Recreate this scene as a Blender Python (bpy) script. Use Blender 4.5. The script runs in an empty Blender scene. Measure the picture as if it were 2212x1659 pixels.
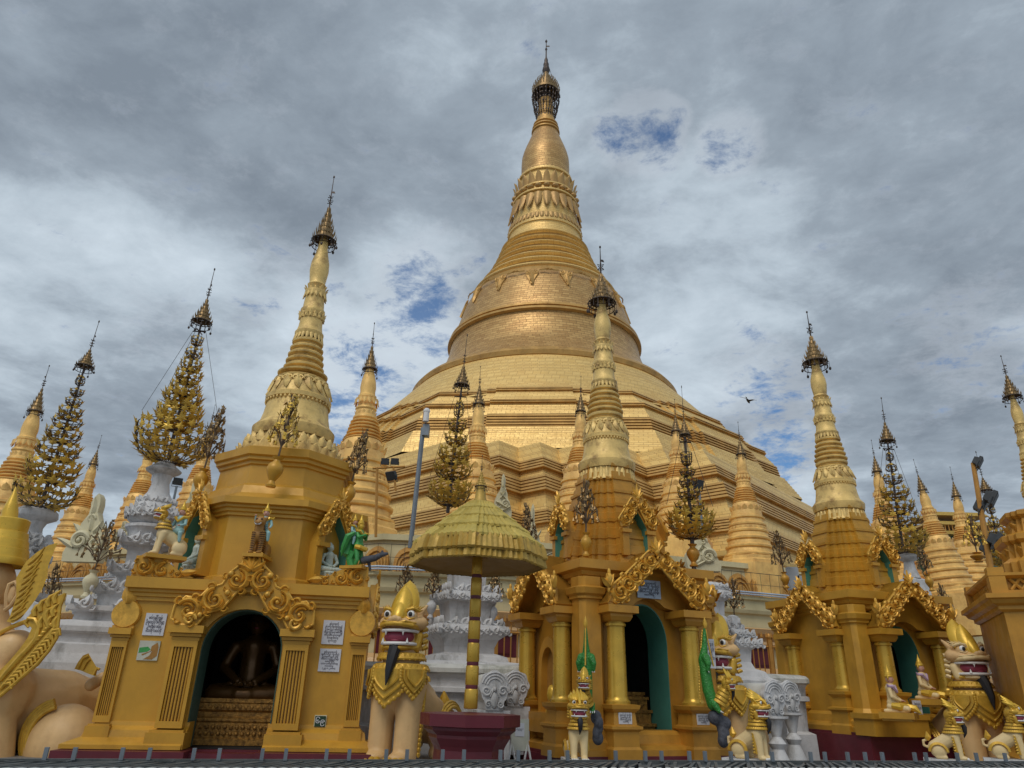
import bpy, bmesh, math, random
from math import sin, cos, pi, radians, sqrt, tan, atan2
from mathutils import Matrix, Vector
random.seed(7)
SC = bpy.context.scene
COL = SC.collection

# ------------------------------------------------------------------ camera
CAM = Vector((0, 0, 1.6)); FPX = 1520.0
camd = bpy.data.cameras.new('camera')
camd.sensor_width = 36; camd.lens = FPX / 2212 * 36
camd.clip_start = 0.1; camd.clip_end = 3000
camo = bpy.data.objects.new('camera', camd); COL.objects.link(camo)
CM = (Matrix.Rotation(radians(90 + 23.5), 4, 'X') @ Matrix.Rotation(radians(1.55), 4, 'Z'))
camo.matrix_world = Matrix.Translation(CAM) @ CM
SC.camera = camo
CM3 = CM.to_3x3()

# ------------------------------------------------------------------ world
SUN_EL, SUN_AZ = 52, 205          # soft sun behind the clouds, above and behind the camera on the left
w = bpy.data.worlds.new('World'); SC.world = w; w.use_nodes = True
nt = w.node_tree; N = nt.nodes; L = nt.links; N.clear()
out = N.new('ShaderNodeOutputWorld'); bg = N.new('ShaderNodeBackground'); L.new(bg.outputs[0], out.inputs[0])
bg.inputs[1].default_value = 0.1
sky = N.new('ShaderNodeTexSky'); sky.sky_type = 'NISHITA'; sky.sun_disc = False
sky.sun_elevation = radians(SUN_EL); sky.sun_rotation = radians(SUN_AZ)
sky.air_density = 1.0; sky.dust_density = 0.6; sky.ozone_density = 2.0
tc = N.new('ShaderNodeTexCoord')
def nd(t, **k):
    n = N.new(t)
    for a, b in k.items(): setattr(n, a, b)
    return n
def mth(op, a, b=None, c=None):
    n = nd('ShaderNodeMath', operation=op)
    for i, x in enumerate((a, b, c)):
        if x is None: continue
        if isinstance(x, (int, float)): n.inputs[i].default_value = x
        else: L.new(x, n.inputs[i])
    return n.outputs[0]
nrm = nd('ShaderNodeVectorMath', operation='NORMALIZE'); L.new(tc.outputs['Generated'], nrm.inputs[0])
sep = nd('ShaderNodeSeparateXYZ'); L.new(nrm.outputs[0], sep.inputs[0])
den = mth('ADD', mth('MAXIMUM', sep.outputs[2], 0.0), 0.16)
px = mth('DIVIDE', sep.outputs[0], den); py = mth('DIVIDE', sep.outputs[1], den)
cmb = nd('ShaderNodeCombineXYZ'); L.new(px, cmb.inputs[0]); L.new(py, cmb.inputs[1])
def noise(scale, det, rough, dist, off=0.0):
    n = nd('ShaderNodeTexNoise'); n.inputs['Scale'].default_value = scale; n.inputs['Detail'].default_value = det
    n.inputs['Roughness'].default_value = rough; n.inputs['Distortion'].default_value = dist
    mp = nd('ShaderNodeMapping'); mp.inputs['Location'].default_value = (off, off * .7, off * .3)
    mp.inputs['Rotation'].default_value = (0, 0, 0.5); mp.inputs['Scale'].default_value = (1.0, 1.1, 1)
    L.new(cmb.outputs[0], mp.inputs[0]); L.new(mp.outputs[0], n.inputs[0]); return n.outputs[0]
n_big = noise(1.1, 3, .5, .2, 3.1); n_mid = noise(2.9, 7, .6, .25, 1.7); n_fine = noise(8, 9, .66, .3, 5.2)
dens = mth('ADD', mth('MULTIPLY', n_big, .44), mth('ADD', mth('MULTIPLY', n_mid, .38), mth('MULTIPLY', n_fine, .18)))
ramp = nd('ShaderNodeValToRGB'); L.new(dens, ramp.inputs[0])
el = ramp.color_ramp.elements
el[0].position = .38; el[0].color = (6.1, 7.0, 7.8, 1)
el[1].position = .64; el[1].color = (2.2, 2.65, 3.2, 1)
e = el.new(.47); e.color = (4.7, 5.5, 6.25, 1)
e = el.new(.54); e.color = (3.2, 3.8, 4.45, 1)
def pdir(u, v):
    return (CM3 @ Vector(((u - 1106) / FPX, -(v - 829.5) / FPX, -1))).normalized()
def patch(u, v, rad, amt, soft=1.0):
    d = pdir(u, v); dt = nd('ShaderNodeVectorMath', operation='DOT_PRODUCT'); L.new(nrm.outputs[0], dt.inputs[0]); dt.inputs[1].default_value = d
    m = nd('ShaderNodeMapRange', interpolation_type='SMOOTHSTEP'); L.new(dt.outputs['Value'], m.inputs[0])
    m.inputs[1].default_value = cos(rad); m.inputs[2].default_value = cos(rad * .15); m.inputs[3].default_value = 0; m.inputs[4].default_value = amt
    return m.outputs[0]
# openings in the cloud deck and brighter / darker cloud banks, each fixed to a direction of the sky
acc = None
for p in [(880, 625, .075, .62), (968, 700, .06, .62), (845, 770, .09, .5), (735, 915, .06, .8), (715, 790, .08, .45), (830, 860, .06, .4), (1385, 290, .075, .78), (1575, 310, .055, .70), (1440, 250, .04, .5),
          (1690, 985, .06, .75), (640, 640, .10, .25), (1640, 830, .09, .45), (2110, 740, .10, .42), (950, 575, .08, .38), (1720, 900, .09, .25), (340, 700, .07, .2)]:
    x = patch(*p); acc = x if acc is None else mth('ADD', acc, x)
bank = None
for p in [(250, 100, .42, .035), (560, 250, .22, .05), (1750, 650, .22, .03), (150, 830, .2, .05), (2000, 900, .2, .055), (900, 150, .22, .03), (1250, 420, .1, .01),
          (0, 0, .35, .07), (2212, 60, .32, .06), (2212, 1200, .3, .05), (1180, 300, .12, -.03), (700, 800, .12, -.04), (60, 500, .3, -.05), (300, 600, .22, -.05), (780, 720, .16, -.07), (880, 560, .1, -.04), (1500, 560, .18, -.06), (700, 480, .25, -.03), (1800, 100, .3, -.015), (2050, 450, .2, .02), (840, 850, .15, -.06), (1900, 250, .2, -.02), (600,830,.12,-.05)]:
    x = patch(*p); bank = x if bank is None else mth('ADD', bank, x)
dens2 = mth('ADD', dens, bank); L.new(dens2, ramp.inputs[0])
n_hole = noise(8.5, 10, .70, .2, 9.4)
hole = nd('ShaderNodeMapRange', interpolation_type='SMOOTHSTEP'); L.new(mth('ADD', acc, mth('MULTIPLY', mth('SUBTRACT', n_hole, .5), 4.6)), hole.inputs[0])
hole.inputs[1].default_value = .42; hole.inputs[2].default_value = 1.5; hole.inputs[3].default_value = 0; hole.inputs[4].default_value = .85
edge = nd('ShaderNodeMapRange', interpolation_type='SMOOTHSTEP'); L.new(mth('ADD', acc, mth('MULTIPLY', mth('SUBTRACT', n_hole, .5), 1.8)), edge.inputs[0])
edge.inputs[1].default_value = .0; edge.inputs[2].default_value = .5; edge.inputs[3].default_value = 0; edge.inputs[4].default_value = .35
mx0 = nd('ShaderNodeMix', data_type='RGBA'); L.new(edge.outputs[0], mx0.inputs[0]); L.new(ramp.outputs[0], mx0.inputs[6]); mx0.inputs[7].default_value = (5.4, 5.9, 6.6, 1)
mx = nd('ShaderNodeMix', data_type='RGBA'); L.new(hole.outputs[0], mx.inputs[0]); L.new(mx0.outputs[2], mx.inputs[6])
tint = nd('ShaderNodeMix', data_type='RGBA', blend_type='MULTIPLY'); tint.inputs[0].default_value = 1; L.new(sky.outputs[0], tint.inputs[6]); tint.inputs[7].default_value = (.42, .80, 1.1, 1)
L.new(tint.outputs[2], mx.inputs[7]); L.new(mx.outputs[2], bg.inputs[0])
sl = bpy.data.lights.new('sun', 'SUN'); sl.energy = 1.3; sl.angle = radians(30); sl.color = (1, .93, .82)
so = bpy.data.objects.new('sun', sl); COL.objects.link(so)
# direction the light comes from
sd = Vector((sin(radians(SUN_AZ)) * cos(radians(SUN_EL)), cos(radians(SUN_AZ)) * cos(radians(SUN_EL)), sin(radians(SUN_EL))))
so.rotation_euler = sd.to_track_quat('Z', 'Y').to_euler()
SC.view_settings.view_transform = 'Standard'; SC.view_settings.look = 'None'; SC.view_settings.exposure = 0.0; SC.view_settings.gamma = 1

# ------------------------------------------------------------------ layout helpers
def at(u, v, Y):
    d = CM3 @ Vector(((u - 1106) / FPX, -(v - 829.5) / FPX, -1)); return CAM + d * (Y / d.y)
def px2m(p):                                       # metres per photo pixel at a point
    c = CM3.transposed() @ (Vector(p) - CAM); return -c.z / FPX

# ------------------------------------------------------------------ materials
MATS = {}
def mat(name, col, rough=.5, metal=0., var=.12, scale=3., bump=.0, bscale=40., dirt=None, damt=.5, dscale=1.2, spec=.5, coat=0., brick=None, streak=False, vor=0.):
    m = bpy.data.materials.new(name); m.use_nodes = True; t = m.node_tree; nn = t.nodes; ll = t.links
    b = nn['Principled BSDF']; b.inputs['Roughness'].default_value = rough; b.inputs['Metallic'].default_value = metal
    b.inputs['Specular IOR Level'].default_value = spec
    if coat: b.inputs['Coat Weight'].default_value = coat; b.inputs['Coat Roughness'].default_value = .25
    tcx = nn.new('ShaderNodeTexCoord')
    def nz(s, det=4, r=.6, src='Object', sc=None):
        x = nn.new('ShaderNodeTexNoise'); x.inputs['Scale'].default_value = s; x.inputs['Detail'].default_value = det; x.inputs['Roughness'].default_value = r
        if sc:
            mp = nn.new('ShaderNodeMapping'); mp.inputs['Scale'].default_value = sc; ll.new(tcx.outputs[src], mp.inputs[0]); ll.new(mp.outputs[0], x.inputs[0])
        else: ll.new(tcx.outputs[src], x.inputs[0])
        return x.outputs[0]
    def mixc(f, a, bcol, mode='MIX'):
        x = nn.new('ShaderNodeMix'); x.data_type = 'RGBA'; x.blend_type = mode
        for s, i in ((f, 0), (a, 6), (bcol, 7)):
            if isinstance(s, (int, float)): x.inputs[i].default_value = s
            elif isinstance(s, tuple): x.inputs[i].default_value = (*s, 1) if len(s) == 3 else s
            else: ll.new(s, x.inputs[i])
        return x.outputs[2]
    def rng(s, a, b2, c=0., d=1.):
        x = nn.new('ShaderNodeMapRange'); x.inputs[1].default_value = a; x.inputs[2].default_value = b2; x.inputs[3].default_value = c; x.inputs[4].default_value = d
        ll.new(s, x.inputs[0]); return x.outputs[0]
    c = tuple(col)
    lo = tuple(x * (1 - var) for x in c); hi = tuple(min(1, x * (1 + var)) for x in c)
    colr = mixc(rng(nz(scale), .3, .7), lo, hi)
    hgt = None
    if brick:
        bw, bh, c2, mort = brick
        br = nn.new('ShaderNodeTexBrick'); ll.new(tcx.outputs['UV'], br.inputs['Vector'])
        br.inputs['Scale'].default_value = 1; br.inputs['Brick Width'].default_value = bw; br.inputs['Row Height'].default_value = bh
        br.inputs['Mortar Size'].default_value = .022; br.inputs['Mortar Smooth'].default_value = .3; br.inputs['Bias'].default_value = -.15
        br.inputs['Color1'].default_value = (*c, 1); br.inputs['Color2'].default_value = (*c2, 1); br.inputs['Mortar'].default_value = (*mort, 1)
        colr = mixc(rng(nz(.35, 3), .35, .7, .0, .35), br.outputs['Color'], tuple(x * .62 for x in c))
        hgt = br.outputs['Fac']
        rr = mixc(.5, br.outputs['Color'], (.3, .3, .3))
    if dirt:
        f = rng(nz(dscale, 8, .7, sc=(1, 1, .35) if streak else None), .5, .72, 0, damt)
        colr = mixc(f, colr, dirt)
    ll.new(colr, b.inputs['Base Color'])
    rv = rng(nz(scale * 2.3, 3), .3, .7, max(.02, rough - .1), min(1, rough + .12)); ll.new(rv, b.inputs['Roughness'])
    if bump or hgt is not None or vor:
        bp = nn.new('ShaderNodeBump'); bp.inputs['Strength'].default_value = max(bump, .0) or .35; bp.inputs['Distance'].default_value = .02
        if vor:
            vx = nn.new('ShaderNodeTexVoronoi'); vx.inputs['Scale'].default_value = vor; ll.new(tcx.outputs['Object'], vx.inputs[0]); ll.new(vx.outputs['Distance'], bp.inputs['Height'])
        elif hgt is not None:
            iv = nn.new('ShaderNodeMath'); iv.operation = 'SUBTRACT'; iv.inputs[0].default_value = 1; ll.new(hgt, iv.inputs[1]); ll.new(iv.outputs[0], bp.inputs['Height'])
        else: ll.new(nz(bscale, 6, .65), bp.inputs['Height'])
        ll.new(bp.outputs[0], b.inputs['Normal'])
    MATS[name] = m; return m
mat('plate_gold', (.90, .62, .22), .46, .30, brick=(.80, .31, (.76, .49, .15), (.44, .25, .08)), dirt=(.62, .36, .11), damt=.4, dscale=.25)
mat('bell_gold', (.66, .41, .15), .42, .4, brick=(.85, .36, (.44, .24, .075), (.13, .06, .02)), dirt=(.44, .22, .07), damt=.5, dscale=.2)
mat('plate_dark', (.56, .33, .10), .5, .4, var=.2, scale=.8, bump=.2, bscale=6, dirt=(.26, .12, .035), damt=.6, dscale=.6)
mat('leaf_stupa', (.88, .53, .17), .5, .2, var=.2, scale=14, bump=.6, bscale=60, dirt=(.50, .23, .06), damt=.7, dscale=9)
mat('pale_gold', (.76, .53, .185), .48, .2, var=.16, scale=5, bump=.35, bscale=26, dirt=(.22, .11, .035), damt=.9, dscale=3.2)
mat('shrine_yellow', (.56, .295, .03), .42, .12, var=.12, scale=1.3, bump=.12, bscale=40, dirt=(.30, .145, .02), damt=.55, dscale=1.4, streak=True)
mat('shrine_orange', (.52, .255, .032), .42, .2, var=.14, scale=2, bump=.12, bscale=40, dirt=(.24, .11, .02), damt=.55, dscale=1.6, streak=True)
mat('shrine_ochre', (.53, .28, .03), .44, .15, var=.14, scale=2, bump=.12, bscale=40, dirt=(.26, .125, .02), damt=.55, dscale=1.6, streak=True)
mat('carved_gold', (.72, .40, .06), .38, .3, var=.2, scale=9, bump=.15, bscale=50, dirt=(.24, .10, .015), damt=.6, dscale=7)
mat('column_gold', (.58, .36, .05), .32, .45, var=.1, scale=4, bump=.05, bscale=60)
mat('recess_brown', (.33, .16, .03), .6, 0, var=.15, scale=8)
mat('skin_cream', (.68, .44, .20), .5, 0, var=.10, scale=2, bump=.12, bscale=30, dirt=(.44, .24, .10), damt=.65, dscale=1.3)
mat('skin_pale', (.76, .58, .30), .5, 0, var=.06, scale=3, bump=.05, bscale=70, dirt=(.5, .33, .14), damt=.4, dscale=2.5)
mat('statue_gold', (.62, .37, .045), .38, .3, var=.15, scale=9, bump=.12, bscale=60, dirt=(.30, .14, .015), damt=.5, dscale=8)
mat('crest_gold', (.70, .44, .05), .35, .3, var=.1, scale=6, bump=.08, bscale=50)
mat('white_paint', (.74, .73, .72), .5, 0, var=.04, scale=6)
mat('white_stone', (.60, .60, .61), .8, 0, var=.12, scale=3, bump=.45, bscale=16, dirt=(.17, .165, .15), damt=.85, dscale=2.2, streak=True)
mat('mossy_stone', (.56, .56, .53), .85, 0, var=.12, scale=3, bump=.4, bscale=14, dirt=(.13, .14, .09), damt=.95, dscale=1.3, streak=True)
mat('cream_stone', (.66, .60, .40), .7, 0, var=.08, scale=2, bump=.2, bscale=16, dirt=(.40, .33, .18), damt=.5, dscale=1.6, streak=True)
mat('cream_wall', (.66, .57, .33), .7, 0, var=.06, scale=.8, bump=.1, bscale=12, dirt=(.36, .28, .12), damt=.45, dscale=.7, streak=True)
mat('peach_wall', (.66, .42, .20), .5, .05, var=.08, scale=1, bump=.08, bscale=12)
mat('petal_orange', (.52, .27, .06), .5, .2, var=.2, scale=5, bump=.2, bscale=20, dirt=(.28, .12, .03), damt=.6, dscale=4)
mat('fence_gold', (.50, .24, .05), .4, .4, var=.1, scale=4)
mat('maroon', (.115, .012, .022), .42, 0, var=.15, scale=3, bump=.05, bscale=50, dirt=(.07, .01, .014), damt=.4)
mat('teal', (.065, .235, .185), .6, 0, var=.08, scale=2)
mat('teal_dark', (.05, .11, .085), .6, 0, var=.08, scale=2)
mat('mouth_red', (.30, .045, .08), .45, 0, var=.1)
mat('black_paint', (.012, .012, .015), .45, 0, var=.2)
mat('eye_white', (.80, .80, .78), .3, 0, var=.02)
mat('green_scale', (.03, .22, .035), .38, 0, var=.3, scale=20, bump=.5, vor=38)
mat('green_leafy', (.05, .30, .07), .4, 0, var=.2, scale=20, bump=.1, bscale=50)
mat('dark_rock', (.075, .08, .10), .8, 0, var=.4, scale=9, bump=1., bscale=16)
mat('parasol_green', (.50, .38, .085), .6, .1, var=.14, scale=5, bump=.25, bscale=30, dirt=(.36, .30, .07), damt=.4, dscale=3)
mat('parasol_gold', (.48, .31, .06), .5, .2, var=.18, scale=7, bump=.2, bscale=30, dirt=(.36, .22, .05), damt=.5, dscale=4)
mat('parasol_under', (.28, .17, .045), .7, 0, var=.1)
mat('dark_metal', (.085, .065, .055), .45, .7, var=.3, scale=12)
mat('hti_gold', (.26, .17, .075), .4, .7, var=.35, scale=14, dirt=(.08, .05, .03), damt=.7, dscale=9)
mat('leaf_gold', (.70, .45, .07), .38, .45, var=.35, scale=6, dirt=(.09, .05, .02), damt=.95, dscale=2.6)
mat('leaf_dark', (.16, .11, .07), .5, .5, var=.4, scale=8)
mat('glass_jewel', (.7, .75, .8), .1, .3, var=.05)
mat('steel', (.22, .25, .28), .45, .5, var=.12, scale=4, dirt=(.12, .11, .1), damt=.5)
mat('steel_dark', (.05, .055, .06), .5, .3, var=.2, scale=6)
mat('blue_grey', (.42, .50, .60), .5, .1, var=.1)
mat('marble', (.60, .66, .58), .45, 0, var=.08, scale=5, dirt=(.42, .42, .28), damt=.5, dscale=6)
mat('face_pink', (.56, .30, .22), .5, 0, var=.06)
mat('robe_blue', (.30, .50, .50), .55, 0, var=.1)
mat('robe_lilac', (.50, .36, .52), .55, 0, var=.1)
mat('tiger_coat', (.34, .16, .03), .5, 0, var=.15, scale=8)
mat('tiger_stripe', (.035, .012, .006), .5, 0)
mat('plaque_white', (.60, .61, .66), .5, 0, var=.06, scale=4, dirt=(.45, .42, .38), damt=.4, dscale=4)
mat('ink', (.03, .02, .045), .6, 0, var=.1)
mat('sign_green', (.012, .045, .018), .4, 0, var=.1)
mat('sign_board', (.50, .50, .42), .7, 0, var=.12, scale=4, dirt=(.20, .22, .10), damt=.7, dscale=4, streak=True)
mat('throne_gold', (.38, .19, .04), .4, .5, var=.5, scale=16, bump=.6, bscale=45, dirt=(.05, .02, .008), damt=.9, dscale=14)
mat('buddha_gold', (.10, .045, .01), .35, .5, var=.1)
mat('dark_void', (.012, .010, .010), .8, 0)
mat('ground_tile', (.20, .19, .18), .6, 0, var=.15, scale=2)
mat('grate', (.11, .12, .12), .5, .4, var=.3, scale=8)
mat('grate_light', (.50, .52, .52), .5, .2, var=.15, scale=8)

# ------------------------------------------------------------------ mesh builder
class MB:
    def __init__(s): s.v = []; s.f = []; s.uv = []; s.M = Matrix(); s.fm = []; s.mi = 0
    def pv(s, p): s.v.append(tuple(s.M @ Vector(p))); return len(s.v) - 1
    def face(s, idx, uv=None): s.f.append(tuple(idx)); s.uv.append(uv); s.fm.append(s.mi)
    def stack(s, plan, prof, cap0=False, cap1=False, closed=True):
        """plan(r, k) -> list of xy; prof = list of (r, z)"""
        rows = []; arc = 0; arcs = []; pr = None; pers = []
        for k, (r, z) in enumerate(prof):
            P = plan(r)
            rows.append([s.pv((x, y, z)) for x, y in P])
            if pr is not None: arc += sqrt((r - pr[0]) ** 2 + (z - pr[1]) ** 2)
            arcs.append(arc); pr = (r, z)
            per = [0.]
            n = len(P)
            for i in range(n if closed else n - 1):
                a = P[i]; b = P[(i + 1) % n]; per.append(per[-1] + sqrt((a[0] - b[0]) ** 2 + (a[1] - b[1]) ** 2))
            pers.append(per)
        n = len(rows[0])
        for k in range(len(rows) - 1):
            for i in range(n if closed else n - 1):
                j = (i + 1) % n; pe = pers[k]
                s.face((rows[k][i], rows[k][j], rows[k + 1][j], rows[k + 1][i]),
                       ((pe[i], arcs[k]), (pe[i + 1], arcs[k]), (pe[i + 1], arcs[k + 1]), (pe[i], arcs[k + 1])))
        if cap0: s.face(rows[0][::-1])
        if cap1: s.face(rows[-1])
    def lathe(s, prof, seg=32, c0=False, c1=False): s.stack(lambda r: circ(r, seg), prof, c0, c1)
    def box(s, c, d, rz=0., taper=1.0):
        x, y, z = c; a, b, h = d[0] / 2, d[1] / 2, d[2] / 2; R = Matrix.Rotation(rz, 3, 'Z')
        V = []
        for zz, k in ((-h, 1.), (h, taper)):
            for sx, sy in ((-1, -1), (1, -1), (1, 1), (-1, 1)):
                p = R @ Vector((sx * a * k, sy * b * k, zz)); V.append(s.pv((x + p.x, y + p.y, z + p.z)))
        for f in ((3, 2, 1, 0), (4, 5, 6, 7), (0, 1, 5, 4), (1, 2, 6, 5), (2, 3, 7, 6), (3, 0, 4, 7)): s.face([V[i] for i in f])
    def tube(s, pts, rad, n=6, caps=True):
        pts = [Vector(p) for p in pts]; rows = []
        if not hasattr(rad, '__len__'): rad = [rad] * len(pts)
        up = Vector((0, 0, 1)); prevn = None
        for i, p in enumerate(pts):
            t = (pts[min(i + 1, len(pts) - 1)] - pts[max(i - 1, 0)])
            if t.length < 1e-9: t = Vector((0, 0, 1))
            t.normalize()
            if prevn is None:
                a = up if abs(t.z) < .9 else Vector((1, 0, 0)); nn = t.cross(a).normalized()
            else:
                nn = (prevn - t * prevn.dot(t))
                nn = nn.normalized() if nn.length > 1e-6 else t.orthogonal().normalized()
            prevn = nn; bb = t.cross(nn)
            rows.append([s.pv(p + (nn * cos(2 * pi * k / n) + bb * sin(2 * pi * k / n)) * rad[i]) for k in range(n)])
        for i in range(len(rows) - 1):
            for k in range(n): j = (k + 1) % n; s.face((rows[i][k], rows[i][j], rows[i + 1][j], rows[i + 1][k]))
        if caps: s.face(rows[0][::-1]); s.face(rows[-1])
    def prism(s, poly, y0, y1):
        """polygon in XZ extruded along Y"""
        a = [s.pv((x, y0, z)) for x, z in poly]; b = [s.pv((x, y1, z)) for x, z in poly]; n = len(poly)
        s.face(a); s.face(b[::-1])
        for i in range(n): j = (i + 1) % n; s.face((a[j], a[i], b[i], b[j]))
    def ell(s, c, r, seg=12, rings=8, R=None):
        c = Vector(c); R = R or Matrix.Identity(3); rows = []
        for i in range(1, rings):
            t = pi * i / rings
            rows.append([s.pv(c + R @ Vector((r[0] * sin(t) * cos(2 * pi * k / seg), r[1] * sin(t) * sin(2 * pi * k / seg), -r[2] * cos(t)))) for k in range(seg)])
        b = s.pv(c + R @ Vector((0, 0, -r[2]))); t_ = s.pv(c + R @ Vector((0, 0, r[2])))
        for i in range(len(rows) - 1):
            for k in range(seg): j = (k + 1) % seg; s.face((rows[i][k], rows[i][j], rows[i + 1][j], rows[i + 1][k]))
        for k in range(seg): j = (k + 1) % seg; s.face((b, rows[0][j], rows[0][k])); s.face((t_, rows[-1][k], rows[-1][j]))
    def quad(s, a, b, c, d): s.face([s.pv(a), s.pv(b), s.pv(c), s.pv(d)])
    def scroll(s, x, z, R, hand=1, a0=0., turns=1.45, y=0., thick=None, n=6, end=.16):
        """carved spiral lying in the XZ plane"""
        K = int(16 * turns); pts = []; rad = []; thick = thick or R * .2
        for i in range(K + 1):
            t = i / K; r = R * (1 - t) ** .8 * (1 - end) + R * end; a = a0 + hand * 2 * pi * turns * t
            pts.append((x + r * cos(a), y - thick * .35, z + r * sin(a))); rad.append(thick * (.45 + .75 * min(1, (1 - t) * 1.2) * min(1, t * 6 + .4)) )
        s.tube(pts, rad, n); s.ell(pts[-1], (thick * .95,) * 3, 8, 6)
    def leaf(s, x, z, ang, l, wd, y=0., d=.03):
        """raised acanthus tip in the XZ plane"""
        ca, sa = cos(ang), sin(ang)
        def P(t, w_, h): return s.pv((x + ca * t * l - sa * w_ * wd, y - h, z + sa * t * l + ca * w_ * wd))
        ts = [0, .25, .5, .75, 1]; wv = [.25, .5, .46, .3, .0]; cv = [0, .02, .06, .14, .3]
        L_ = []; C_ = []; R_ = []
        for t, q, c in zip(ts, wv, cv):
            L_.append(P(t, q + c, 0)); C_.append(P(t, c, d)); R_.append(P(t, -q + c, 0))
        for i in range(4): s.face((L_[i], C_[i], C_[i + 1], L_[i + 1])); s.face((C_[i], R_[i], R_[i + 1], C_[i + 1]))
    def crescent(s, cx, cz, R0, R1, a0, a1, w, y=0., d=.03, lob=5, n=14):
        """curved carved leaf following an arc, with a raised ridge and a lobed outer edge"""
        rows = []
        for i in range(n + 1):
            t = i / n; a = a0 + (a1 - a0) * t; r = R0 + (R1 - R0) * t; ww = w * (.25 + .75 * sin(pi * min(1, .18 + .80 * t))) * (1 - .25 * t)
            if i == n: ww = w * .05
            o = ww * (.5 + .28 * abs(sin(lob * pi * t)))
            pr = [(r - ww * .5, 0), (r - ww * .28, .75), (r, 1.0), (r + o * .5, .45), (r + o, 0)]
            rows.append([s.pv((cx + q * cos(a), y - h * d, cz + q * sin(a))) for q, h in pr])
        for i in range(n):
            for k in range(4): s.face((rows[i][k], rows[i][k + 1], rows[i + 1][k + 1], rows[i + 1][k]))
    def acanthus(s, x, z, R, hand=1, a0=0., y=0.):
        """leafy carved volute filling a disc of radius R"""
        w = R * .40; d = R * .30
        s.crescent(x, z, R * .80, R * .60, a0, a0 + hand * 4.6, w, y, d, 6)
        s.crescent(x - R * .05 * cos(a0), z - R * .05 * sin(a0), R * .50, R * .20, a0 + hand * 2.6, a0 + hand * 7.4, w * .8, y - d * .35, d * .9, 4)
        s.crescent(x, z, R * .55, R * .30, a0 + hand * .2, a0 + hand * 2.4, w * .6, y - d * .1, d * .8, 3)
        s.ell((x, y - d * .5, z), (R * .17, R * .17, R * .17), 8, 6)
        for q, (da, rr, sz) in enumerate(((.3, .95, .34), (1.5, .98, .30), (2.7, .98, .32), (3.9, .95, .28), (5.0, .9, .26))):
            a = a0 + hand * da; px_, pz_ = x + cos(a) * R * rr, z + sin(a) * R * rr
            s.crescent(px_, pz_, R * sz, R * sz * .5, a - hand * 1.9, a + hand * 1.4, R * .22, y, d * .8, 2, 8)
    def petals(s, r, z, n, h, out_=.0, w_=None, curl=.35, seg=4, phase=0., down=False, th=.25):
        """ring of upright rounded petals around Z"""
        w_ = w_ or 2 * pi * r / n * .98; sg = -1 if down else 1
        for k in range(n):
            a = 2 * pi * (k + phase) / n
            rows = []
            for i in range(seg + 1):
                t = i / seg; ww = w_ * .5 * (1 - .25 * t) * sqrt(max(0, 1 - (max(0, t - .35) / .65) ** 2.2)) if t > .35 else w_ * .5 * (1 - .25 * t)
                rr = r + out_ * t + curl * h * t * t * .6
                row = []
                for q in (-1, -.5, 0, .5, 1):
                    aa = a + ww * q / rr; bulge = (1 - q * q) * th * w_ * .6
                    row.append(s.pv(((rr + bulge) * cos(aa), (rr + bulge) * sin(aa), z + sg * h * t)))
                rows.append(row)
            for i in range(seg):
                for q in range(4): s.face((rows[i][q], rows[i][q + 1], rows[i + 1][q + 1], rows[i + 1][q]))
    def build(s, name, m, parent=None, smooth=38, mats=None):
        me = bpy.data.meshes.new(name); me.from_pydata(s.v, [], s.f)
        if any(u is not None for u in s.uv):
            ul = me.uv_layers.new(name='UVMap'); k = 0
            dat = []
            for f, u in zip(s.f, s.uv):
                for i in range(len(f)): dat.extend(u[i] if u else (0., 0.))
            ul.data.foreach_set('uv', dat)
        if mats:
            for x in mats: me.materials.append(MATS[x])
            me.polygons.foreach_set('material_index', s.fm)
        else: me.materials.append(MATS[m])
        bm = bmesh.new(); bm.from_mesh(me)
        if len(s.f) < 200000: bmesh.ops.recalc_face_normals(bm, faces=bm.faces)
        bm.to_mesh(me); bm.free()
        if smooth:
            me.polygons.foreach_set('use_smooth', [True] * len(me.polygons)); me.set_sharp_from_angle(angle=radians(smooth))
        me.update()
        o = bpy.data.objects.new(name, me); COL.objects.link(o)
        if parent is not None: o.parent = parent
        return o
def circ(r, n=32, ph=0.): return [(r * cos(2 * pi * i / n + ph), r * sin(2 * pi * i / n + ph)) for i in range(n)]
def ngon(r, n, ph=0.):                      # r = apothem
    R = r / cos(pi / n); return [(R * cos(2 * pi * (i + .5) / n + ph), R * sin(2 * pi * (i + .5) / n + ph)) for i in range(n)]
def redent(n, a, wc, m, sx, sd, ph=0.):
    """n-sided plan with stepped corners; a = distance of the middle face"""
    pts = []
    for k in range(n):
        phi = 2 * pi * k / n + ph; e = Vector((cos(phi), sin(phi))); t = Vector((-sin(phi), cos(phi)))
        H = [(wc, a)]
        for i in range(1, m + 1): H.append((wc + (i - 1) * sx, a - i * sd)); (H.append((wc + i * sx, a - i * sd)) if i < m else None)
        am = a - m * sd; V = (am * tan(pi / n), am)
        side = [(-x, y) for x, y in H[::-1]] + H
        for x, y in side: p = e * y + t * x; pts.append((p.x, p.y))
        p = e * V[1] + t * V[0]; pts.append((p.x, p.y))
    return pts
def empty(name, loc=(0, 0, 0), rz=0., label=None, cat=None, group=None, scale=None):
    o = bpy.data.objects.new(name, None); COL.objects.link(o); o.location = loc; o.rotation_euler = (0, 0, rz)
    if scale: o.scale = (scale,) * 3 if not hasattr(scale, '__len__') else scale
    o.empty_display_size = .2
    return tag(o, label, cat, group)
def tag(o, label=None, cat=None, group=None, kind=None):
    if label: o['label'] = label
    if cat: o['category'] = cat
    if group: o['group'] = group
    if kind: o['kind'] = kind
    return o
def kids(o): return [c for c in COL.objects if c.parent == o]
CH = {}
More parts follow.
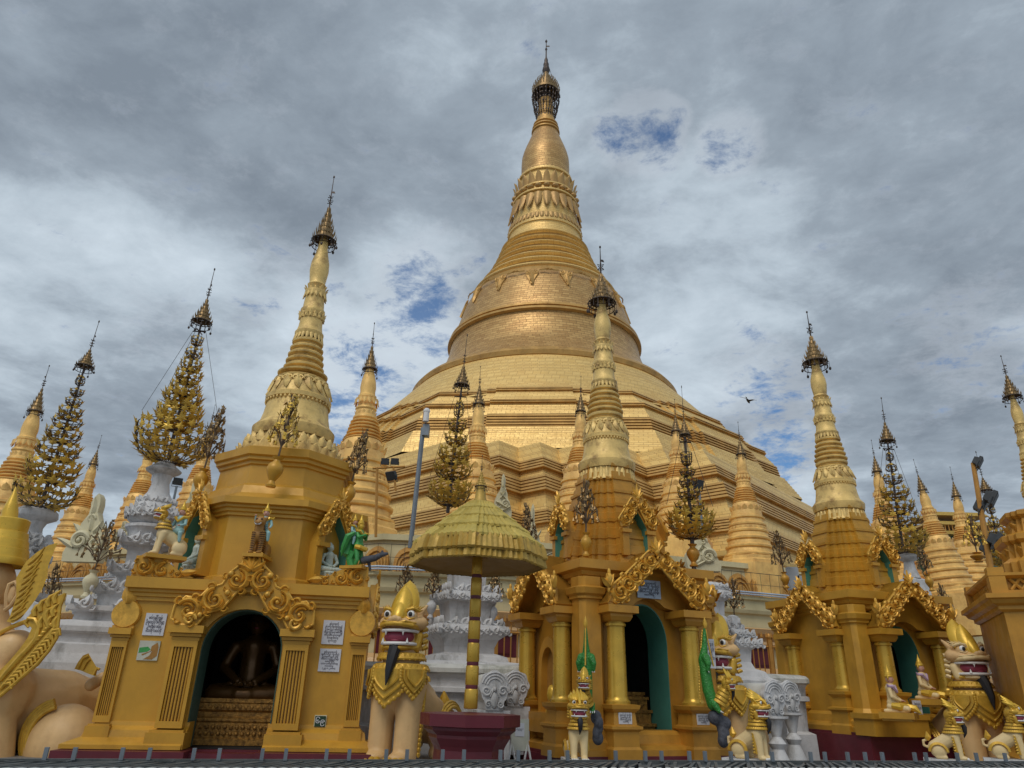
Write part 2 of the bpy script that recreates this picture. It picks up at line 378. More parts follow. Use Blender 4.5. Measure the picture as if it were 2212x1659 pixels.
def copy_tree(o, label=None, loc=None, rot=None, scale=None, group=None, top=True):
    c = o.copy(); COL.objects.link(c)
    for ch in list(bpy.data.objects):
        pass
    return c
def dup(root, tree, label, loc, rot=(0, 0, 0), scale=1.):
    """tree = list of (child, [grandchildren])"""
    c = root.copy(); COL.objects.link(c); c.location = loc; c.rotation_euler = rot
    c.scale = (scale,) * 3 if not hasattr(scale, '__len__') else scale
    c['label'] = label
    for ch, gs in tree:
        x = ch.copy(); COL.objects.link(x); x.parent = c
        for g in gs: y = g.copy(); COL.objects.link(y); y.parent = x
    return c
def tree_of(root):
    al = list(COL.objects); r = []
    for c in al:
        if c.parent == root: r.append((c, [g for g in al if g.parent == c]))
    return r
def lean_rot(b, t):
    """rotation that turns +Z onto the axis b->t"""
    return (Vector(t) - Vector(b)).to_track_quat('Z', 'Y').to_euler()
def axis_frame(ub, vb, ut, vt, Y):
    b = at(ub, vb, Y); t = at(ut, vt, Y); return b, t, (t - b).length
def prof_px(b, t, lst, ub, vb, ut, vt):
    """list of (v, half width px) -> (r, h) along the axis b->t"""
    res = []
    Y = b.y
    for v, hw in lst:
        f = (v - vb) / (vt - vb); p = at(ub + (ut - ub) * f, v, Y); h = (p - b).length * (1 if v <= vb else -1); res.append((hw * px2m(p), h))
    return res
# ------------------------------------------------------------------ ground
g = MB(); g.quad((-900, -60, -.02), (900, -60, -.02), (900, 1500, -.02), (-900, 1500, -.02)); tag(g.build('ground', 'ground_tile'), kind='structure')
g = MB(); g.box((2, 55, .19), (160, 98.4, .42)); tag(g.build('pavement', 'ground_tile'), kind='structure')

# ------------------------------------------------------------------ great pagoda
PX, PY = 4.13, 84.0
pag = empty('pagoda', (PX, PY, 0), 0, 'huge golden bell-shaped main pagoda on stepped terraces, towering over everything else', 'pagoda')
S45 = pi / 4
def sq(D, ph=S45 + radians(3)):             # D = distance of the tooth line on the diagonal
    d = 2.35; a = D / sqrt(2) + 3 * d; return redent(4, a, a - 6 * d, 3, d, d, ph)
def mould(D0, z0, D1, z1, n=4, amp=.35):    # a run of little stepped mouldings
    r = []; n += 1
    for i in range(n):
        a = i / n; b = (i + .7) / n; r += [(D0 + (D1 - D0) * a + amp, z0 + (z1 - z0) * a), (D0 + (D1 - D0) * b + amp * .8, z0 + (z1 - z0) * b), (D0 + (D1 - D0) * b - amp * .1, z0 + (z1 - z0) * b + .02)]
    return r
def body(D0, z0, D1, z1, n=5):              # battered body of plate courses, each set back a little
    r = []
    for i in range(n):
        a = i / n; b = (i + 1) / n; D = D0 + (D1 - D0) * a; D2 = D0 + (D1 - D0) * (a * .5 + b * .5); r += [(D, z0 + (z1 - z0) * a), (D2, z0 + (z1 - z0) * b - .015)]
    return r
m = MB()
m.stack(sq, [(38.2, 4.0), (38.2, 7.2)] + body(37.4, 7.2, 36.3, 10.3, 6) + [(37.2, 10.35), (37.2, 10.7)] + body(36.3, 10.7, 35.6, 12.2, 5)
        + body(35.0, 13.3, 34.0, 14.9, 6) + body(33.1, 16.3, 32.3, 17.1, 4)
        + body(32.0, 18.0, 29.9, 20.0, 8) + [(25.5, 20.9)])
m.build('square_terrace', 'plate_gold', pag, smooth=0)
m = MB()
for (D0, z0, D1, z1, k) in ((35.9, 12.2, 35.3, 13.3, 4), (34.4, 14.9, 33.6, 16.3, 4), (32.7, 17.1, 32.2, 18.1, 3)):
    m.stack(sq, [(D0 - 1, z0)] + mould(D0, z0, D1, z1, k, .3) + [(D1 - 1.2, z1 + .03)])
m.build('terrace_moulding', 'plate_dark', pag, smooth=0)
def oc(a, ph=-pi / 2 - radians(5)): return redent(8, a, a * .155, 3, .9, .33, ph)
m = MB()
m.stack(oc, body(28.0, 20.2, 26.6, 22.6, 8) + [(25.4, 22.7)] )
m.stack(oc, body(25.9, 24.1, 24.9, 25.5, 5) + [(23.8, 25.6)])
m.stack(oc, body(24.6, 25.9, 23.0, 27.5, 6) + [(20, 27.9)])
m.build('octagonal_terrace', 'plate_gold', pag, smooth=0)
m = MB()
m.stack(oc, [(25.5, 22.4)] + mould(26.0, 22.65, 25.7, 24.1, 4, .4) + [(24.5, 24.15)])
m.stack(oc, [(24, 25.45)] + mould(25.0, 25.5, 24.9, 25.9, 1, .3) + [(23.5, 26)])
m.stack(oc, [(21.5, 27.45)] + mould(23.1, 27.5, 22.9, 27.95, 1, .25) + [(20, 28)])
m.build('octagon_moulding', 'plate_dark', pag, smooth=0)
# round bands under the bell
band = [(23.3, 27.2), (22.6, 27.9), (21.9, 28.5), (21.3, 29.2), (20.5, 30.1), (19.7, 31.0), (18.8, 32.0), (17.9, 33.0), (17.1, 33.9), (16.5, 34.6)]
pr = []
for i in range(len(band) - 1):
    (r0, z0), (r1, z1) = band[i], band[i + 1]
    for q in range(3):
        a = q / 3; b = (q + 1) / 3; pr += [(r0 + (r1 - r0) * a, z0 + (z1 - z0) * a), (r0 + (r1 - r0) * (a * .3 + b * .7), z0 + (z1 - z0) * b)]
m = MB(); m.lathe(pr, 128); m.build('round_terrace', 'plate_gold', pag, smooth=0)
m = MB(); m.lathe([(16.0, 34.3), (16.75, 34.5), (16.9, 35.0), (16.5, 35.5), (15.9, 35.8), (15.5, 36.0)], 128); m.lathe([(12.35, 42.3), (12.75, 42.45), (12.75, 42.7), (12.4, 42.8), (12.4, 42.95), (12.6, 43.0), (12.55, 43.3), (12.0, 43.5)], 128)
m.build('bell_band', 'plate_dark', pag)
m = MB(); m.lathe([(15.6, 35.9), (14.9, 36.6), (14.3, 37.3), (13.6, 38.1), (13.1, 39), (12.75, 40), (12.5, 41), (12.35, 42), (12.2, 43), (11.95, 44), (11.65, 45), (11.35, 46), (11.05, 47), (10.75, 48), (10.25, 49), (9.7, 49.9)], 128)
m.build('bell', 'bell_gold', pag)
# lotus shoulder ornaments on the bell
m = MB()
for x_ in (-1, 1):
    m.scroll(x_ * .5, 1.0, .40, x_, 1.2 if x_ < 0 else 1.9, 1.3, 0, .13); m.leaf(x_ * .35, .7, -pi / 2 - x_ * .45, 1.5, .5 * x_, 0, .16); m.leaf(x_ * .9, 1.35, 0 if x_ > 0 else pi, 1.2, .34, 0, .12); m.leaf(x_ * 1.7, 1.3, 0 if x_ > 0 else pi, .8, .2, 0, .08)
m.leaf(0, 1.2, -pi / 2, 2.5, .8, 0, .22); m.prism([(-.75, 1.3), (-.7, .5), (0, -1.2), (.7, .5), (.75, 1.3)], -.06, .1)
orn = m.build('bell_ornament', 'plate_dark', pag)
for k in range(16):
    o = orn if k == 0 else orn.copy()
    if k: COL.objects.link(o)
    o.matrix_local = Matrix.Rotation(2 * pi * k / 16 + .2, 4, 'Z') @ Matrix.Translation((10.98, 0, 47.6)) @ Matrix.Rotation(pi / 2, 4, 'Z') @ Matrix.Rotation(radians(-17), 4, 'X')
# turban bands
m = MB(); pr = []
tb = [(50.0, 9.55), (51.6, 8.6), (53.0, 7.75), (54.3, 7.15), (55.5, 6.65), (56.7, 6.25), (57.8, 5.9), (58.9, 5.6)]
for i in range(len(tb) - 1):
    (z0, r0), (z1, r1) = tb[i], tb[i + 1]; h = z1 - z0
    pr += [(r0 - .45, z0), (r0 + .14, z0 + h * .12), (r0 + .32, z0 + h * .28), (r0 + .2, z0 + h * .42), (r0 - .3, z0 + h * .5), (r0 - .38, z0 + h * .55), (r1 - .0, z0 + h * .72), (r1 - .25, z0 + h * .98)]
pr += [(5.3, 59.0), (5.1, 60.3)]
m.lathe([(9.9, 49.75)] + pr, 112); m.build('turban_bands', 'plate_gold', pag)
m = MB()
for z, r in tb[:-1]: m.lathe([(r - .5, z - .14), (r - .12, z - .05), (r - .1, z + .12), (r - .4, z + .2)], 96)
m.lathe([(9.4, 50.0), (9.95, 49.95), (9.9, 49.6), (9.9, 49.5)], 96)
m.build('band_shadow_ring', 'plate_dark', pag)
# lotus petals
m = MB()
m.lathe([(5.0, 60.2), (5.15, 60.4), (5.15, 61.4), (4.8, 62), (4.6, 64), (4.35, 66), (4.2, 67), (3.95, 69), (3.75, 70.5), (3.55, 71.2)], 80)
m.lathe([(4.9, 60.3), (5.3, 60.45), (5.3, 60.8), (5.0, 60.9)], 80); m.lathe([(4.2, 65.9), (4.75, 66.05), (4.75, 66.3), (4.3, 66.4)], 80); m.lathe([(4.1, 67.3), (4.5, 67.4), (4.5, 67.6), (4, 67.7)], 80); m.lathe([(3.6, 70.2), (4.05, 70.4), (4.0, 70.8), (3.5, 71)], 80)
m.petals(5.15, 61.8, 48, .95, .1, curl=.1, down=True)
m.petals(4.66, 65.6, 24, 2.7, .42, curl=.05, down=True, th=.3)
m.petals(4.2, 67.7, 24, 1.9, .2, curl=.2, th=.25)
m.petals(3.85, 71.0, 40, .6, .1, curl=.1, down=True)
for k in range(24): a = 2 * pi * k / 24; m.ell((4.55 * cos(a), 4.55 * sin(a), 66.85), (.5, .5, .36), 8, 6)
m.build('lotus_petals', 'plate_gold', pag)
m = MB(); m.lathe([(3.6, 71.0), (3.55, 72), (3.58, 73), (3.58, 74), (3.52, 75), (3.3, 76), (3.0, 77), (2.65, 78), (2.25, 79.2), (1.9, 80.3)], 80)
m.build('banana_bud', 'bell_gold', pag)
m = MB()
for z, r in ((80.1, 2.05), (80.8, 1.95), (81.5, 1.8)): m.lathe([(r - .3, z), (r + .12, z + .12), (r + .12, z + .32), (r - .25, z + .5)], 40)
m.lathe([(1.8, 80), (1.5, 82), (1.25, 84), (1.1, 87)], 32)
m.build('neck_rings', 'plate_dark', pag)
# the umbrella: gold crown over a dark frame hung with bells
m = MB()
m.lathe([(2.1, 88.4), (2.12, 88.9), (1.9, 89.0), (1.9, 89.6), (1.6, 89.7), (1.55, 90.3), (1.25, 90.4), (1.2, 91), (.9, 91.1), (.85, 91.8), (.55, 91.9), (.45, 92.8), (.25, 93.2)], 32)
for z, r, n in ((88.9, 2.1, 28), (89.6, 1.9, 24), (90.3, 1.6, 20), (91, 1.2, 14)):
    for k in range(n): a = 2 * pi * k / n; m.tube([(r * cos(a), r * sin(a), z), ((r + .12) * cos(a), (r + .12) * sin(a), z + .55), (r * cos(a), r * sin(a), z + .85)], [.07, .06, .01], 4)
hg = m.build('umbrella', 'hti_gold', pag)
m = MB()
for k in range(24):
    a = 2 * pi * k / 24; c, s_ = cos(a), sin(a)
    m.tube([(1.1 * c, 1.1 * s_, 82.7), (1.6 * c, 1.6 * s_, 84.2), (2.0 * c, 2.0 * s_, 86.2), (2.1 * c, 2.1 * s_, 88.4)], .055, 4)
    for q in range(7):
        rr = 1.25 + .95 * (q / 7) ** .7; z = 83.2 + q * .75; aa = a + random.uniform(-.08, .08)
        m.ell((rr * cos(aa) * 1.05, rr * sin(aa) * 1.05, z), (.11, .11, .2), 5, 4)
for z, r in ((83.5, 1.45), (85, 1.85), (86.6, 2.1), (88, 2.15)): m.lathe([(r, z), (r + .07, z + .05), (r, z + .1)], 32)
for k in range(8):
    a = 2 * pi * k / 8; m.tube([(.8 * cos(a), .8 * sin(a), 83), (1.9 * cos(a + .7), 1.9 * sin(a + .7), 88.2)], .06, 4)
m.lathe([(1.2, 82), (.9, 86), (.8, 88.4)], 16)
m.build('bell_frame', 'dark_metal', hg)
m = MB(); m.lathe([(.3, 92.8), (.62, 93.4), (.55, 93.9), (.42, 94.3), (.46, 94.8), (.3, 95.3), (.3, 95.8), (.12, 96.4), (.1, 97.9), (.2, 98.2), (.08, 98.5), (.06, 99.6), (.2, 100.0), (.0, 100.5)], 16)
m.box((.3, 0, 98.9), (.5, .05, .25)); m.build('vane', 'dark_metal', pag)
for q in range(3):
    a = q * 2.09 + .3; m = MB(); m.tube([(.1 * cos(a), .1 * sin(a), 95.9), (1.9 * cos(a), 1.9 * sin(a), 89.3)], .03, 4); m.build('guy_wire', 'dark_metal', pag)
# ------------------------------------------------------------------ umbrella finials (the tiered metal crown every spire and gilded tree wears)
def hti_parts(parent, z0, R, hc, hr, n=14, name='umbrella', gold='hti_gold', bells=True):
    """z0 = rim height, R = rim radius, hc = cone height, hr = rod above"""
    m = MB(); T = 6
    for k in range(T):
        a = k / T; b = (k + 1) / T; r = R * (1 - a) ** 1.35 * .80 + R * .06; r2 = R * (1 - b) ** 1.35 * .80 + R * .06; z = z0 + hc * a; z2 = z0 + hc * b
        m.lathe([(r * .96, z), (r * 1.03, z + hc * .015), (r * .97, z + hc * .04), (r * .8, z + (z2 - z) * .8), (r2, z2)], 16)
        nn = max(6, int(n * (1 - a) + 4))
        for q in range(nn):
            an = 2 * pi * (q + .5 * (k % 2)) / nn; m.tube([(r * cos(an), r * sin(an), z - hc * .02), (r * 1.14 * cos(an) + R * .02, r * 1.14 * sin(an), z + hc * .07), (r * 1.2 * cos(an), r * 1.2 * sin(an), z + hc * .17)], [R * .04, R * .045, R * .004], 4, False)
    u = m.build(name, gold, parent)
    m = MB(); m.lathe([(R * .98, z0 - R * .12), (R * 1.06, z0 - R * .08), (R * 1.0, z0)], 20)
    m.lathe([(R * .94, z0 - R * .62), (R * 1.0, z0 - R * .58), (R * .94, z0 - R * .54)], 20) if bells else None
    for q in range(n):
        an = 2 * pi * q / n; c, s = cos(an), sin(an)
        m.tube([(R * .3 * c, R * .3 * s, z0 + R * .1), (R * .95 * c, R * .95 * s, z0 - R * .1), (R * 1.12 * c, R * 1.12 * s, z0 - R * .12)], R * .03, 4)
        if bells:
            if q % 2 == 0:
                dz = R * (.5 + .5 * random.random()); m.tube([(R * 1.1 * c, R * 1.1 * s, z0 - R * .1), (R * 1.1 * c, R * 1.1 * s, z0 - dz)], R * .018, 3)
                m.lathe_at = None; m.ell((R * 1.1 * c, R * 1.1 * s, z0 - dz), (R * .11, R * .11, R * .16), 6, 5)
            m.tube([(R * .96 * c, R * .96 * s, z0), (R * .96 * c, R * .96 * s, z0 - R * .58)], R * .03, 3)
    m.build('bell_ring', 'dark_metal', u)
    m = MB(); zz = z0 + hc
    m.tube([(0, 0, zz - hc * .1), (0, 0, zz + hr)], [R * .07, R * .025], 5)
    for f in (.12, .2, .3):
        for q in range(4): an = q * pi / 2 + f * 9; m.tube([(0, 0, zz + hr * f), (R * .25 * cos(an), R * .25 * sin(an), zz + hr * (f + .02))], [R * .03, R * .05], 4)
    m.box((R * .16, 0, zz + hr * .48), (R * .34, R * .03, R * .2), 0, .5); m.ell((0, 0, zz + hr * .97), (R * .085, R * .085, hr * .045), 6, 6)
    m.build('rod', 'dark_metal', u)
    return u
# ------------------------------------------------------------------ small golden stupas round the foot of the pagoda
def ringed(z0, r0, z1, r1, n, bulge=1.07):
    p = []
    for i in range(n):
        a = i / n; b = (i + 1) / n; r = r0 + (r1 - r0) * a; rn = r0 + (r1 - r0) * b; z = z0 + (z1 - z0) * a; h = (z1 - z0) / n
        p += [(r * .88, z), (r * bulge, z + h * .14), (r * (bulge + .02), z + h * .36), (r * 1.01, z + h * .58), (rn * .90, z + h * .70), (rn * .95, z + h * .78), (rn * .88, z + h * .9)]
    return p
def make_stupa(label):
    t = empty('small_stupa', (0, 0, 0), 0, label, 'stupa', 'small golden stupas around the main pagoda')
    m = MB(); m.stack(lambda r: ngon(r, 8, .2), [(.235, -.30), (.235, -.02), (.22, -.02), (.22, .0), (.205, .01), (.205, .03), (.195, .035)], False, True)
    m.build('plinth', 'leaf_stupa', t, smooth=0)
    m = MB(); p = []
    for z, r in ((.03, .195), (.085, .182), (.14, .168), (.19, .155), (.235, .143)):
        p += [(r * .97, z), (r * 1.06, z + .006), (r * 1.07, z + .016), (r * 1.0, z + .024), (r * .95, z + .028), (r * .93, z + .05)]
    p += [(.133, .285), (.145, .29), (.145, .3), (.13, .305), (.125, .34), (.115, .375), (.10, .40)]
    p += ringed(.40, .096, .50, .068, 6) + [(.062, .502), (.068, .506), (.066, .515), (.058, .52), (.054, .545), (.06, .552), (.058, .56), (.05, .565), (.046, .6), (.052, .607), (.052, .617), (.044, .622), (.042, .64), (.045, .66), (.041, .69), (.033, .72), (.024, .745), (.017, .77), (.014, .80)]
    m.lathe(p, 40)
    m.petals(.122, .345, 16, .032, .008, curl=.2, down=False, th=.2); m.petals(.062, .60, 14, .03, .0, curl=.3, down=True); m.petals(.054, .515, 14, .028, .0, curl=.3, down=False)
    m.petals(.15, .232, 22, .022, .0, curl=.2, down=True, th=.2)
    m.build('spire', 'leaf_stupa', t)
    hti_parts(t, .755, .042, .12, .125, 12)
    return t
STP = [  # tip u,v ; base u,v ; Y ; label
    (809, 697, 765, 1150, 27.5, 'tall golden stupa between the octagonal yellow shrine and the grey lamp mast'),
    (107, 789, -30, 1235, 25, 'golden stupa cut off by the photo edge, behind the gilded tree of nine open baskets'),
    (220, 940, 143, 1212, 31, 'golden stupa in the gap between the two gilded trees behind the crowned sphinx'),
    (338, 905, 279, 1190, 32, 'golden stupa hidden in part by the shell-carved white vase'),
    (465, 874, 405, 1160, 33, 'golden stupa mostly hidden by the octagonal tower, only its slim top looking out'),
    (1038, 791, 1022, 1153, 31, 'golden stupa just behind the finial of the fringed parasol'),
    (1255, 812, 1252, 1150, 33, 'golden stupa almost hidden behind the spire of the orange shrine'),
    (1457, 862, 1470, 1165, 31, 'golden stupa close behind the gilded tree that stands in a small gold vase'),
    (1594, 911, 1622, 1217, 29.5, 'golden stupa standing alone on the wall between the orange and the ochre shrine'),
    (1882, 950, 1935, 1250, 33, 'golden stupa half hidden behind the open-basket tree of the ochre shrine'),
    (1973, 992, 2056, 1280, 31, 'golden stupa clear against the sky, the bigger of the pair past the ochre shrine'),
    (2052, 1008, 2110, 1285, 35, 'golden stupa beside the brown floodlight mast, the smaller of the pair'),
]
for i, (ut, vt, ub, vb, Y, lab) in enumerate(STP):
    b, t, H = axis_frame(ub, vb, ut, vt, Y); rot = lean_rot(b, t)
    if i == 0: st0 = make_stupa(lab); st0.location = b; st0.rotation_euler = rot; st0.scale = (H * .80, H * .80, H); stt = tree_of(st0)
    else: dup(st0, stt, lab, b, (rot.x, rot.y, rot.z), (H * .80, H * .80, H))
VP = [(.0, 0), (.55, 0), (.6, .06), (.42, .12), (.34, .2), (.62, .34), (.9, .5), (.95, .62), (.8, .74), (.42, .84), (.38, .9), (.62, .98), (.66, 1.0), (.3, 1.0)]
def make_vase(m, H, W): m.lathe([(r * W, z * H) for r, z in VP], 20); m.petals(W * .62, H * .36, 8, H * .3, W * .22, th=.2, curl=0)
# ------------------------------------------------------------------ gilded trees
def leafshape(m, p, out_, up, s):
    """five-lobed sheet-metal leaf at p, standing along 'up', facing 'out_'"""
    sd_ = out_.cross(up).normalized()
    P = [(0, 0), (.22, .18), (.55, .25), (.34, .42), (.48, .66), (.18, .62), (0, 1.05), (-.18, .62), (-.48, .66), (-.34, .42), (-.55, .25), (-.22, .18)]
    idx = [m.pv(p + sd_ * (x * s) + up * (y * s) + out_ * (s * .18 * (y * y) - abs(x) * s * .15)) for x, y in P]
    c = m.pv(p + up * (s * .4) + out_ * (s * .1))
    for i in range(12): m.face((c, idx[i], idx[(i + 1) % 12]))
def gilded_tree(label, tip, base, Y, hti, tiers, thick=.05, cross=None, dense=1.0, vase=None):
    ut, vt = tip; ub, vb = base; b, t, H = axis_frame(ub, vb, ut, vt, Y)
    root = empty('gilded_tree', b, 0, label, 'gilded tree', 'gilded umbrella trees'); root.rotation_euler = lean_rot(b, t)
    def hh(v): f = (v - vb) / (vt - vb); p = at(ub + (ut - ub) * f, v, Y); return (p - b).length * (1 if v < vb else -1), px2m(p)
    m = MB(); h1, k1 = hh(hti[1]); m.tube([(0, 0, -.1), (0, 0, h1)], [thick, thick * .5], 8)
    if cross:
        hc, kc = hh(cross[0]); L_ = cross[1] * kc
        for a in (0, pi / 2): m.tube([(-L_ * cos(a), -L_ * sin(a), hc), (L_ * cos(a), L_ * sin(a), hc)], thick * .4, 4)
    m.build('pole', 'dark_metal', root)
    if vase: vz, vk = hh(vase[0]); m = MB(); make_vase(m, vz, vase[1] * vk); m.build('vase', 'shrine_orange', root)
    if cross:
        zl, kl = hh(tiers[-1][0]); m = MB()
        for q in range(4): a = q * pi / 2; m.tube([(L_ * cos(a), L_ * sin(a), hc), (tiers[-1][2] * kl * cos(a), tiers[-1][2] * kl * sin(a), zl)], .006, 3, False)
        m.build('guy_wires', 'dark_metal', root, smooth=0)
    hb, kb = hh(hti[1]); ht, kt = hh(hti[0]); hr = H - ht
    hti_parts(root, hb + (ht - hb) * .12, hti[2] * kb * .9, (ht - hb) * .88, hr, 14, gold='hti_gold')
    for v0, v1, hw in tiers:                # v0 top of leaves, v1 bottom of the basket
        za, _ = hh(v0); zb, k = hh(v1); R = hw * k * .93; hgt = za - zb
        m = MB(); lf = MB(); nr = max(9, int(R * 17 + 7)); zr = zb + hgt * .66
        prof = [(R * .12, 0), (R * .5, .06), (R * .82, .22), (R * .98, .5), (R * 1.0, .8)]
        if hw < 13: prof = [(R * .3, 0), (R * .8, .12), (R, .4), (R * .85, .75), (R * .4, .95)]
        pp = [(r, zb + (zr - zb) * f / .8) for r, f in prof]
        for r, z in pp[1:]: m.tube([(r * cos(2 * pi * q / 24), r * sin(2 * pi * q / 24), z) for q in range(25)], .008 + R * .004, 4, False)
        rnd = random.Random(int(v0))
        for q in range(nr):
            a = 2 * pi * q / nr + rnd.uniform(-.04, .04); c, s = cos(a), sin(a)
            m.tube([(r * c, r * s, z) for r, z in pp], .009 + R * .006, 4, False)
            NL = max(2, int((1 + hgt / (.2)) * dense)); NL = min(NL, 7)
            for e in range(NL):
                f = (e + .5 * (q % 2) * .6 + .35) / NL; f = min(1.0, f)
                fi = f * (len(pp) - 1); i0 = min(len(pp) - 2, int(fi)); ff = fi - i0
                r = pp[i0][0] + (pp[i0 + 1][0] - pp[i0][0]) * ff; z = pp[i0][1] + (pp[i0 + 1][1] - pp[i0][1]) * ff
                tg = Vector(((pp[i0 + 1][0] - pp[i0][0]) * c, (pp[i0 + 1][0] - pp[i0][0]) * s, pp[i0 + 1][1] - pp[i0][1])).normalized()
                if f > .85: tg = Vector((c * .15, s * .15, 1)).normalized()
                tg = (tg + Vector((rnd.uniform(-.18, .18), rnd.uniform(-.18, .18), 0))).normalized()
                o_ = Vector((c, s, -.15 + rnd.uniform(-.2, .3))).normalized()
                leafshape(lf, Vector((r * 1.03 * c, r * 1.03 * s, z)), o_, tg, (min(.21, hgt * .30, R * .42) * rnd.uniform(.8, 1.2) + .02))
        bk = m.build('basket', 'dark_metal', root, smooth=0); lf.build('leaves', 'leaf_gold', bk, smooth=0)
    return root
gilded_tree('gilded tree of nine open baskets on a plain wide-rimmed white vase', (214.5, 693), (86, 1100), 17.5, (755, 796, 20),
            [(807, 833, 10), (837, 856, 14), (856, 878, 17), (872, 908, 24), (897, 927, 30), (918, 957, 36), (946, 996, 43), (982, 1043, 54), (1028, 1096, 65)], dense=.9)
gilded_tree('tallest gilded tree, dark and dense with leaves, on a shell-carved white vase', (464, 580), (361, 1000), 17.5, (646, 702, 23),
            [(721, 747, 13), (749, 775, 18), (773, 803, 22), (797, 830, 27), (822, 856, 31), (840, 882, 39), (866, 930, 46), (890, 1000, 82)], cross=(716, 14), dense=1.35)
gilded_tree('gilded tree of six round baskets rising behind the fringed parasol', (1009.6, 722), (968, 1100), 19, (790, 838, 18),
            [(859, 901, 12), (902, 932, 21), (932, 963, 25), (963, 1002, 35), (994, 1036, 42), (1032, 1092, 47)], cross=(857, 13), dense=1.2)
gilded_tree('gilded tree in a small gold vase beside the orange shrine', (1472, 833.5), (1499, 1224), 14.6, (905, 944, 13),
            [(965, 1007, 13), (1009, 1030, 17), (1028, 1053, 20), (1049, 1080, 25), (1078, 1114, 33), (1092, 1164, 50)], cross=(955, 12), dense=1.2, vase=(1176, 15))
gilded_tree('gilded tree with open baskets on a small white vase behind the ochre shrine', (1903.4, 858.5), (1953, 1205), 21, (912, 958, 17),
            [(973, 996, 8), (998, 1019, 12), (1020, 1046, 20), (1048, 1080, 29), (1076, 1111, 36), (1104, 1141, 42), (1134, 1195, 51)], cross=(970, 12), dense=1.0)
gilded_tree('slim leaning gilded tree beside the brown floodlight mast', (2107.7, 975), (2172, 1228), 24, (1032, 1063, 14),
            [(1088, 1110, 9), (1112, 1138, 12), (1136, 1165, 17), (1160, 1192, 23), (1180, 1222, 32)], dense=1.2)
# ------------------------------------------------------------------ small flower umbrellas standing in vases
def make_flower(label, tip, foot, Y, hw, vb, vhw, vmat, group='small flower umbrellas in vases'):
    """foot = top of the vase; vb = bottom of the vase (v) or None when hidden"""
    ut, vt = tip; ub, vtop = foot
    if vb is None: vb = vtop + 1
    s = (ut - ub) / (vt - vtop); u0 = ub + s * (vb - vtop)
    b, t, H = axis_frame(u0, vb, ut, vt, Y); k = px2m(b)
    root = empty('flower_umbrella', b, 0, label, 'flower umbrella', group); root.rotation_euler = lean_rot(b, t)
    zt = (at(ub, vtop, Y) - b).length if vb > vtop + 1 else 0
    if vb > vtop + 1:
        m = MB(); make_vase(m, zt, vhw * k); m.build('vase', vmat, root)
    m = MB(); m.tube([(0, 0, zt * .8), (0, 0, H * .96)], .012 + H * .004, 5)
    lf = MB(); R = hw * k; rnd = random.Random(int(ut)); L_ = H - zt
    for lvl, (f, rr) in enumerate(((.30, 1.0), (.52, .72), (.70, .45), (.84, .25))):
        n = 9 - lvl * 2
        for q in range(n):
            a = 2 * pi * (q + .3 * lvl) / n + rnd.uniform(-.1, .1); c, s_ = cos(a), sin(a); r = R * rr; z = zt + L_ * (f + .14)
            m.tube([(0, 0, zt + L_ * (f - .14)), (r * .55 * c, r * .55 * s_, z - L_ * .08), (r * c, r * s_, z)], .008 + H * .0012, 4, False)
            m.tube([(r * c, r * s_, z), (r * 1.05 * c, r * 1.05 * s_, z - L_ * .16)], .006, 3, False)
            for e in range(4):
                p = Vector((r * (1 + .02 * e) * c, r * (1 + .02 * e) * s_, z - L_ * .05 * e - .01)); sz = L_ * .045 + .012
                leafshape(lf, p, Vector((c, s_, rnd.uniform(-.4, .4))).normalized(), Vector((rnd.uniform(-.5, .5), rnd.uniform(-.5, .5), rnd.choice((-1, 1)))).normalized(), sz * 1.3)
            lf.lathe_ = None; m2 = p
            lf.tube([p + Vector((0, 0, 0)), p - Vector((0, 0, L_ * .06))], [.012, .035], 5)
    m.tube([(0, 0, H * .78), (0, 0, H * .9), (0, 0, H)], [L_ * .035, L_ * .02, .002], 6)
    st = m.build('stem', 'leaf_dark', root, smooth=0); lf.build('leaf_strings', 'leaf_gold' if rnd.random() < .35 else 'hti_gold', st, smooth=0)
    return root
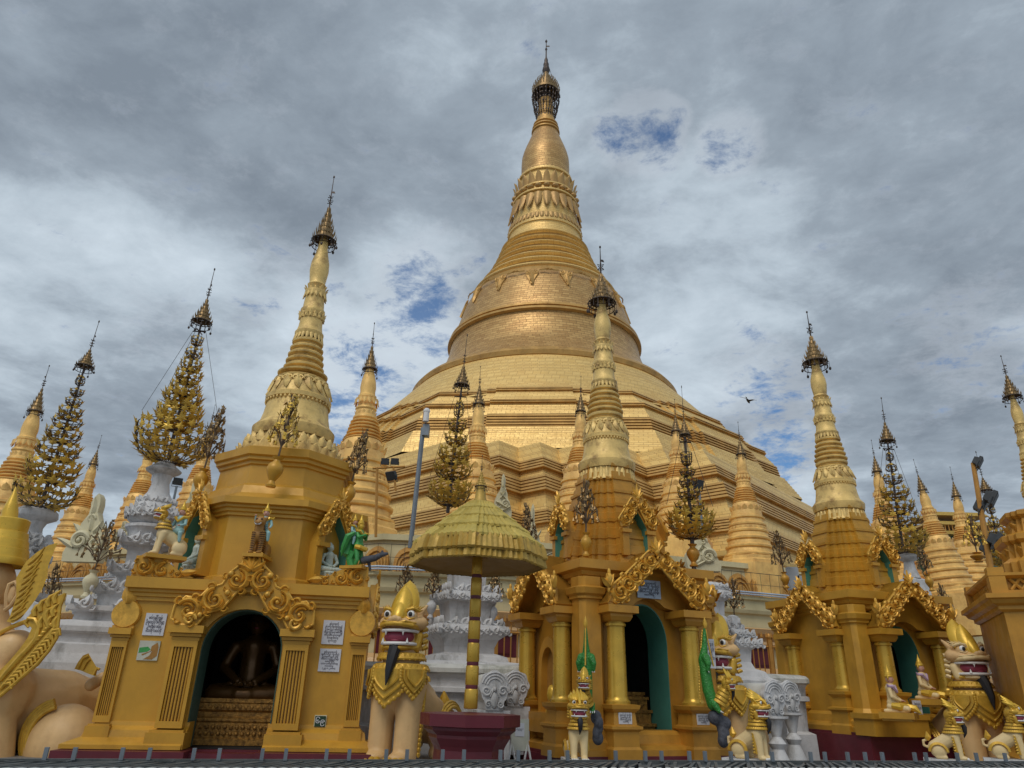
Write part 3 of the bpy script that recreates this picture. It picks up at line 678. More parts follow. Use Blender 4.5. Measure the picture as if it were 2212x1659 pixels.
FL = [((481, 880), (441, 1013), 14.2, 28, 1069, 17, 'shrine_yellow', 'flower umbrella leaning against the sky next to the tallest gilded tree'),
      ((638, 850), (601, 988), 13.1, 29, 1052, 19, 'shrine_yellow', 'flower umbrella in a yellow vase right in front of the octagonal tower'),
      ((790, 929), (760, 1042), 14.6, 22, 1099, 15, 'shrine_yellow', 'flower umbrella in a yellow vase in front of the tall golden stupa'),
      ((1266, 1037), (1266, 1151), 13.2, 26, 1202, 13, 'shrine_ochre', 'flower umbrella in a gold vase on the near corner of the orange shrine'),
      ((1676, 1149), (1693, 1236), 19.3, 20, 1271, 10, 'shrine_ochre', 'flower umbrella in a gold vase beside the pale grey electric box'),
      ((1857, 1123), (1875, 1222), 18.0, 22, 1269, 11, 'shrine_ochre', 'flower umbrella in a gold vase on the near corner of the ochre shrine'),
      ((1985, 1178), (2003, 1241), 19.5, 14, 1277, 9, 'shrine_ochre', 'flower umbrella in a gold vase on the hidden far corner of the ochre shrine'),
      ((2093, 1110), (2110, 1194), 17.2, 20, 1214, 15, 'shrine_orange', 'flower umbrella in a wide brown bowl at the pierced parapet'),
      ((240, 1125), (204, 1232), 16.5, 40, 1292, 17, 'cream_stone', 'big flower umbrella in a plain white vase behind the crowned sphinx'),
      ((126, 1217), (105, 1300), 17.5, 18, 1345, 10, 'white_stone', 'small flower umbrella half hidden behind the gold wing of the crowned sphinx'),
      ((880, 1218), (873, 1295), 18.0, 20, 1330, 9, 'white_stone', 'flower umbrella sticking up behind the crest of the big lion'),
      ((941, 1230), (934, 1292), 17.6, 20, 1336, 12, 'white_stone', 'flower umbrella in a ribbed white vase between the big lion and the parasol pole'),
      ((1071, 1236), (1066, 1303), 17.6, 20, 1350, 11, 'white_stone', 'flower umbrella in a ribbed white vase between the parasol pole and the orange shrine'),
      ((1583, 1250), (1586, 1328), 17.2, 20, None, 8, 'white_stone', 'bare flower umbrella on top of the low scrolled white pedestal'),
      ((1137, 1088), (1146, 1185), 17.0, 16, None, 8, 'white_stone', 'flower umbrella peeping out behind the sloping roof of the parasol'),
      ((2031, 1262), (2045, 1340), 19.6, 17, None, 8, 'white_stone', 'flower umbrella behind the leaf-shaped crest of the black-bearded lion')]
for tip, foot, Y, hw, vb, vhw, vm, lab in FL: make_flower(lab, tip, foot, Y, hw, vb, vhw, vm)
# ------------------------------------------------------------------ retaining wall with petals, mouldings and panels
wl = [at(-250, 1280, 36), at(165, 1234, 30), at(829, 1181, 24.5), at(1080, 1190, 24.8), at(1616, 1255, 28.5), at(2063, 1296, 33), at(2500, 1350, 42)]
WZ = 6.0
wpts = [Vector((p.x, p.y)) for p in wl]
wall = empty('terrace_wall', (0, 0, 0), 0, 'long cream terrace wall with orange petal cresting and gold mouldings below the pagoda', 'wall')
def sweep(m, pts, prof, z0=0):
    """prof = (outward offset toward the camera, z)"""
    n = len(pts); nr = []
    for i in range(n):
        d = (pts[min(i + 1, n - 1)] - pts[max(i - 1, 0)]).normalized(); nr.append(Vector((d.y, -d.x)))
    rows = [[m.pv((pts[i].x + nr[i].x * o, pts[i].y + nr[i].y * o, z)) for i in range(n)] for o, z in prof]
    for k in range(len(rows) - 1):
        for i in range(n - 1): m.face((rows[k][i], rows[k][i + 1], rows[k + 1][i + 1], rows[k + 1][i]))
    return nr
m = MB(); sweep(m, wpts, [(0, 5.15), (.05, 5.15), (.05, 5.3), (-.0, 5.3), (-.05, 6.25), (.1, 6.25), (.1, 6.45), (-.5, 6.5), (-6, 6.52)])
m.build('upper_parapet', 'cream_wall', wall, smooth=20)
m = MB(); sweep(m, wpts, [(.3, 4.0), (.32, 4.45), (.45, 4.5), (.5, 4.62), (.5, 4.95), (.62, 5.0), (.62, 5.12), (.0, 5.14)]); m.build('cream_band', 'cream_wall', wall, smooth=20)
m = MB(); sweep(m, wpts, [(.1, 3.55), (.12, 3.6), (.2, 3.7), (.42, 3.78), (.5, 3.95), (.34, 4.0)])
sweep(m, wpts, [(.0, 2.0), (.3, 2.02), (.42, 2.15), (.46, 2.3), (.4, 2.45), (.15, 2.55), (.05, 2.6)])
sweep(m, wpts, [(.0, 3.3), (.25, 3.32), (.3, 3.42), (.26, 3.52), (.08, 3.56)])
sweep(m, wpts, [(.6, 1.0), (.66, 1.1), (.7, 1.3), (.6, 1.5), (.35, 1.6), (.3, 1.98)])
m.build('peach_moulding', 'peach_wall', wall, smooth=35)
m = MB(); sweep(m, wpts, [(.8, .4), (.8, .98), (.0, 1.0), (.0, 3.6)]); m.build('lower_wall', 'cream_wall', wall, smooth=20)
# petal cresting: each petal is a part
def along(pts, d):
    for i in range(len(pts) - 1):
        L_ = (pts[i + 1] - pts[i]).length
        if d <= L_: t = (pts[i + 1] - pts[i]).normalized(); return pts[i] + t * d, t
        d -= L_
    t = (pts[-1] - pts[-2]).normalized(); return pts[-1], t
tot = sum((wpts[i + 1] - wpts[i]).length for i in range(len(wpts) - 1))
m = MB(); W_ = .98
out_l = [(-.5, 0), (-.5, .3), (-.46, .52), (-.34, .72), (-.15, .84), (0, .88), (.15, .84), (.34, .72), (.46, .52), (.5, .3), (.5, 0)]
m.prism([(x * W_, z) for x, z in out_l], 0, .12)
for k_ in (.82, .62, .42): m.tube([(x * W_ * k_, -.03, z * k_) for x, z in out_l], .045, 5, False)
m.prism([(x * W_ * .3, z * .4) for x, z in out_l], -.06, 0)
proto_petal = m.build('petal', 'petal_orange', wall)
d = .5; first = True; npet = 0
while d < tot - .4 and npet < 100:
    p, t = along(wpts, d); o = proto_petal if first else proto_petal.copy()
    if not first: COL.objects.link(o); o.parent = wall
    first = False; nx, ny = t.y, -t.x
    o.location = (p.x + nx * .3, p.y + ny * .3, 5.15); o.rotation_euler = (radians(-8), 0, atan2(t.y, t.x)); d += 1.0; npet += 1
# maroon panels set slanting in the wall, and gold pilasters between them
m = MB(); m.box((0, 0, 0), (1.15, .08, .72)); m.box((0, -.06, 0), (.82, .05, .5)); proto_pan = m.build('panel', 'maroon', wall); d = 1.2; first = True; c_ = 0
while d < tot - 1 and c_ < 60:
    p, t = along(wpts, d); o = proto_pan if first else proto_pan.copy()
    if not first: COL.objects.link(o); o.parent = wall
    first = False; o.location = (p.x + t.y * .06, p.y - t.x * .06, 2.95); o.rotation_euler = (0, 0, atan2(t.y, t.x)); d += 1.75; c_ += 1
m = MB(); m.lathe([(.0, .005), (.05, .005), (.06, 0)], 12)
# spear fence in front of the wall
fp = [w_ + Vector((0, -1.6)) for w_ in wpts]
fen = empty('spear_fence', (0, 0, 0), 0, 'gold painted spear fence running along the foot of the terrace wall', 'fence')
ft = sum((fp[i + 1] - fp[i]).length for i in range(len(fp) - 1))
m = MB(); d = .1; k = 0
while d < ft - .1:
    p, t = along(fp, d)
    m.tube([(p.x, p.y, .4), (p.x, p.y, 3.5)], .020, 4, False); m.tube([(p.x, p.y, 3.5), (p.x, p.y, 3.58), (p.x, p.y, 3.78)], [.01, .055, .0], 4, False)
    d += .22; k += 1
m.build('bars', 'fence_gold', fen, smooth=0)
for z in (3.25, 2.2, .9):
    m = MB(); m.tube([(q.x, q.y, z) for q in fp], .035, 4); m.build('rail', 'fence_gold', fen, smooth=0)
d = 1.1
while d < ft - 1:
    p, t = along(fp, d); m = MB(); m.box((p.x, p.y, 1.95), (.12, .12, 3.1)); m.ell((p.x, p.y, 3.6), (.09, .09, .12), 8, 6); m.build('post', 'fence_gold', fen, smooth=0); d += 3.5
# thin wire rail in front of the petals with a pale blue cable
wr = empty('wire_rail', (0, 0, 0), 0, 'thin wire railing with pale cables strung in front of the orange petals of the wall', 'railing')
wp2 = [w_ + Vector((0, -.75)) for w_ in wpts]
m = MB(); d = .2; wt = sum((wp2[i + 1] - wp2[i]).length for i in range(len(wp2) - 1))
while d < wt: p, t = along(wp2, d); m.tube([(p.x, p.y, 5.1), (p.x, p.y, 6.0)], .008, 3, False); d += .45
m.build('wires', 'dark_metal', wr, smooth=0)
for z, r, mt in ((5.98, .012, 'dark_metal'), (5.55, .008, 'dark_metal'), (5.24, .035, 'blue_grey'), (5.16, .03, 'blue_grey')):
    m = MB(); m.tube([(q.x, q.y, z) for q in wp2], r, 5); m.build('cable', mt, wr)
# ------------------------------------------------------------------ masts with floodlights
def floodlight(parent, loc, rz, tilt, s=1., name='floodlight', thing=None):
    m = MB(); R = Matrix.Translation(loc) @ Matrix.Rotation(rz, 4, 'Z') @ Matrix.Rotation(tilt, 4, 'X')
    m.M = R; m.box((0, 0, 0), (.5 * s, .12 * s, .42 * s)); m.box((0, .1 * s, 0), (.36 * s, .12 * s, .3 * s))
    for q in range(5): m.box(((-.16 + .08 * q) * s, .19 * s, 0), (.015 * s, .08 * s, .28 * s))
    m.tube([(-.27 * s, 0, 0), (-.27 * s, .0, -.3 * s), (.27 * s, 0, -.3 * s), (.27 * s, 0, 0)], .018 * s, 4)
    o = m.build(name, 'steel_dark', parent, smooth=0)
    g = MB(); g.M = R; g.box((0, -.065 * s, 0), (.44 * s, .01, .36 * s)); g.build('lens', 'steel_dark', o, smooth=0); return o
b, t, H = axis_frame(888, 1157, 918, 880, 23)
ms = empty('lamp_mast', b, 0, 'grey steel mast with a camera and cable, standing in front of the main pagoda', 'mast'); ms.rotation_euler = lean_rot(b, t)
m = MB(); m.tube([(0, 0, -.4), (0, 0, H * .83)], .065, 10); m.tube([(.07, -.05, 0), (.07, -.05, H * .8)], .035, 6); m.build('pole', 'steel', ms)
m = MB(); m.tube([(.02, 0, H * .8), (.03, 0, H)], .055, 8); m.build('top_pole', 'fence_gold', ms)
m = MB(); m.box((.05, -.12, H * .81), (.32, .22, .4)); m.build('switch_box', 'steel', ms, smooth=0)
m = MB(); m.tube([(-.16, -.1, H * .87), (-.16, -.1, H * .95)], .1, 10); m.ell((-.16, -.1, H * .955), (.12, .12, .12), 8, 6); m.build('camera_housing', 'white_paint', ms)
m = MB(); m.tube([(.08, 0, H * .92), (.3, -.05, H * .93), (.32, -.05, H * .85), (.1, -.1, H * .81)], .02, 5); m.build('cable', 'black_paint', ms)
fb = empty('floodlight_bank', at(845, 1012, 24), 0, 'three dark floodlights on a bracket beside the tall golden stupa', 'floodlights')
k = 24 / 24
for du, dv, rz, ti, s in ((-13, -15, .1, .2, .58), (8, -15, .05, .2, .58), (0, 16, -.5, .6, .8)):
    p = at(845 + du, 1012 + dv, 24) - fb.location; floodlight(fb, p, rz, ti, s * .95)
m = MB(); p0 = at(805, 1012, 24) - fb.location; m.tube([p0, at(875, 1008, 24) - fb.location], .04, 5); m.tube([at(850, 1010, 24) - fb.location, at(855, 1060, 24) - fb.location], .04, 5); m.tube([at(815, 1010, 24) - fb.location, at(812, 1160, 24) - fb.location], .05, 5); m.build('bracket', 'fence_gold', fb)
b, t, H = axis_frame(2142, 1240, 2102, 1000, 22)
m2 = empty('lamp_mast', b, 0, 'leaning brown mast with five floodlights', 'mast'); m2.rotation_euler = lean_rot(b, t)
m = MB(); m.tube([(0, 0, -1), (0, 0, H)], [.1, .07], 8); m.build('pole', 'fence_gold', m2)
for dz, dx, ti, s in ((.0, -.1, .5, .8), (-1.3, -.45, .5, 1.05), (-1.45, .12, .5, 1.0), (-2.6, -.3, .5, 1.05), (-2.75, .2, .5, .9)): floodlight(m2, (dx, -.15, H + dz), -.6, ti, s)
fx = empty('floodlight', at(1509, 1046, 22), 0, 'single small dark floodlight seen beside the gilded tree of the small gold vase', 'floodlight'); floodlight(fx, (0, 0, 0), .5, .3, .7, 'lamp_head'); m = MB(); m.tube([(0, 0, -.2), (0, 0, -1.8)], .04, 5); m.build('bracket', 'steel', fx)
fx = empty('floodlight', at(384, 1040, 22), 0, 'single small dark floodlight between the shell-carved vase and the octagonal shrine roof', 'floodlight'); floodlight(fx, (0, 0, 0), .5, .3, .55, 'lamp_head'); m = MB(); m.tube([(0, 0, -.15), (0, 0, -1.8)], .04, 5); m.build('bracket', 'steel', fx)
m = MB(); m.box((0, 0, 0), (.28, .18, .6)); m.box((.2, -.02, -.1), (.2, .14, .35)); o = m.build('electric_box', 'blue_grey', smooth=0); o.location = at(1713, 1250, 19.6); tag(o, 'pale grey electric box fixed near the roof corner of the ochre shrine', 'electric box')
# ------------------------------------------------------------------ cream flame-shaped corner finials of the wall
def flame(label, u, v0, v1, Y, hw, flip=1, mt='cream_stone'):
    b = at(u, v1, Y); t = at(u, v0, Y); H = (t - b).length; k = px2m(b); W = hw * k
    root = empty('corner_finial', b, 0, label, 'finial', 'carved flame finials on the terrace wall')
    P = [(-.9, 0), (-.95, .12), (-.75, .3), (-.5, .42), (-.42, .55), (-.18, .68), (-.16, .78), (-.2, .86), (-.08, .95), (.06, 1), (.2, .94), (.26, .84), (.24, .72), (.42, .6), (.7, .5), (.95, .36), (1, .2), (.9, 0)]
    m = MB(); m.prism([(x * W * flip, z * H) for x, z in P], -.16, .16); m.build('slab', mt, root, smooth=25)
    m = MB(); m.scroll(-.25 * W * flip, .3 * H, W * .42, 1, 0, 1.5, -.16, W * .12); m.scroll(.5 * W * flip, .27 * H, W * .34, -1, 2, 1.5, -.16, W * .1); m.scroll(.04 * W, .62 * H, W * .2, 1, 0, 1.2, -.16, W * .07)
    for a, x, z, l in ((1.5, 0, .68, .26), (2.2, -.3, .4, .2), (.9, .3, .42, .2), (1.6, .1, .45, .3), (2.6, -.5, .2, .3), (.4, .5, .1, .3)): m.leaf(x * W * flip, z * H, a, l * H, W * .3, -.16, .08)
    m.build('carving', mt, root); return root
flame('large cream flame-shaped finial standing on the wall above the plain white vase', 178, 1072, 1215, 23, 44)
flame('cream flame-shaped finial squeezed between the shell-carved vase and the octagonal shrine', 400, 1028, 1195, 21, 42, -1)
flame('small pointed cream finial at the foot of the stupa between two gilded trees', 263, 1128, 1170, 24, 18)
flame('narrow cream finial with an egg-shaped tip above the top of the fringed parasol', 1086, 1026, 1120, 20, 20, -1)
flame('smooth cream finial looking out between the fringed parasol and the orange shrine', 1148, 1090, 1225, 19.5, 20)
flame('cream scrolled finial behind the small gold vase of the orange shrine', 1520, 1135, 1235, 21, 38, -1)
# ------------------------------------------------------------------ roof glimpsed far away and a bird
m = MB(); p = at(2062, 1190, 60); 
m.box((p.x, p.y, p.z - 2), (6, 4, 6)); bl = m.build('wall', 'teal_dark', None, smooth=0)
rt = empty('pavilion', (0, 0, 0), 0, 'dark green pavilion roof with fretwork glimpsed far off between two stupas', 'pavilion'); bl.parent = rt
m = MB()
for q, (s_, z_) in enumerate(((8, 1.0), (6.5, 1.9), (5, 2.8))): m.box((p.x, p.y, p.z + z_), (s_, s_ * .7, .35), 0, .85)
m.build('roof', 'parasol_gold', rt, smooth=0)
m = MB()
for q in range(26): m.tube([(p.x - 3.9 + q * .3, p.y - 2.8, p.z + 1.1), (p.x - 3.9 + q * .3, p.y - 2.8, p.z + 1.6)], [.06, .01], 4)
m.build('fretwork', 'fence_gold', rt, smooth=0)
m = MB(); p = at(1616, 866, 60)
m.ell((0, 0, 0), (.35, .13, .1), 10, 6); 
for s_ in (-1, 1): m.quad((-.12, 0, .03), (.16, 0, .03), (.05, s_ * .5, .25), (-.1, s_ * .42, .2)); m.quad((.05, s_ * .5, .25), (-.1, s_ * .42, .2), (-.2, s_ * .95, .12), (-.16, s_ * .95, .13))
m.quad((-.3, -.03, 0), (-.3, .03, 0), (-.55, .1, .02), (-.55, -.1, .02)); o = m.build('bird', 'black_paint'); o.location = p; o.rotation_euler = (.5, .4, .9); tag(o, 'tiny dark bird flying alone in the cloudy sky', 'bird')
# ------------------------------------------------------------------ shared shrine pieces
def arch(hw, zs, zt, n=14, p=2.0):
    r = []
    for i in range(n + 1):
        a = pi * (1 - i / n); x = hw * cos(a); s = abs(sin(a)) ** (2 / p); r.append((x, zs + (zt - zs) * s))
    return r
def FM(k, dist): return Matrix.Rotation(k * pi / 2, 4, 'Z') @ Matrix.Translation((0, -dist, 0))
def ped_band(m, pts, R0, R1, n, y, hand=1, leaf=1.0, balls=True):
    """scrolls along a polyline from the foot (big) to the apex (small)"""
    P = [Vector((p[0], 0, p[1])) for p in pts]; Ls = [(P[i + 1] - P[i]).length for i in range(len(P) - 1)]; T = sum(Ls)
    def pt(s):
        s = max(0, min(T * .9999, s)); i = 0
        while s > Ls[i] and i < len(Ls) - 1: s -= Ls[i]; i += 1
        d = (P[i + 1] - P[i]).normalized(); return P[i] + d * s, d
    for k in range(n):
        f = (k + .5) / n; R = R0 + (R1 - R0) * f; p, d = pt(T * f); a = atan2(d.z, d.x); h = hand * (1 if k % 2 else -1)
        m.acanthus(p.x, p.z, R * 1.05, h, a + pi * .5 * h + .6, y)
        if balls and k < n - 1:
            p2, d2 = pt(T * (k + 1) / n); sg = -1 if k % 2 else 1; nx, nz = -d2.z * sg, d2.x * sg
            m.ell((p2.x + nx * R * .6, y, p2.z + nz * R * .6), (R * .3, R * .26, R * .3), 8, 6)
def pediment(par, M, foot, apex, R0, R1, n, y, mat_b, mat_c, mid=None, crown=1.0, th=.14, name='pediment'):
    """M puts the XZ plane on a face; foot=(x,z) of the outer scroll, apex=(0,z)"""
    mid = mid or (foot[0] * .48, foot[1] + (apex[1] - foot[1]) * .42)
    pts = [foot, mid, (R1 * .55, apex[1])]; bk = MB(); bk.M = M; c = MB(); c.M = M
    for s in (1, -1):
        P = [(s * x, z) for x, z in pts]
        def off(i, r):
            a = Vector(P[max(0, i - 1)]); b = Vector(P[min(2, i + 1)]); d = (b - a).normalized(); return Vector(P[i]) + Vector((-d.y, d.x)) * r, d
        up, lo = [], []
        for i, r in ((0, R0), (1, (R0 + R1) / 2), (2, R1)):
            q, d = off(i, r * .95); q2, _ = off(i, -r * .95); up.append(q); lo.append(q2)
        _, d0 = off(0, 0); e = Vector(P[0]) - d0 * R0 * .9
        poly = [tuple(e)] + [tuple(q) for q in up] + [tuple(q) for q in lo[::-1]]
        bk.prism(poly, y + .005, y + th); c.tube([(q.x, y, q.y) for q in up], R1 * .14, 6); c.tube([(q.x, y, q.y) for q in lo], R1 * .14, 6)
        ped_band(c, P, R0, R1, n, y, s)
    cz = apex[1] + R1 * .6
    for a in (-.9, -.45, 0, .45, .9): c.leaf(0, cz, pi / 2 + a, R1 * (1.9 - abs(a) * .7) * crown, R1 * .7, y, R1 * .25)
    c.ell((0, y, cz), (R1 * .4, R1 * .3, R1 * .4), 8, 6); c.ell((0, y, cz + R1 * 1.1 * crown), (R1 * .2, R1 * .2, R1 * .35), 8, 6)
    o = bk.build(name, mat_b, par, smooth=20); c.build('scroll_carving', mat_c, o); return o
def spire_parts(root, z0, H, petal_z=None, m1='pale_gold', R=1.0, up=1.0):
    m = MB(); r = lambda x: x * H * R * (up if x < .075 else 1)
    prof = [(.118, -.03), (.123, -.015), (.124, .0), (.117, .008), (.106, .02), (.099, .05), (.0935, .09)]
    m.lathe([(r(a), z0 + b * H) for a, b in prof] + [(r(.1), z0 + .093 * H), (r(.101), z0 + .106 * H), (r(.095), z0 + .11 * H), (r(.09), z0 + .13 * H), (r(.083), z0 + .15 * H), (r(.078), z0 + .163 * H)], 56)
    m.lathe([(r(a), z0 + b * H) for a, b in ringed(.163, .0745, .325, .048, 7, 1.09)], 56)
    m.lathe([(r(a), z0 + b * H) for a, b in [(.046, .325), (.053, .335), (.054, .345), (.048, .352), (.044, .37), (.041, .41), (.047, .42), (.046, .432), (.040, .44), (.037, .48), (.042, .495), (.041, .505), (.034, .51), (.030, .52), (.036, .53), (.030, .54), (.033, .56), (.037, .59), (.035, .62), (.027, .65), (.020, .68), (.017, .71), (.016, .73)]], 40)
    for zz, rr, n, h, dn, cv in ((.335, .050, 20, .026, True, .1), (.395, .043, 16, .026, False, .2), (.425, .042, 16, .030, True, .08), (.50, .038, 14, .026, True, .1), (.505, .037, 14, .016, False, .4)):
        m.petals(r(rr), z0 + zz * H, n, h * H, r(.004), curl=cv, down=dn, th=.34)
    for k in range(16):                     # leafy collar over the bell
        a = 2 * pi * k / 16; m.M = Matrix.Rotation(a, 4, 'Z') @ Matrix.Translation((r(.0885), 0, z0 + .14 * H)) @ Matrix.Rotation(pi / 2, 4, 'Z') @ Matrix.Rotation(radians(-18), 4, 'X')
        m.leaf(0, H * .018, -pi / 2, H * .045, H * .026, 0, H * .007); m.scroll(-H * .009, H * .014, H * .009, 1, 0, 1.1, 0, H * .0028, 5); m.scroll(H * .009, H * .014, H * .009, -1, 3, 1.1, 0, H * .0028, 5); m.leaf(0, H * .02, pi / 2, H * .012, H * .03, 0, H * .005)
    m.M = Matrix()
    for k in range(44): a = 2 * pi * k / 44; m.ell((r(.0965) * cos(a), r(.0965) * sin(a), z0 + .088 * H), (H * .005,) * 3, 5, 4)
    o = m.build('spire', m1, root)
    m = MB(); m.petals(r(.118), z0 - .075 * H, 30, .05 * H, 0, curl=-.3, th=.35); m.lathe([(r(.128), z0 - .08 * H), (r(.12), z0 - .07 * H), (r(.112), z0 - .04 * H), (r(.112), z0 - .02 * H)], 40)
    m.build('lotus_ring', m1, o)
    hti_parts(root, z0 + .715 * H, .050 * H * (up ** 1.3), .145 * H, .14 * H, 16)
def text_mesh(name, lines, w_, h_, parent, M, mt='ink', fill=.86):
    cu = bpy.data.curves.new('lettering', 'FONT'); cu.body = '\n'.join(lines); cu.align_x = 'CENTER'; cu.align_y = 'CENTER'; cu.size = 1; cu.space_line = 1.05; cu.resolution_u = 3; cu.offset = .012
    ob = bpy.data.objects.new('lettering', cu); COL.objects.link(ob); bpy.context.view_layer.update()
    me = bpy.data.meshes.new_from_object(ob.evaluated_get(bpy.context.evaluated_depsgraph_get())); bpy.data.objects.remove(ob)
    xs = [v.co.x for v in me.vertices]; ys = [v.co.y for v in me.vertices]
    if not xs: return None
    sx = w_ * fill / (max(xs) - min(xs)); sy = h_ * fill / (max(ys) - min(ys)); cx = (max(xs) + min(xs)) / 2; cy = (max(ys) + min(ys)) / 2
    for v in me.vertices:
        x, y = (v.co.x - cx) * sx, (v.co.y - cy) * sy; v.co = M @ Vector((x, -.004, y))
    me.materials.clear(); me.materials.append(MATS[mt]); o = bpy.data.objects.new(name, me); COL.objects.link(o); o.parent = parent; return o
def plaque(root, M, x, z, w_, h_, lines, mt='plaque_white', ink='ink', label=None, y=0., name='plaque', skew=0.):
    m = MB(); m.M = M; m.box((x, y - .012, z), (w_, .024, h_)); o = m.build(name, mt, root, smooth=0)
    if label: o['label'] = label
    if lines: text_mesh('lettering', lines, w_, h_, o, M @ Matrix.Translation((x, y - .026, z)), ink)
    return o
T_BIG = ['\u1019\u1031\u102c\u103a\u101c\u1019\u103c\u102d\u102f\u1004\u103a\u1000\u103b\u103d\u1014\u103a\u1038', '\u1026\u1038\u1005\u1031\u102c\u101c\u103e\u102d\u102f\u1004\u103a-\u1012\u1031\u102b\u103a\u1000\u103b\u1031\u102c\u1037', '\u1026\u1038\u1019\u103c\u1021\u102f\u1014\u103a\u1038-\u1012\u1031\u102b\u103a\u1019\u103c\u102f', '\u1019\u102d\u101e\u102c\u1038\u1005\u102f \u1000\u1031\u102c\u1004\u103a\u1038\u1019\u103e\u102f']
T_MID = ['\u1014\u103e\u1005\u103a\u101e\u1030\u1010\u101b\u102c\u1000\u102d\u102f', '\u1014\u103e\u1005\u103a\u101e\u1000\u103a\u101e\u1031\u102c\u1000\u1031\u102c\u1004\u103a\u1038\u1019\u103e\u102f\u101e\u102d\u102f\u1037', '\u1026\u1038\u1021\u1031\u102c\u1004\u103a\u101c\u103d\u1004\u103a-\u1012\u1031\u102b\u103a\u1019\u103c\u1000\u103c\u100a\u103a', '\u1000\u102d\u102f\u1019\u103b\u102d\u102f\u1038\u1000\u103c\u100a\u103a-\u1019\u1001\u1004\u103a\u1021\u1031\u1038\u1000\u103c\u100a\u103a', '\u1019\u1031\u102c\u1004\u103a\u101e\u1031\u102c\u1004\u103a-\u1014\u103e\u1004\u103a\u1038\u101c\u1031\u1038\u1014\u103d\u101a\u103a', '\u1019\u102d\u101e\u102c\u1038\u1005\u102f\u1000\u1031\u102c\u1004\u103a\u1038\u1019\u103e\u102f', '(\u1049\u1041-\u1041\u1041-\u1049\u1049)']
T_LOW = ['\u1014\u103e\u1005\u103a\u101e\u1030\u1010\u101b\u102c\u1000\u102d\u102f', '\u1021\u1031\u102c\u1004\u103a\u101c\u103d\u1004\u103a \u1000\u102f\u101e\u102d\u102f\u101c\u103a', '\u1026\u1038\u1021\u1031\u102c\u1004\u103a\u101c\u103d\u1004\u103a-\u1012\u1031\u102b\u103a', '\u1012\u1031\u102b\u103a\u1001\u1004\u103a\u1000\u103c\u100a\u103a \u1000\u102d\u102f\u1019\u103b\u102d\u102f\u1038', '\u1019\u1031\u102c\u1004\u103a\u1000\u103c\u102e\u1038', '\u101e\u102c\u1038-\u101e\u1019\u102e\u1038\u1019\u102d\u101e\u102c\u1038\u1005\u102f', '\u1000\u1031\u102c\u1004\u103a\u1038\u1019\u103e\u102f', '(\u1042\u1049-\u1041-\u1042\u1040\u1040\u1040)']
def fluted_pilaster(par, M, x, wb, z0, z1, d, mt, base_h=.28, cap_h=.2, wt=None, d0=0.):
    """pilaster with a fluted recessed panel on a face; d = how far it stands out"""
    m = MB(); m.M = M; w2 = wb / 2; y1 = -d
    zb = z0 + base_h; zc = z1 - cap_h
    m.box((x, (y1 + d0) / 2 - .05, z0 + base_h * .4), (wb * 1.42, d + .1, base_h * .8)); m.box((x, (y1 + d0) / 2 - .03, z0 + base_h * .86), (wb * 1.25, d + .06, base_h * .12), 0, 1)
    # shaft frame around flutes
    fr = wb * .13; h = zc - zb
    m.box((x - w2 + fr / 2, (y1 + d0) / 2, zb + h / 2), (fr, d, h)); m.box((x + w2 - fr / 2, (y1 + d0) / 2, zb + h / 2), (fr, d, h))
    m.box((x, (y1 + d0) / 2, zb + .05), (wb - 2 * fr, d, .1)); m.box((x, (y1 + d0) / 2, zc - .05), (wb - 2 * fr, d, .1))
    n = 6; iw = wb - 2 * fr
    for q in range(n): xx = x - iw / 2 + iw * (q + .5) / n; m.tube([(xx, y1 + .035, zb + .1), (xx, y1 + .035, zc - .1)], iw / n * .30, 6)
    m.box((x, y1 + .03 + d / 3, zc + cap_h * .12), (wb * 1.06, d * .9, cap_h * .22)); m.box((x, y1 + .0 + d / 3, zc + cap_h * .36), (wb * 1.2, d, cap_h * .2)); m.box((x, y1 - .03 + d / 3, zc + cap_h * .74), (wb * 1.36, d + .08, cap_h * .5))
    o = m.build('pilaster', mt, par, smooth=25)
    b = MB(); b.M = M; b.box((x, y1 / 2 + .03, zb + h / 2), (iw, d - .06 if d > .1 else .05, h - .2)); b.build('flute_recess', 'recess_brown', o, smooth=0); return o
def square_prof(m, M, prof, half, half_y=None):  # stacked square plan centred
    m.M = M; m.stack(lambda r: [(-half - r, -(half_y or half) - r), (half + r, -(half_y or half) - r), (half + r, (half_y or half) + r), (-half - r, (half_y or half) + r)], prof)

# ------------------------------------------------------------------ left shrine (octagonal tower)
PS1 = radians(9); O1 = Vector((-4.53, 13.0)); HB = 1.86
n1 = Vector((sin(PS1), -cos(PS1))); c1 = O1 - n1 * HB
s1 = empty('shrine', (c1.x, c1.y, 0), PS1, 'yellow shrine with a round-arched doorway, fluted pilasters and an octagonal tower', 'shrine', 'spired shrines in front of the pagoda')
Y_ = 'shrine_yellow'
# maroon plinth in two halves with a step gap before the door
m = MB()
for x0, x1 in ((-2.42, -.5), (.56, 2.36)):
    m.box(((x0 + x1) / 2, -HB - .1, .505), (x1 - x0, 1.0, .17)); m.box(((x0 + x1) / 2, -HB - .02, .3), (x1 - x0 - .04, .9, .3))
m.box((0, .3, .42), (4.5, 4.0, .3)); m.box((0, -HB + .1, .45), (1.4, .7, .2)); m.build('plinth', 'maroon', s1, smooth=0)
m = MB(); M0 = FM(0, HB)
ar = arch(.665, 2.12, 2.78, 18)
m.M = M0; m.prism([(-HB, .6), (-.665, .6)] + ar + [(.665, .6), (HB, .6), (HB, 2.9), (-HB, 2.9)], 0, .16)
m.M = Matrix()
m.box((-HB + .08, .08, 1.75), (.16, 2 * HB - .16, 2.3)); m.box((HB - .08, .08, 1.75), (.16, 2 * HB - .16, 2.3)); m.box((0, HB - .08, 1.75), (2 * HB - .32, .16, 2.3))
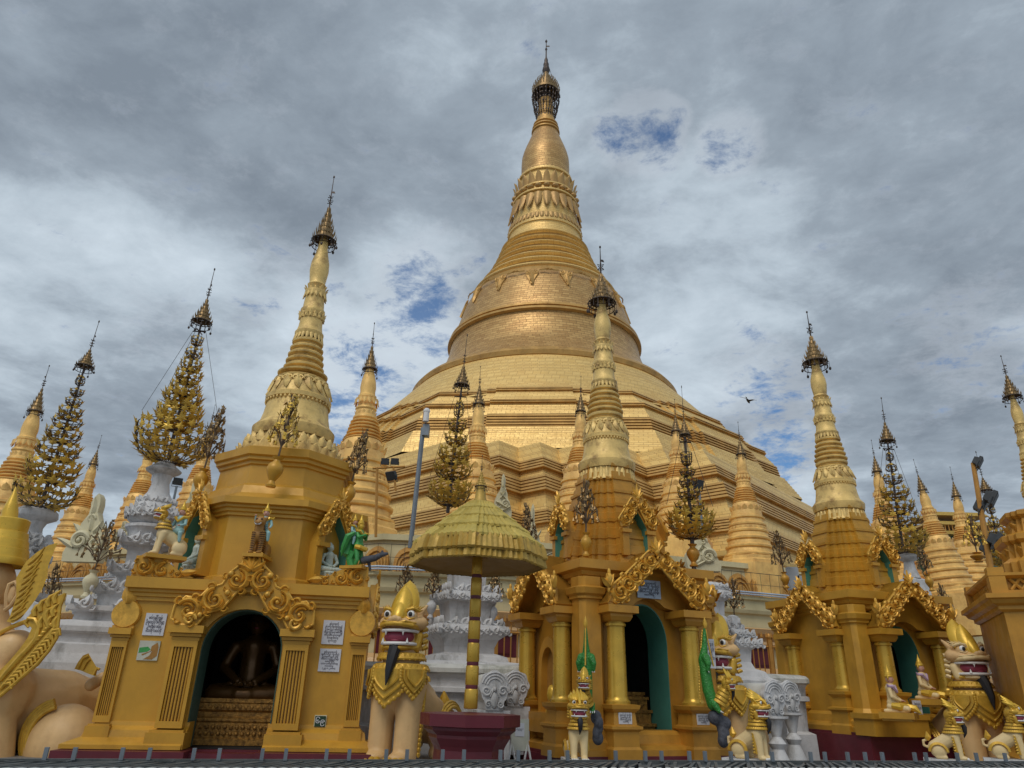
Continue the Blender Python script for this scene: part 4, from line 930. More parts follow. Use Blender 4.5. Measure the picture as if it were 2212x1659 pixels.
m.build('wall', Y_, s1, smooth=30)
m = MB(); m.M = M0; m.prism([(-.70, .6), (-.70, 2.12)] + arch(.70, 2.12, 2.815, 18) + [(.70, 2.12), (.70, .6), (.665, .6)] + ar[::-1] + [(-.665, .6)], .0, -.0) if False else None
a2 = arch(.665, 2.12, 2.78, 18); full = [(-.665, .6)] + a2 + [(.665, .6)]
ids0 = [m.pv((x, -.012, z)) for x, z in full]; ids1 = [m.pv((x * .975, -.015, .6 + (z - .6) * .99)) for x, z in full]; ids2 = [m.pv((x * .975, .55, .6 + (z - .6) * .99)) for x, z in full]
for i in range(len(full) - 1): m.face((ids0[i], ids0[i + 1], ids1[i + 1], ids1[i])); m.face((ids1[i], ids1[i + 1], ids2[i + 1], ids2[i]))
m.build('door_reveal', 'teal_dark', s1, smooth=30)
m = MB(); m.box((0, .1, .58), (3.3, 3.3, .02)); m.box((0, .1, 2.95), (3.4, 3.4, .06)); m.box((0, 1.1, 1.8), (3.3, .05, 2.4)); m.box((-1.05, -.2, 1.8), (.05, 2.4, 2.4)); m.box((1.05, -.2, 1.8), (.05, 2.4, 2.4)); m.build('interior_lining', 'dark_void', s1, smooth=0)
# base mouldings between the pilasters
for x0, x1 in ((-2.05, -.62), (.62, 2.1)):
    m = MB(); m.stack(lambda r: [(x0 - (r if x0 < -1 else 0), -HB - r), (x1 + (r if x1 > 1 else 0), -HB - r), (x1 + (r if x1 > 1 else 0), -HB + .3), (x0 - (r if x0 < -1 else 0), -HB + .3)], [(.36, .60), (.36, .66), (.30, .69), (.14, .76), (.12, .86), (.03, .92), (.02, .98), (-.02, .99)]); m.build('base_moulding', Y_, s1, smooth=0)
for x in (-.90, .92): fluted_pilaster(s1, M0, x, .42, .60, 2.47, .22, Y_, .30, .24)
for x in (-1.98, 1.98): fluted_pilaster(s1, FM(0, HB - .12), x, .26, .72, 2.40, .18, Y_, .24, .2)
# rounded drums above the outer pilasters
for x in (-1.98, 1.99):
    m = MB(); m.M = Matrix.Translation((x, -HB + .12, 2.63)) @ Matrix.Rotation(pi / 2, 4, 'X')
    m.lathe([(.0, .19), (.2, .2), (.22, .2), (.24, .14), (.2, .1), (.2, -.5), (.02, -.5)], 20); m.M = Matrix(); m.box((x, -HB + .15, 2.42), (.34, .4, .05)); m.leaf(x, 2.8, pi / 2, .35, .25, -HB - .05, .1); m.build('drum', 'carved_gold', s1)
# cornice
m = MB(); square_prof(m, Matrix(), [(0, 2.86), (.05, 2.86), (.05, 2.92), (.09, 2.93), (.09, 2.98), (.13, 3.0), (.13, 3.04), (.2, 3.06), (.2, 3.24), (.0, 3.26), (-1.5, 3.27)], HB); m.build('cornice', Y_, s1, smooth=0)
# gable panel over the door with scrolled pediment
m = MB(); m.M = M0
m.prism([(-.70, 2.3)] + [(x * 1.06, z) for x, z in arch(.665, 2.12, 2.78, 18)][2:-2] + [(.70, 2.3), (.72, 2.47), (1.18, 2.47), (1.0, 2.8), (.66, 3.0), (.35, 3.3), (.16, 3.55), (-.16, 3.55), (-.35, 3.3), (-.66, 3.0), (-1.0, 2.8), (-1.18, 2.47), (-.72, 2.47)], -.13, .0); m.build('gable_panel', Y_, s1, smooth=20)
bk = MB(); bk.M = M0; c = MB(); c.M = M0
bp = [(-1.17, 2.56), (-1.15, 2.78), (-1.0, 2.93), (-.8, 2.9), (-.66, 3.08), (-.45, 3.16), (-.34, 3.38), (-.18, 3.52), (-.12, 3.72), (.12, 3.72), (.18, 3.52), (.34, 3.38), (.45, 3.16), (.66, 3.08), (.8, 2.9), (1.0, 2.93), (1.15, 2.78), (1.17, 2.56), (1.0, 2.47), (.74, 2.48), (.62, 2.68), (.38, 2.76), (.2, 3.02), (0, 3.24), (-.2, 3.02), (-.38, 2.76), (-.62, 2.68), (-.74, 2.48), (-1.0, 2.47)]
bk.prism(bp, -.30, -.12)
for s in (-1, 1):
    for x, z, R, h, a in ((.92, 2.70, .235, 1, .5), (.52, 2.90, .235, -1, 1.4), (.215, 3.25, .22, 1, 1.6)):
        hh_ = h * s; aa = a if s > 0 else pi - a
        c.acanthus(s * x, z, R * 1.02, hh_, aa, -.31)
    edge_o = [p for p in bp if p[0] * s >= 0 and p[1] > 2.5]
    c.ell((s * .335, -.33, 3.02), (.055,) * 3, 8, 6); c.ell((s * .72, -.33, 2.64), (.05,) * 3, 8, 6); c.ell((s * .33, -.33, 3.34), (.06,) * 3, 8, 6); c.scroll(s * .86, 2.56, .1, -s, 0, 1.2, -.35, .03)
for a in (-1.1, -.6, -.2, .2, .6, 1.1): c.leaf(0, 3.42, pi / 2 + a, .27, .14, -.33, .06)
c.tube([(x, -.305, z) for x, z in bp] + [(bp[0][0], -.305, bp[0][1])], .022, 6)
o = bk.build('pediment', Y_, s1, smooth=20); c.build('scroll_carving', 'carved_gold', o)
# roof-corner scroll ornaments
for s in (-1, 1):
    m = MB(); m.M = Matrix.Translation((0, -HB - .14, 0)); b = MB(); b.M = m.M
    b.prism([(s * 2.02, 3.25), (s * 2.0, 3.6), (s * 1.7, 3.62), (s * 1.45, 3.5), (s * 1.2, 3.34), (s * .98, 3.26)], .02, .12)
    for x, z, R, h in ((1.83, 3.42, .17, 1), (1.53, 3.38, .14, -1), (1.27, 3.32, .09, 1)): m.acanthus(s * x, z, R * 1.05, h * s, 1.2, .01)
    m.leaf(s * 1.2, 3.34, pi if s > 0 else 0, .26, .12, 0, .05)
    o = b.build('corner_ornament', Y_, s1, smooth=0); m.build('scroll_carving', 'carved_gold', o)
# side pediments seen edge-on
for k in (1, -1): pediment(s1, FM(k, HB), (.92, 2.72), (0, 3.4), .22, .18, 3, -.3, Y_, 'carved_gold')
# plaques on the front wall
plaque(s1, M0, -1.49, 2.48, .34, .36, T_BIG); 
pp = plaque(s1, M0, -1.5, 2.06, .33, .31, None, 'sign_board', name='tile_picture', label='square picture tile with a faded green and brown landscape')
m = MB(); m.M = M0; m.prism([(-1.65, 2.1), (-1.52, 2.12), (-1.47, 2.08), (-1.52, 2.04), (-1.65, 2.02)], -.028, -.024); m.build('green_patch', 'green_leafy', pp, smooth=0)
m = MB(); m.M = M0; m.prism([(-1.46, 2.13), (-1.38, 2.19), (-1.35, 2.12), (-1.35, 1.98), (-1.42, 1.92), (-1.56, 1.92), (-1.47, 1.98), (-1.44, 2.06), (-1.60, 2.0), (-1.58, 1.98), (-1.47, 2.04)], -.028, -.024); m.build('brown_patch', 'recess_brown', pp, smooth=0)
plaque(s1, M0, 1.50, 2.46, .37, .40, T_MID); plaque(s1, M0, 1.495, 2.0, .36, .37, T_LOW, 'steel' if False else 'plaque_white')
plaque(s1, M0, 1.46, 1.035, .2, .19, None, 'cream_stone', name='number_frame'); plaque(s1, M0, 1.46, 1.035, .175, .165, ['\u1046\u1049'], 'sign_green', 'plaque_white', name='number_plate', y=-.014)
# octagonal storeys
OM = pi / 8
def octp(r): return ngon(r, 8, 0.)
m = MB(); m.M = Matrix()
m.stack(lambda r: ngon(r, 8, 0), [(1.74, 3.26), (1.74, 3.34), (1.66, 3.38), (1.62, 4.52)]); m.build('octagon_wall', Y_, s1, smooth=0)
m = MB(); m.stack(octp, [(1.6, 4.46), (1.67, 4.48), (1.67, 4.53), (1.71, 4.55), (1.71, 4.60), (1.76, 4.62), (1.76, 4.66), (1.84, 4.68), (1.84, 4.80), (1.5, 4.88), (1.2, 4.94)]); m.build('octagon_cornice', Y_, s1, smooth=0)
m = MB(); m.stack(octp, [(1.6, 4.80), (1.52, 4.88), (1.42, 4.98), (1.36, 5.14), (1.28, 5.2), (1.25, 5.58), (1.29, 5.60), (1.29, 5.66), (1.35, 5.68), (1.35, 5.74), (1.40, 5.77), (1.40, 5.93), (1.2, 6.0), (.8, 6.02)]); m.build('upper_storey', Y_, s1, smooth=0)
m = MB(); m.lathe([(1.16, 5.95), (1.16, 6.0), (1.02, 6.03), (.98, 6.3), (.9, 6.4), (.8, 6.45)], 48); m.petals(1.06, 6.0, 26, .24, .03, curl=.05, th=.3); m.petals(.96, 6.24, 26, .24, .02, curl=-.35, th=.4); m.build('lotus_base', 'pale_gold', s1)
spire_parts(s1, 6.72, 7.15, up=.86)
# niches on the diagonal faces
for k, ph in ((0, -45), (1, 45), (2, 135), (3, 225)):
    M = Matrix.Rotation(radians(ph), 4, 'Z') @ Matrix.Translation((0, -1.64, 0))
    if k > 1: continue
    m = MB(); m.M = M; ar3 = [(-.29, 4.02), (-.27, 4.22), (-.12, 4.46), (0, 4.64), (.12, 4.46), (.27, 4.22), (.29, 4.02)]
    m.prism([(-.44, 3.36), (-.29, 3.36)] + ar3 + [(.29, 3.36), (.44, 3.36), (.44, 4.1), (.32, 4.4), (0, 4.84), (-.32, 4.4), (-.44, 4.1)], -.22, .08)
    for s in (-1, 1): m.box((s * .32, -.24, 4.04), (.26, .1, .08)); m.box((s * .32, -.24, 3.42), (.26, .12, .1))
    o = m.build('niche', Y_, s1, smooth=25)
    q = MB(); q.M = M; full = [(-.29, 3.36)] + ar3 + [(.29, 3.36)]; i0 = [q.pv((x, -.224, z)) for x, z in full]; i1 = [q.pv((x * .98, .02, z)) for x, z in full]
    for i in range(len(full) - 1): q.face((i0[i], i0[i + 1], i1[i + 1], i1[i]))
    q.face(i1); q.build('teal_recess', 'teal', o, smooth=0)
    pediment(s1, M, (.39, 4.28), (0, 4.90), .12, .10, 4, -.26, Y_, 'carved_gold', mid=(.26, 4.52), crown=1.3, th=.06)

# ------------------------------------------------------------------ square shrines with columned porches
def shrine_b(label, O, psi, col, zp=.6, W=2.5, left='niche', name='shrine', tower_s=1.0):
    h = W / 2; nF = Vector((sin(psi), -cos(psi))); tF = Vector((cos(psi), sin(psi))); c = Vector(O) - nF * h + tF * h
    r = empty(name, (c.x, c.y, 0), psi, label, 'shrine', 'spired shrines in front of the pagoda')
    m = MB(); m.box((0, 0, zp - .35), (W + .75, W + .75, .7)); m.box((0, 0, zp + .02), (W + .62, W + .62, .06)); m.build('plinth', 'maroon', r, smooth=0)
    # core walls with a door in the front
    dh, zs, zt = .50, 2.45, 3.12
    m = MB(); m.M = FM(0, h - .12); ar = arch(dh, zs, zt, 16, 2.0)
    m.prism([(-h, zp), (-dh, zp)] + ar + [(dh, zp), (h, zp), (h, 3.5), (-h, 3.5)], 0, .35)
    m.M = Matrix(); m.box((-h + .2, .23, (zp + 3.5) / 2), (.4, W - .7, 3.5 - zp)); m.box((h - .2, .23, (zp + 3.5) / 2), (.4, W - .7, 3.5 - zp)); m.box((0, h - .2, (zp + 3.5) / 2), (W, .3, 3.5 - zp))
    m.build('wall', col, r, smooth=30)
    m = MB(); m.M = FM(0, h - .12); full = [(-dh, zp)] + ar + [(dh, zp)]
    i0 = [m.pv((x, -.012, z)) for x, z in full]; i1 = [m.pv((x * .97, -.014, zp + (z - zp) * .99)) for x, z in full]; i2 = [m.pv((x * .97, .62, zp + (z - zp) * .99)) for x, z in full]
    for i in range(len(full) - 1): m.face((i0[i], i0[i + 1], i1[i + 1], i1[i])); m.face((i1[i], i1[i + 1], i2[i + 1], i2[i]))
    m.build('door_reveal', 'teal', r, smooth=30)
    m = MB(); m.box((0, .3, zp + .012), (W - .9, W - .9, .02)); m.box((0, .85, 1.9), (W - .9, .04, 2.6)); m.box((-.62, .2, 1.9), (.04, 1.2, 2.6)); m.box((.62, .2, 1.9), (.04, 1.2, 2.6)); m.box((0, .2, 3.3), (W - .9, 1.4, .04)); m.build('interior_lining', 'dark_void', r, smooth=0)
    # corner pillars
    for sx in (-1, 1):
        for sy in (-1, 1):
            m = MB(); m.M = Matrix.Translation((sx * (h - .08), sy * (h - .08), 0))
            def pl(q): return [(-q, -q * .62), (-q * .62, -q), (q * .62, -q), (q, -q * .62), (q, q * .62), (q * .62, q), (-q * .62, q), (-q, q * .62)]
            m.stack(pl, [(.34, zp), (.34, zp + .25), (.29, zp + .3), (.29, zp + .42), (.24, zp + .5), (.23, 3.1), (.27, 3.12), (.27, 3.16), (.31, 3.2), (.33, 3.3), (.24, 3.34), (.24, 3.5)], False, True)
            m.build('corner_pillar', col, r, smooth=0)
    m = MB(); square_prof(m, Matrix(), [(-.1, 3.36), (.0, 3.40), (.05, 3.44), (.05, 3.50), (.1, 3.53), (.12, 3.6), (.2, 3.64), (.2, 3.80), (.0, 3.84), (-.8, 3.86)], h); m.build('cornice', col, r, smooth=0)
    m = MB(); square_prof(m, Matrix(), [(.28, zp + .04), (.28, zp + .14), (.2, zp + .2), (.1, zp + .22), (.08, zp + .36), (.02, zp + .42), (-.1, zp + .43)], h); m.build('base_moulding', col, r, smooth=0) if left != 'plainx' else None
    # porches
    for k in (0, -1, 1):
        pl_in = (k == -1 and left == 'plain'); M = FM(k, h - (.16 if pl_in else 0)); x_ = .77
        for s in (-1, 1):
            m = MB(); m.M = M @ Matrix.Translation((s * x_, -.22, 0))
            z_ = zp
            def sqp(q): return [(-q, -q), (q, -q), (q, q), (-q, q)]
            m.stack(sqp, [(.27, z_), (.27, z_ + .16), (.24, z_ + .2), (.24, z_ + .42), (.29, z_ + .46), (.29, z_ + .5), (.22, z_ + .52), (.20, z_ + .70), (.26, z_ + .76), (.27, z_ + .82), (.2, z_ + .83)], False, True)
            o = m.build('pedestal', col, r, smooth=0)
            m = MB(); m.M = M @ Matrix.Translation((s * x_, -.22, 0)); m.lathe([(.21, z_ + .82), (.21, z_ + .87), (.18, z_ + .9), (.165, z_ + .95), (.155, 2.60), (.155, 2.66), (.18, 2.67), (.18, 2.71), (.155, 2.72), (.155, 2.76)], 24)
            m.build('column', 'column_gold', r)
            m = MB(); m.M = M @ Matrix.Translation((s * x_, -.22, 0)); m.stack(sqp, [(.17, 2.74), (.19, 2.76), (.22, 2.82), (.22, 2.86), (.3, 2.88), (.3, 3.0), (.2, 3.01)], True, True); m.build('capital', col, r, smooth=0)
        # gable roof of the porch and its carved front
        m = MB(); m.M = M; a_ = arch(.54, 2.55, 3.2, 14)
        gp = [(-.98, 3.0), (-.80, 3.28), (-.5, 3.56), (-.22, 3.84), (0, 4.02), (.22, 3.84), (.5, 3.56), (.80, 3.28), (.98, 3.0)]
        m.prism(gp[:] + ([(.62, 3.0)] + [(x, z) for x, z in a_[::-1] if z > 3.0] + [(-.62, 3.0)]), -.12, .35); m.build('gable', col, r, smooth=20)
        m = MB(); m.M = M; io = [(x * 1.08, z + .03) for x, z in gp]
        for i in range(len(gp) - 1): m.quad((io[i][0], -.5 if not pl_in else -.40, io[i][1]), (io[i + 1][0], -.5 if not pl_in else -.40, io[i + 1][1]), (io[i + 1][0], .5, io[i + 1][1] + .0), (io[i][0], .5, io[i][1])); 
        m.prism(io + [(x * .96, z - .06) for x, z in gp[::-1]], -.46 if not pl_in else -.38, .35); m.build('porch_roof', col, r, smooth=20)
        pediment(r, M, (.90, 3.16), (0, 3.90), .18, .145, 5, -.48 if not (k == -1 and left == 'plain') else -.44, col, 'carved_gold', mid=(.55, 3.46), crown=1.0, th=.06)
        for s in (-1, 1):
            m = MB(); m.M = M; 
            yy_ = -.5 if not (k == -1 and left == 'plain') else -.42
            for a in (-.6, 0, .6): m.leaf(s * 1.03, 3.30, pi / 2 + a - s * .1, .22, .12, yy_, .05)
            m.ell((s * 1.03, yy_, 3.42), (.07, .06, .11), 8, 6); m.ell((s * 1.03, yy_, 3.54), (.03, .03, .07), 8, 6); m.build('acroterion', 'carved_gold', r)
        if k == -1 and left == 'niche':
            m = MB(); m.M = M; an = arch(.27, 2.0, 2.36, 12); ao = arch(.40, 2.0, 2.55, 12)
            m.prism([(-.40, 1.25), (-.27, 1.25)] + an + [(.27, 1.25), (.40, 1.25)] + ao[::-1], -.14, .0); m.box((0, -.12, 1.18), (.95, .36, .14)); m.box((0, -.16, 1.02), (.85, .3, .2)); m.build('niche_frame', col, r, smooth=30)
            m = MB(); m.M = M; fl = [(-.27, 1.25)] + an + [(.27, 1.25)]; m.face([m.pv((x, -.015, z)) for x, z in fl]); m.build('niche_back', 'recess_brown', r, smooth=0)
            m = MB(); m.M = M; m.ell((.1, -.1, 1.55), (.12, .08, .16), 12, 8); m.lathe([(.01, 1.2), (.16, 1.25), (.14, 1.38), (.05, 1.42)], 16); m.build('offering_bowl', 'crest_gold', r)
    # stepped tower
    a0 = 1.2 * tower_s; T = 8; pr = []; z = 3.84
    wds = [1.10, 1.04, .96, .87, .78, .69, .61]; hs = [.24, .34, .34, .32, .30, .30, .30]
    for wq, hq in zip(wds, hs): pr += [(wq, z), (wq - .015, z + hq * .40), (wq - .045, z + hq * .44), (wq - .06, z + hq * .78), (wq - .035, z + hq * .80), (wq - .035, z + hq * .985)]; z += hq
    m = MB(); m.stack(lambda q: redent(4, q, q * .36, 3, q * .15, q * .13, pi / 2), [(1.15, 3.82)] + pr + [(.56, z + .02), (.5, z + .1)]); m.build('tower', col, r, smooth=0)
    for k in (0, -1, 1):
        M = FM(k, .97)
        m = MB(); m.M = M; ar3 = [(-.2, 4.42), (-.19, 4.55), (-.09, 4.72), (0, 4.85), (.09, 4.72), (.19, 4.55), (.2, 4.42)]
        m.prism([(-.34, 4.0), (-.2, 4.0)] + ar3 + [(.2, 4.0), (.34, 4.0), (.34, 4.5), (0, 5.0), (-.34, 4.5)], -.16, .4)
        for s in (-1, 1): m.box((s * .27, -.17, 4.46), (.2, .08, .07))
        o = m.build('niche', col, r, smooth=25)
        q = MB(); q.M = M; full = [(-.2, 4.0)] + ar3 + [(.2, 4.0)]; i0 = [q.pv((x, -.163, z_)) for x, z_ in full]; i1 = [q.pv((x * .98, .22, z_)) for x, z_ in full]
        for i in range(len(full) - 1): q.face((i0[i], i0[i + 1], i1[i + 1], i1[i]))
        q.face(i1); q.box((0, .1, 4.08), (.38, .2, .16)); q.build('teal_recess', 'teal', o, smooth=0)
        pediment(r, M, (.34, 4.62), (0, 5.06), .13, .11, 3, -.2, col, 'carved_gold', mid=(.21, 4.82), crown=1.3, th=.06)
    spire_parts(r, z + .12, 11.75 - (z + .12), R=.88, up=1.1)
    return r
s2 = shrine_b('orange shrine with an open arched doorway, columned porches and a stepped tower', (1.40, 13.0), radians(22), 'shrine_orange', .60)
s3 = shrine_b('ochre shrine on a tall maroon plinth with a blank gabled wall facing the camera', tuple(at(1883, 1592, 16.0))[:2], radians(17), 'shrine_ochre', .93, left='plain')
# inscriptions and steps of the two shrines
plaque(s2, FM(0, 1.25), 0, 3.36, .5, .32, T_LOW[:5], 'blue_grey', y=-.13)
for x in (-.77, .77): plaque(s2, FM(0, 1.25 + .22 + .2), x, 1.22, .25, .17, T_LOW[1:5], y=0)
plaque(s2, FM(0, 1.25), 1.17, 2.3, .2, .5, T_LOW[2:7], y=-.24)
m = MB()
for q, (z, d) in enumerate(((.75, .35), (.98, .25), (1.2, .15), (1.42, .05), (1.5, 0.))): m.box((0, -.55 + q * .09, z), (.9, .5 - q * .05, .22)); m.box((0, -.58 + q * .09, z + .1), (.94, .5 - q * .05, .05))
th2 = m.build('throne', 'throne_gold', None, smooth=0); th2.location = s2.location; th2.rotation_euler = s2.rotation_euler; tag(th2, 'stepped gilded altar inside the open doorway of the orange shrine', 'altar')
plaque(s3, FM(0, 1.25), -.45, 1.45, .2, .32, T_LOW[2:6], y=-.5, name='plaque')
plaque(s3, FM(0, 1.25), -1.2, 3.2, .2, .3, T_LOW[2:6], y=-.06, name='plaque', mt='cream_stone')
m = MB(); m.M = FM(0, 1.25); m.box((-1.0, -.32, 1.13), (1.35, .55, .38)); m.box((-1.0, -.32, 1.3), (1.42, .62, .1)); m.build('ledge', 'shrine_ochre', s3, smooth=0)
# throne and seated image in the left shrine
m = MB()
def sqp(q): return [(-q, -q * .45), (q, -q * .45), (q, q * .45), (-q, q * .45)]
m.stack(sqp, [(.86, .6), (.86, .70), (.80, .72), (.80, .95), (.84, .98), (.84, 1.02), (.76, 1.05), (.76, 1.12), (.86, 1.16), (.86, 1.26), (.9, 1.28), (.9, 1.34), (.5, 1.35)], False, True)
for z in (.78, .88, 1.2): 
    for q in range(17): m.ell((-.8 + q * .1, -.38, z), (.035, .03, .035), 6, 5)
m.petals(.001, 0, 1, .001) if False else None
th = m.build('throne', 'throne_gold', None, smooth=30); loc = s1.matrix_basis if False else None
th.location = (c1.x + n1.x * .75, c1.y + n1.y * .75, 0); th.rotation_euler = (0, 0, PS1); tag(th, 'wide carved gilded throne inside the dark doorway of the octagonal shrine', 'throne')
# ------------------------------------------------------------------ continuous bodies: overlapping volumes fused by a voxel remesh
def blob(name, prims, vox, mt, parent=None, smooth_it=6, M=None):
    m = MB(); m.M = M or Matrix()
    for p in prims:
        if p[0] == 'e': m.ell(p[1], p[2] if hasattr(p[2], '__len__') else (p[2],) * 3, 18, 12, p[3] if len(p) > 3 else None)
        else:                                  # chain of (point, radius)
            ch = p[1]
            for i in range(len(ch) - 1):
                (a, ra), (b, rb) = ch[i], ch[i + 1]; a = Vector(a); b = Vector(b); n = 5
                m.tube([a.lerp(b, t / n) for t in range(n + 1)], [ra + (rb - ra) * t / n for t in range(n + 1)], 14); m.ell(a, (ra,) * 3, 14, 10); m.ell(b, (rb,) * 3, 14, 10)
    o = m.build(name, mt, None, smooth=0)
    md = o.modifiers.new('r', 'REMESH'); md.mode = 'VOXEL'; md.voxel_size = vox
    ms_ = o.modifiers.new('s', 'SMOOTH'); ms_.factor = .6; ms_.iterations = smooth_it
    bpy.context.view_layer.update()
    me = bpy.data.meshes.new_from_object(o.evaluated_get(bpy.context.evaluated_depsgraph_get()))
    o.modifiers.clear(); old = o.data; o.data = me; bpy.data.meshes.remove(old); me.name = name
    if not me.materials: me.materials.append(MATS[mt])
    me.polygons.foreach_set('use_smooth', [True] * len(me.polygons))
    if parent is not None: o.parent = parent
    return o
def lookM(c, yaw=0., pitch=0., s=1.): return Matrix.Translation(c) @ Matrix.Rotation(yaw, 4, 'Z') @ Matrix.Rotation(pitch, 4, 'X') @ Matrix.Scale(s, 4)

def lion_head(root, H, s=1., gold='statue_gold', crest='crest_gold', face='skin_cream', small=False, vx=.018):
    """guardian lion head; H places a head of about 0.8 m, looking along -Y"""
    B = lambda *a, **k: blob(*a, M=H, **k)
    head = blob('head', [('e', (0, .06, .02), (.36, .32, .34)), ('e', (0, -.16, .10), (.33, .26, .16)), ('e', (0, -.34, .10), (.27, .2, .085)), ('c', [((-.25, -.2, .1), .11), ((-.36, .0, .12), .13)]), ('c', [((.25, -.2, .1), .11), ((.36, .0, .12), .13)]),
                        ('e', (-.23, -.20, .24), .11), ('e', (.23, -.20, .24), .11), ('c', [((-.30, .05, .3), .08), ((-.42, .12, .46), .03)]), ('c', [((.30, .05, .3), .08), ((.42, .12, .46), .03)]),
                        ('e', (0, -.52, .17), (.075, .06, .06)), ('e', (-.085, -.50, .155), .055), ('e', (.085, -.50, .155), .055)], vx, face, root, M=H)
    mz = blob('muzzle', [('c', [((-.33, -.1, .03), .055), ((-.30, -.36, .05), .055), ((-.16, -.50, .07), .05), ((0, -.53, .08), .05), ((.16, -.50, .07), .05), ((.30, -.36, .05), .055), ((.33, -.1, .03), .055)]),
                           ('e', (0, -.2, -.34), (.30, .27, .075)), ('c', [((-.33, .0, -.12), .10), ((-.30, -.05, -.33), .10)]), ('c', [((.33, .0, -.12), .10), ((.30, -.05, -.33), .10)]), ('e', (0, .08, -.2), (.37, .26, .28))], vx, gold, root, M=H)
    m = MB(); m.M = H; m.ell((0, -.17, -.14), (.29, .275, .17), 20, 10); m.ell((0, -.25, -.22), (.15, .19, .07), 12, 8); m.build('mouth', 'mouth_red', mz)
    m = MB(); m.M = H                           # white gums and fangs
    for zz, r0, yy in ((-.04, .028, 0), (-.27, .030, .03)):
        m.tube([(x, y + yy, zz) for x, y in ((-.325, -.06), (-.315, -.25), (-.24, -.40), (-.12, -.475), (0, -.49), (.12, -.475), (.24, -.40), (.315, -.25), (.325, -.06))], r0, 8)
    for sx in (-1, 1):
        m.tube([(sx * .32, -.06, -.02), (sx * .335, -.03, -.15), (sx * .32, -.05, -.28)], .034, 6)
        for x, y, d in ((.17, -.45, -1), (.24, -.39, 1)): m.tube([(sx * x, y, -.04 if d < 0 else -.26), (sx * x, y, -.13 if d < 0 else -.17)], [.032, .004], 6)
    m.build('teeth', 'white_paint', mz)
    for sx in (-1, 1):
        m = MB(); m.M = H; m.ell((sx * .235, -.275, .265), (.074, .05, .074), 14, 10); e = m.build('eye', 'eye_white', head)
        m = MB(); m.M = H; m.ell((sx * .235, -.315, .262), (.042, .024, .048), 12, 8); m.build('pupil', 'black_paint', head)
    m = MB(); m.M = H
    for sx in (-1, 1):
        m.tube([(sx * .12, -.30, .27), (sx * .17, -.30, .35), (sx * .27, -.27, .375), (sx * .36, -.16, .33), (sx * .39, -.05, .36)], [.015, .03, .034, .03, .01], 6)
        m.tube([(sx * .14, -.31, .22), (sx * .22, -.33, .175), (sx * .31, -.27, .2)], [.01, .018, .01], 6)
        for q in range(4): m.tube([(sx * (.2 + .05 * q), -.25 + q * .03, .37), (sx * (.26 + .06 * q), -.2 + q * .05, .44)], [.022, .004], 5)
        for q in range(5): m.tube([(sx * .38, -.02 + .03 * q, .1 - q * .11), (sx * (.44), .08 + .02 * q, .13 - q * .11), (sx * .40, .2, .17 - q * .11)], [.045, .05, .01], 6)
        m.tube([(sx * .10, -.545, .10), (sx * .2, -.50, .12), (sx * .32, -.33, .1), (sx * .36, -.1, .12)], [.01, .022, .022, .01], 6)
    m.build('brow', gold, head)
    if not small:
        for q, (w_, h_, y0, x0) in enumerate(((.28, .66, -.30, 0), (.21, .52, -.36, .0), (.14, .34, -.40, .0))):
            pts = []; n = 9
            cm = MB(); cm.M = H; rows = []
            for i in range(n + 1):
                t = i / n; zz = .14 + q * .01 + t * (h_ + .16) ; yy = y0 + (t ** 1.6) * (.50 if q == 0 else .34) - .02 * q; ww = w_ * sin(pi * min(1, .22 + .78 * t)) ** .65 if t < .98 else .006
                rows.append([cm.pv((ww * sin(a), yy + (1 - cos(a)) * ww * 1.0 - .03, zz)) for a in (-1.5, -1.1, -.7, -.35, 0, .35, .7, 1.1, 1.5)])
            for i in range(n):
                for k in range(8): cm.face((rows[i][k], rows[i][k + 1], rows[i + 1][k + 1], rows[i + 1][k]))
                cm.face((rows[i][8], rows[i][0], rows[i + 1][0], rows[i + 1][8]))
            cm.build('crest', crest, head, smooth=50)
    else:
        cm = MB(); cm.M = H
        for q in range(7):
            a = (q - 3) * .42; l = .42 - abs(q - 3) * .03
            cm.tube([(.26 * sin(a), -.12, .22 + .1 * cos(a)), (.36 * sin(a), .0, .40 + .1 * cos(a)), (.38 * sin(a), .2, .44 + l * cos(a) * .6), (.36 * sin(a), .34, .46 + l * cos(a) * .9)], [.10, .11, .075, .01], 7)
        cm.tube([(0, -.42, .19), (0, -.34, .3), (0, -.1, .42)], [.03, .07, .11], 7)
        cm.build('crest', crest, head, smooth=50)
    return head
def collar_rings(m, cx, cy, z0, z1, r0, r1, n, tilt=0.):
    for k in range(n):
        f = k / max(1, n - 1); r = r0 + (r1 - r0) * f; z = z0 + (z1 - z0) * f; h = (z1 - z0) / n
        M0 = m.M; m.M = M0 @ Matrix.Translation((cx + tilt * 0, cy + tilt * f, z))
        m.lathe([(r * .85, -h * .55), (r * 1.03, -h * .5), (r * 1.05, -h * .3), (r * .97, h * .1), (r * .9, h * .5), (r * .8, h * .55)], 30)
        m.petals(r * .93, h * .35, 26, h * .95, r * .09, curl=0, down=True, th=.25); m.M = M0
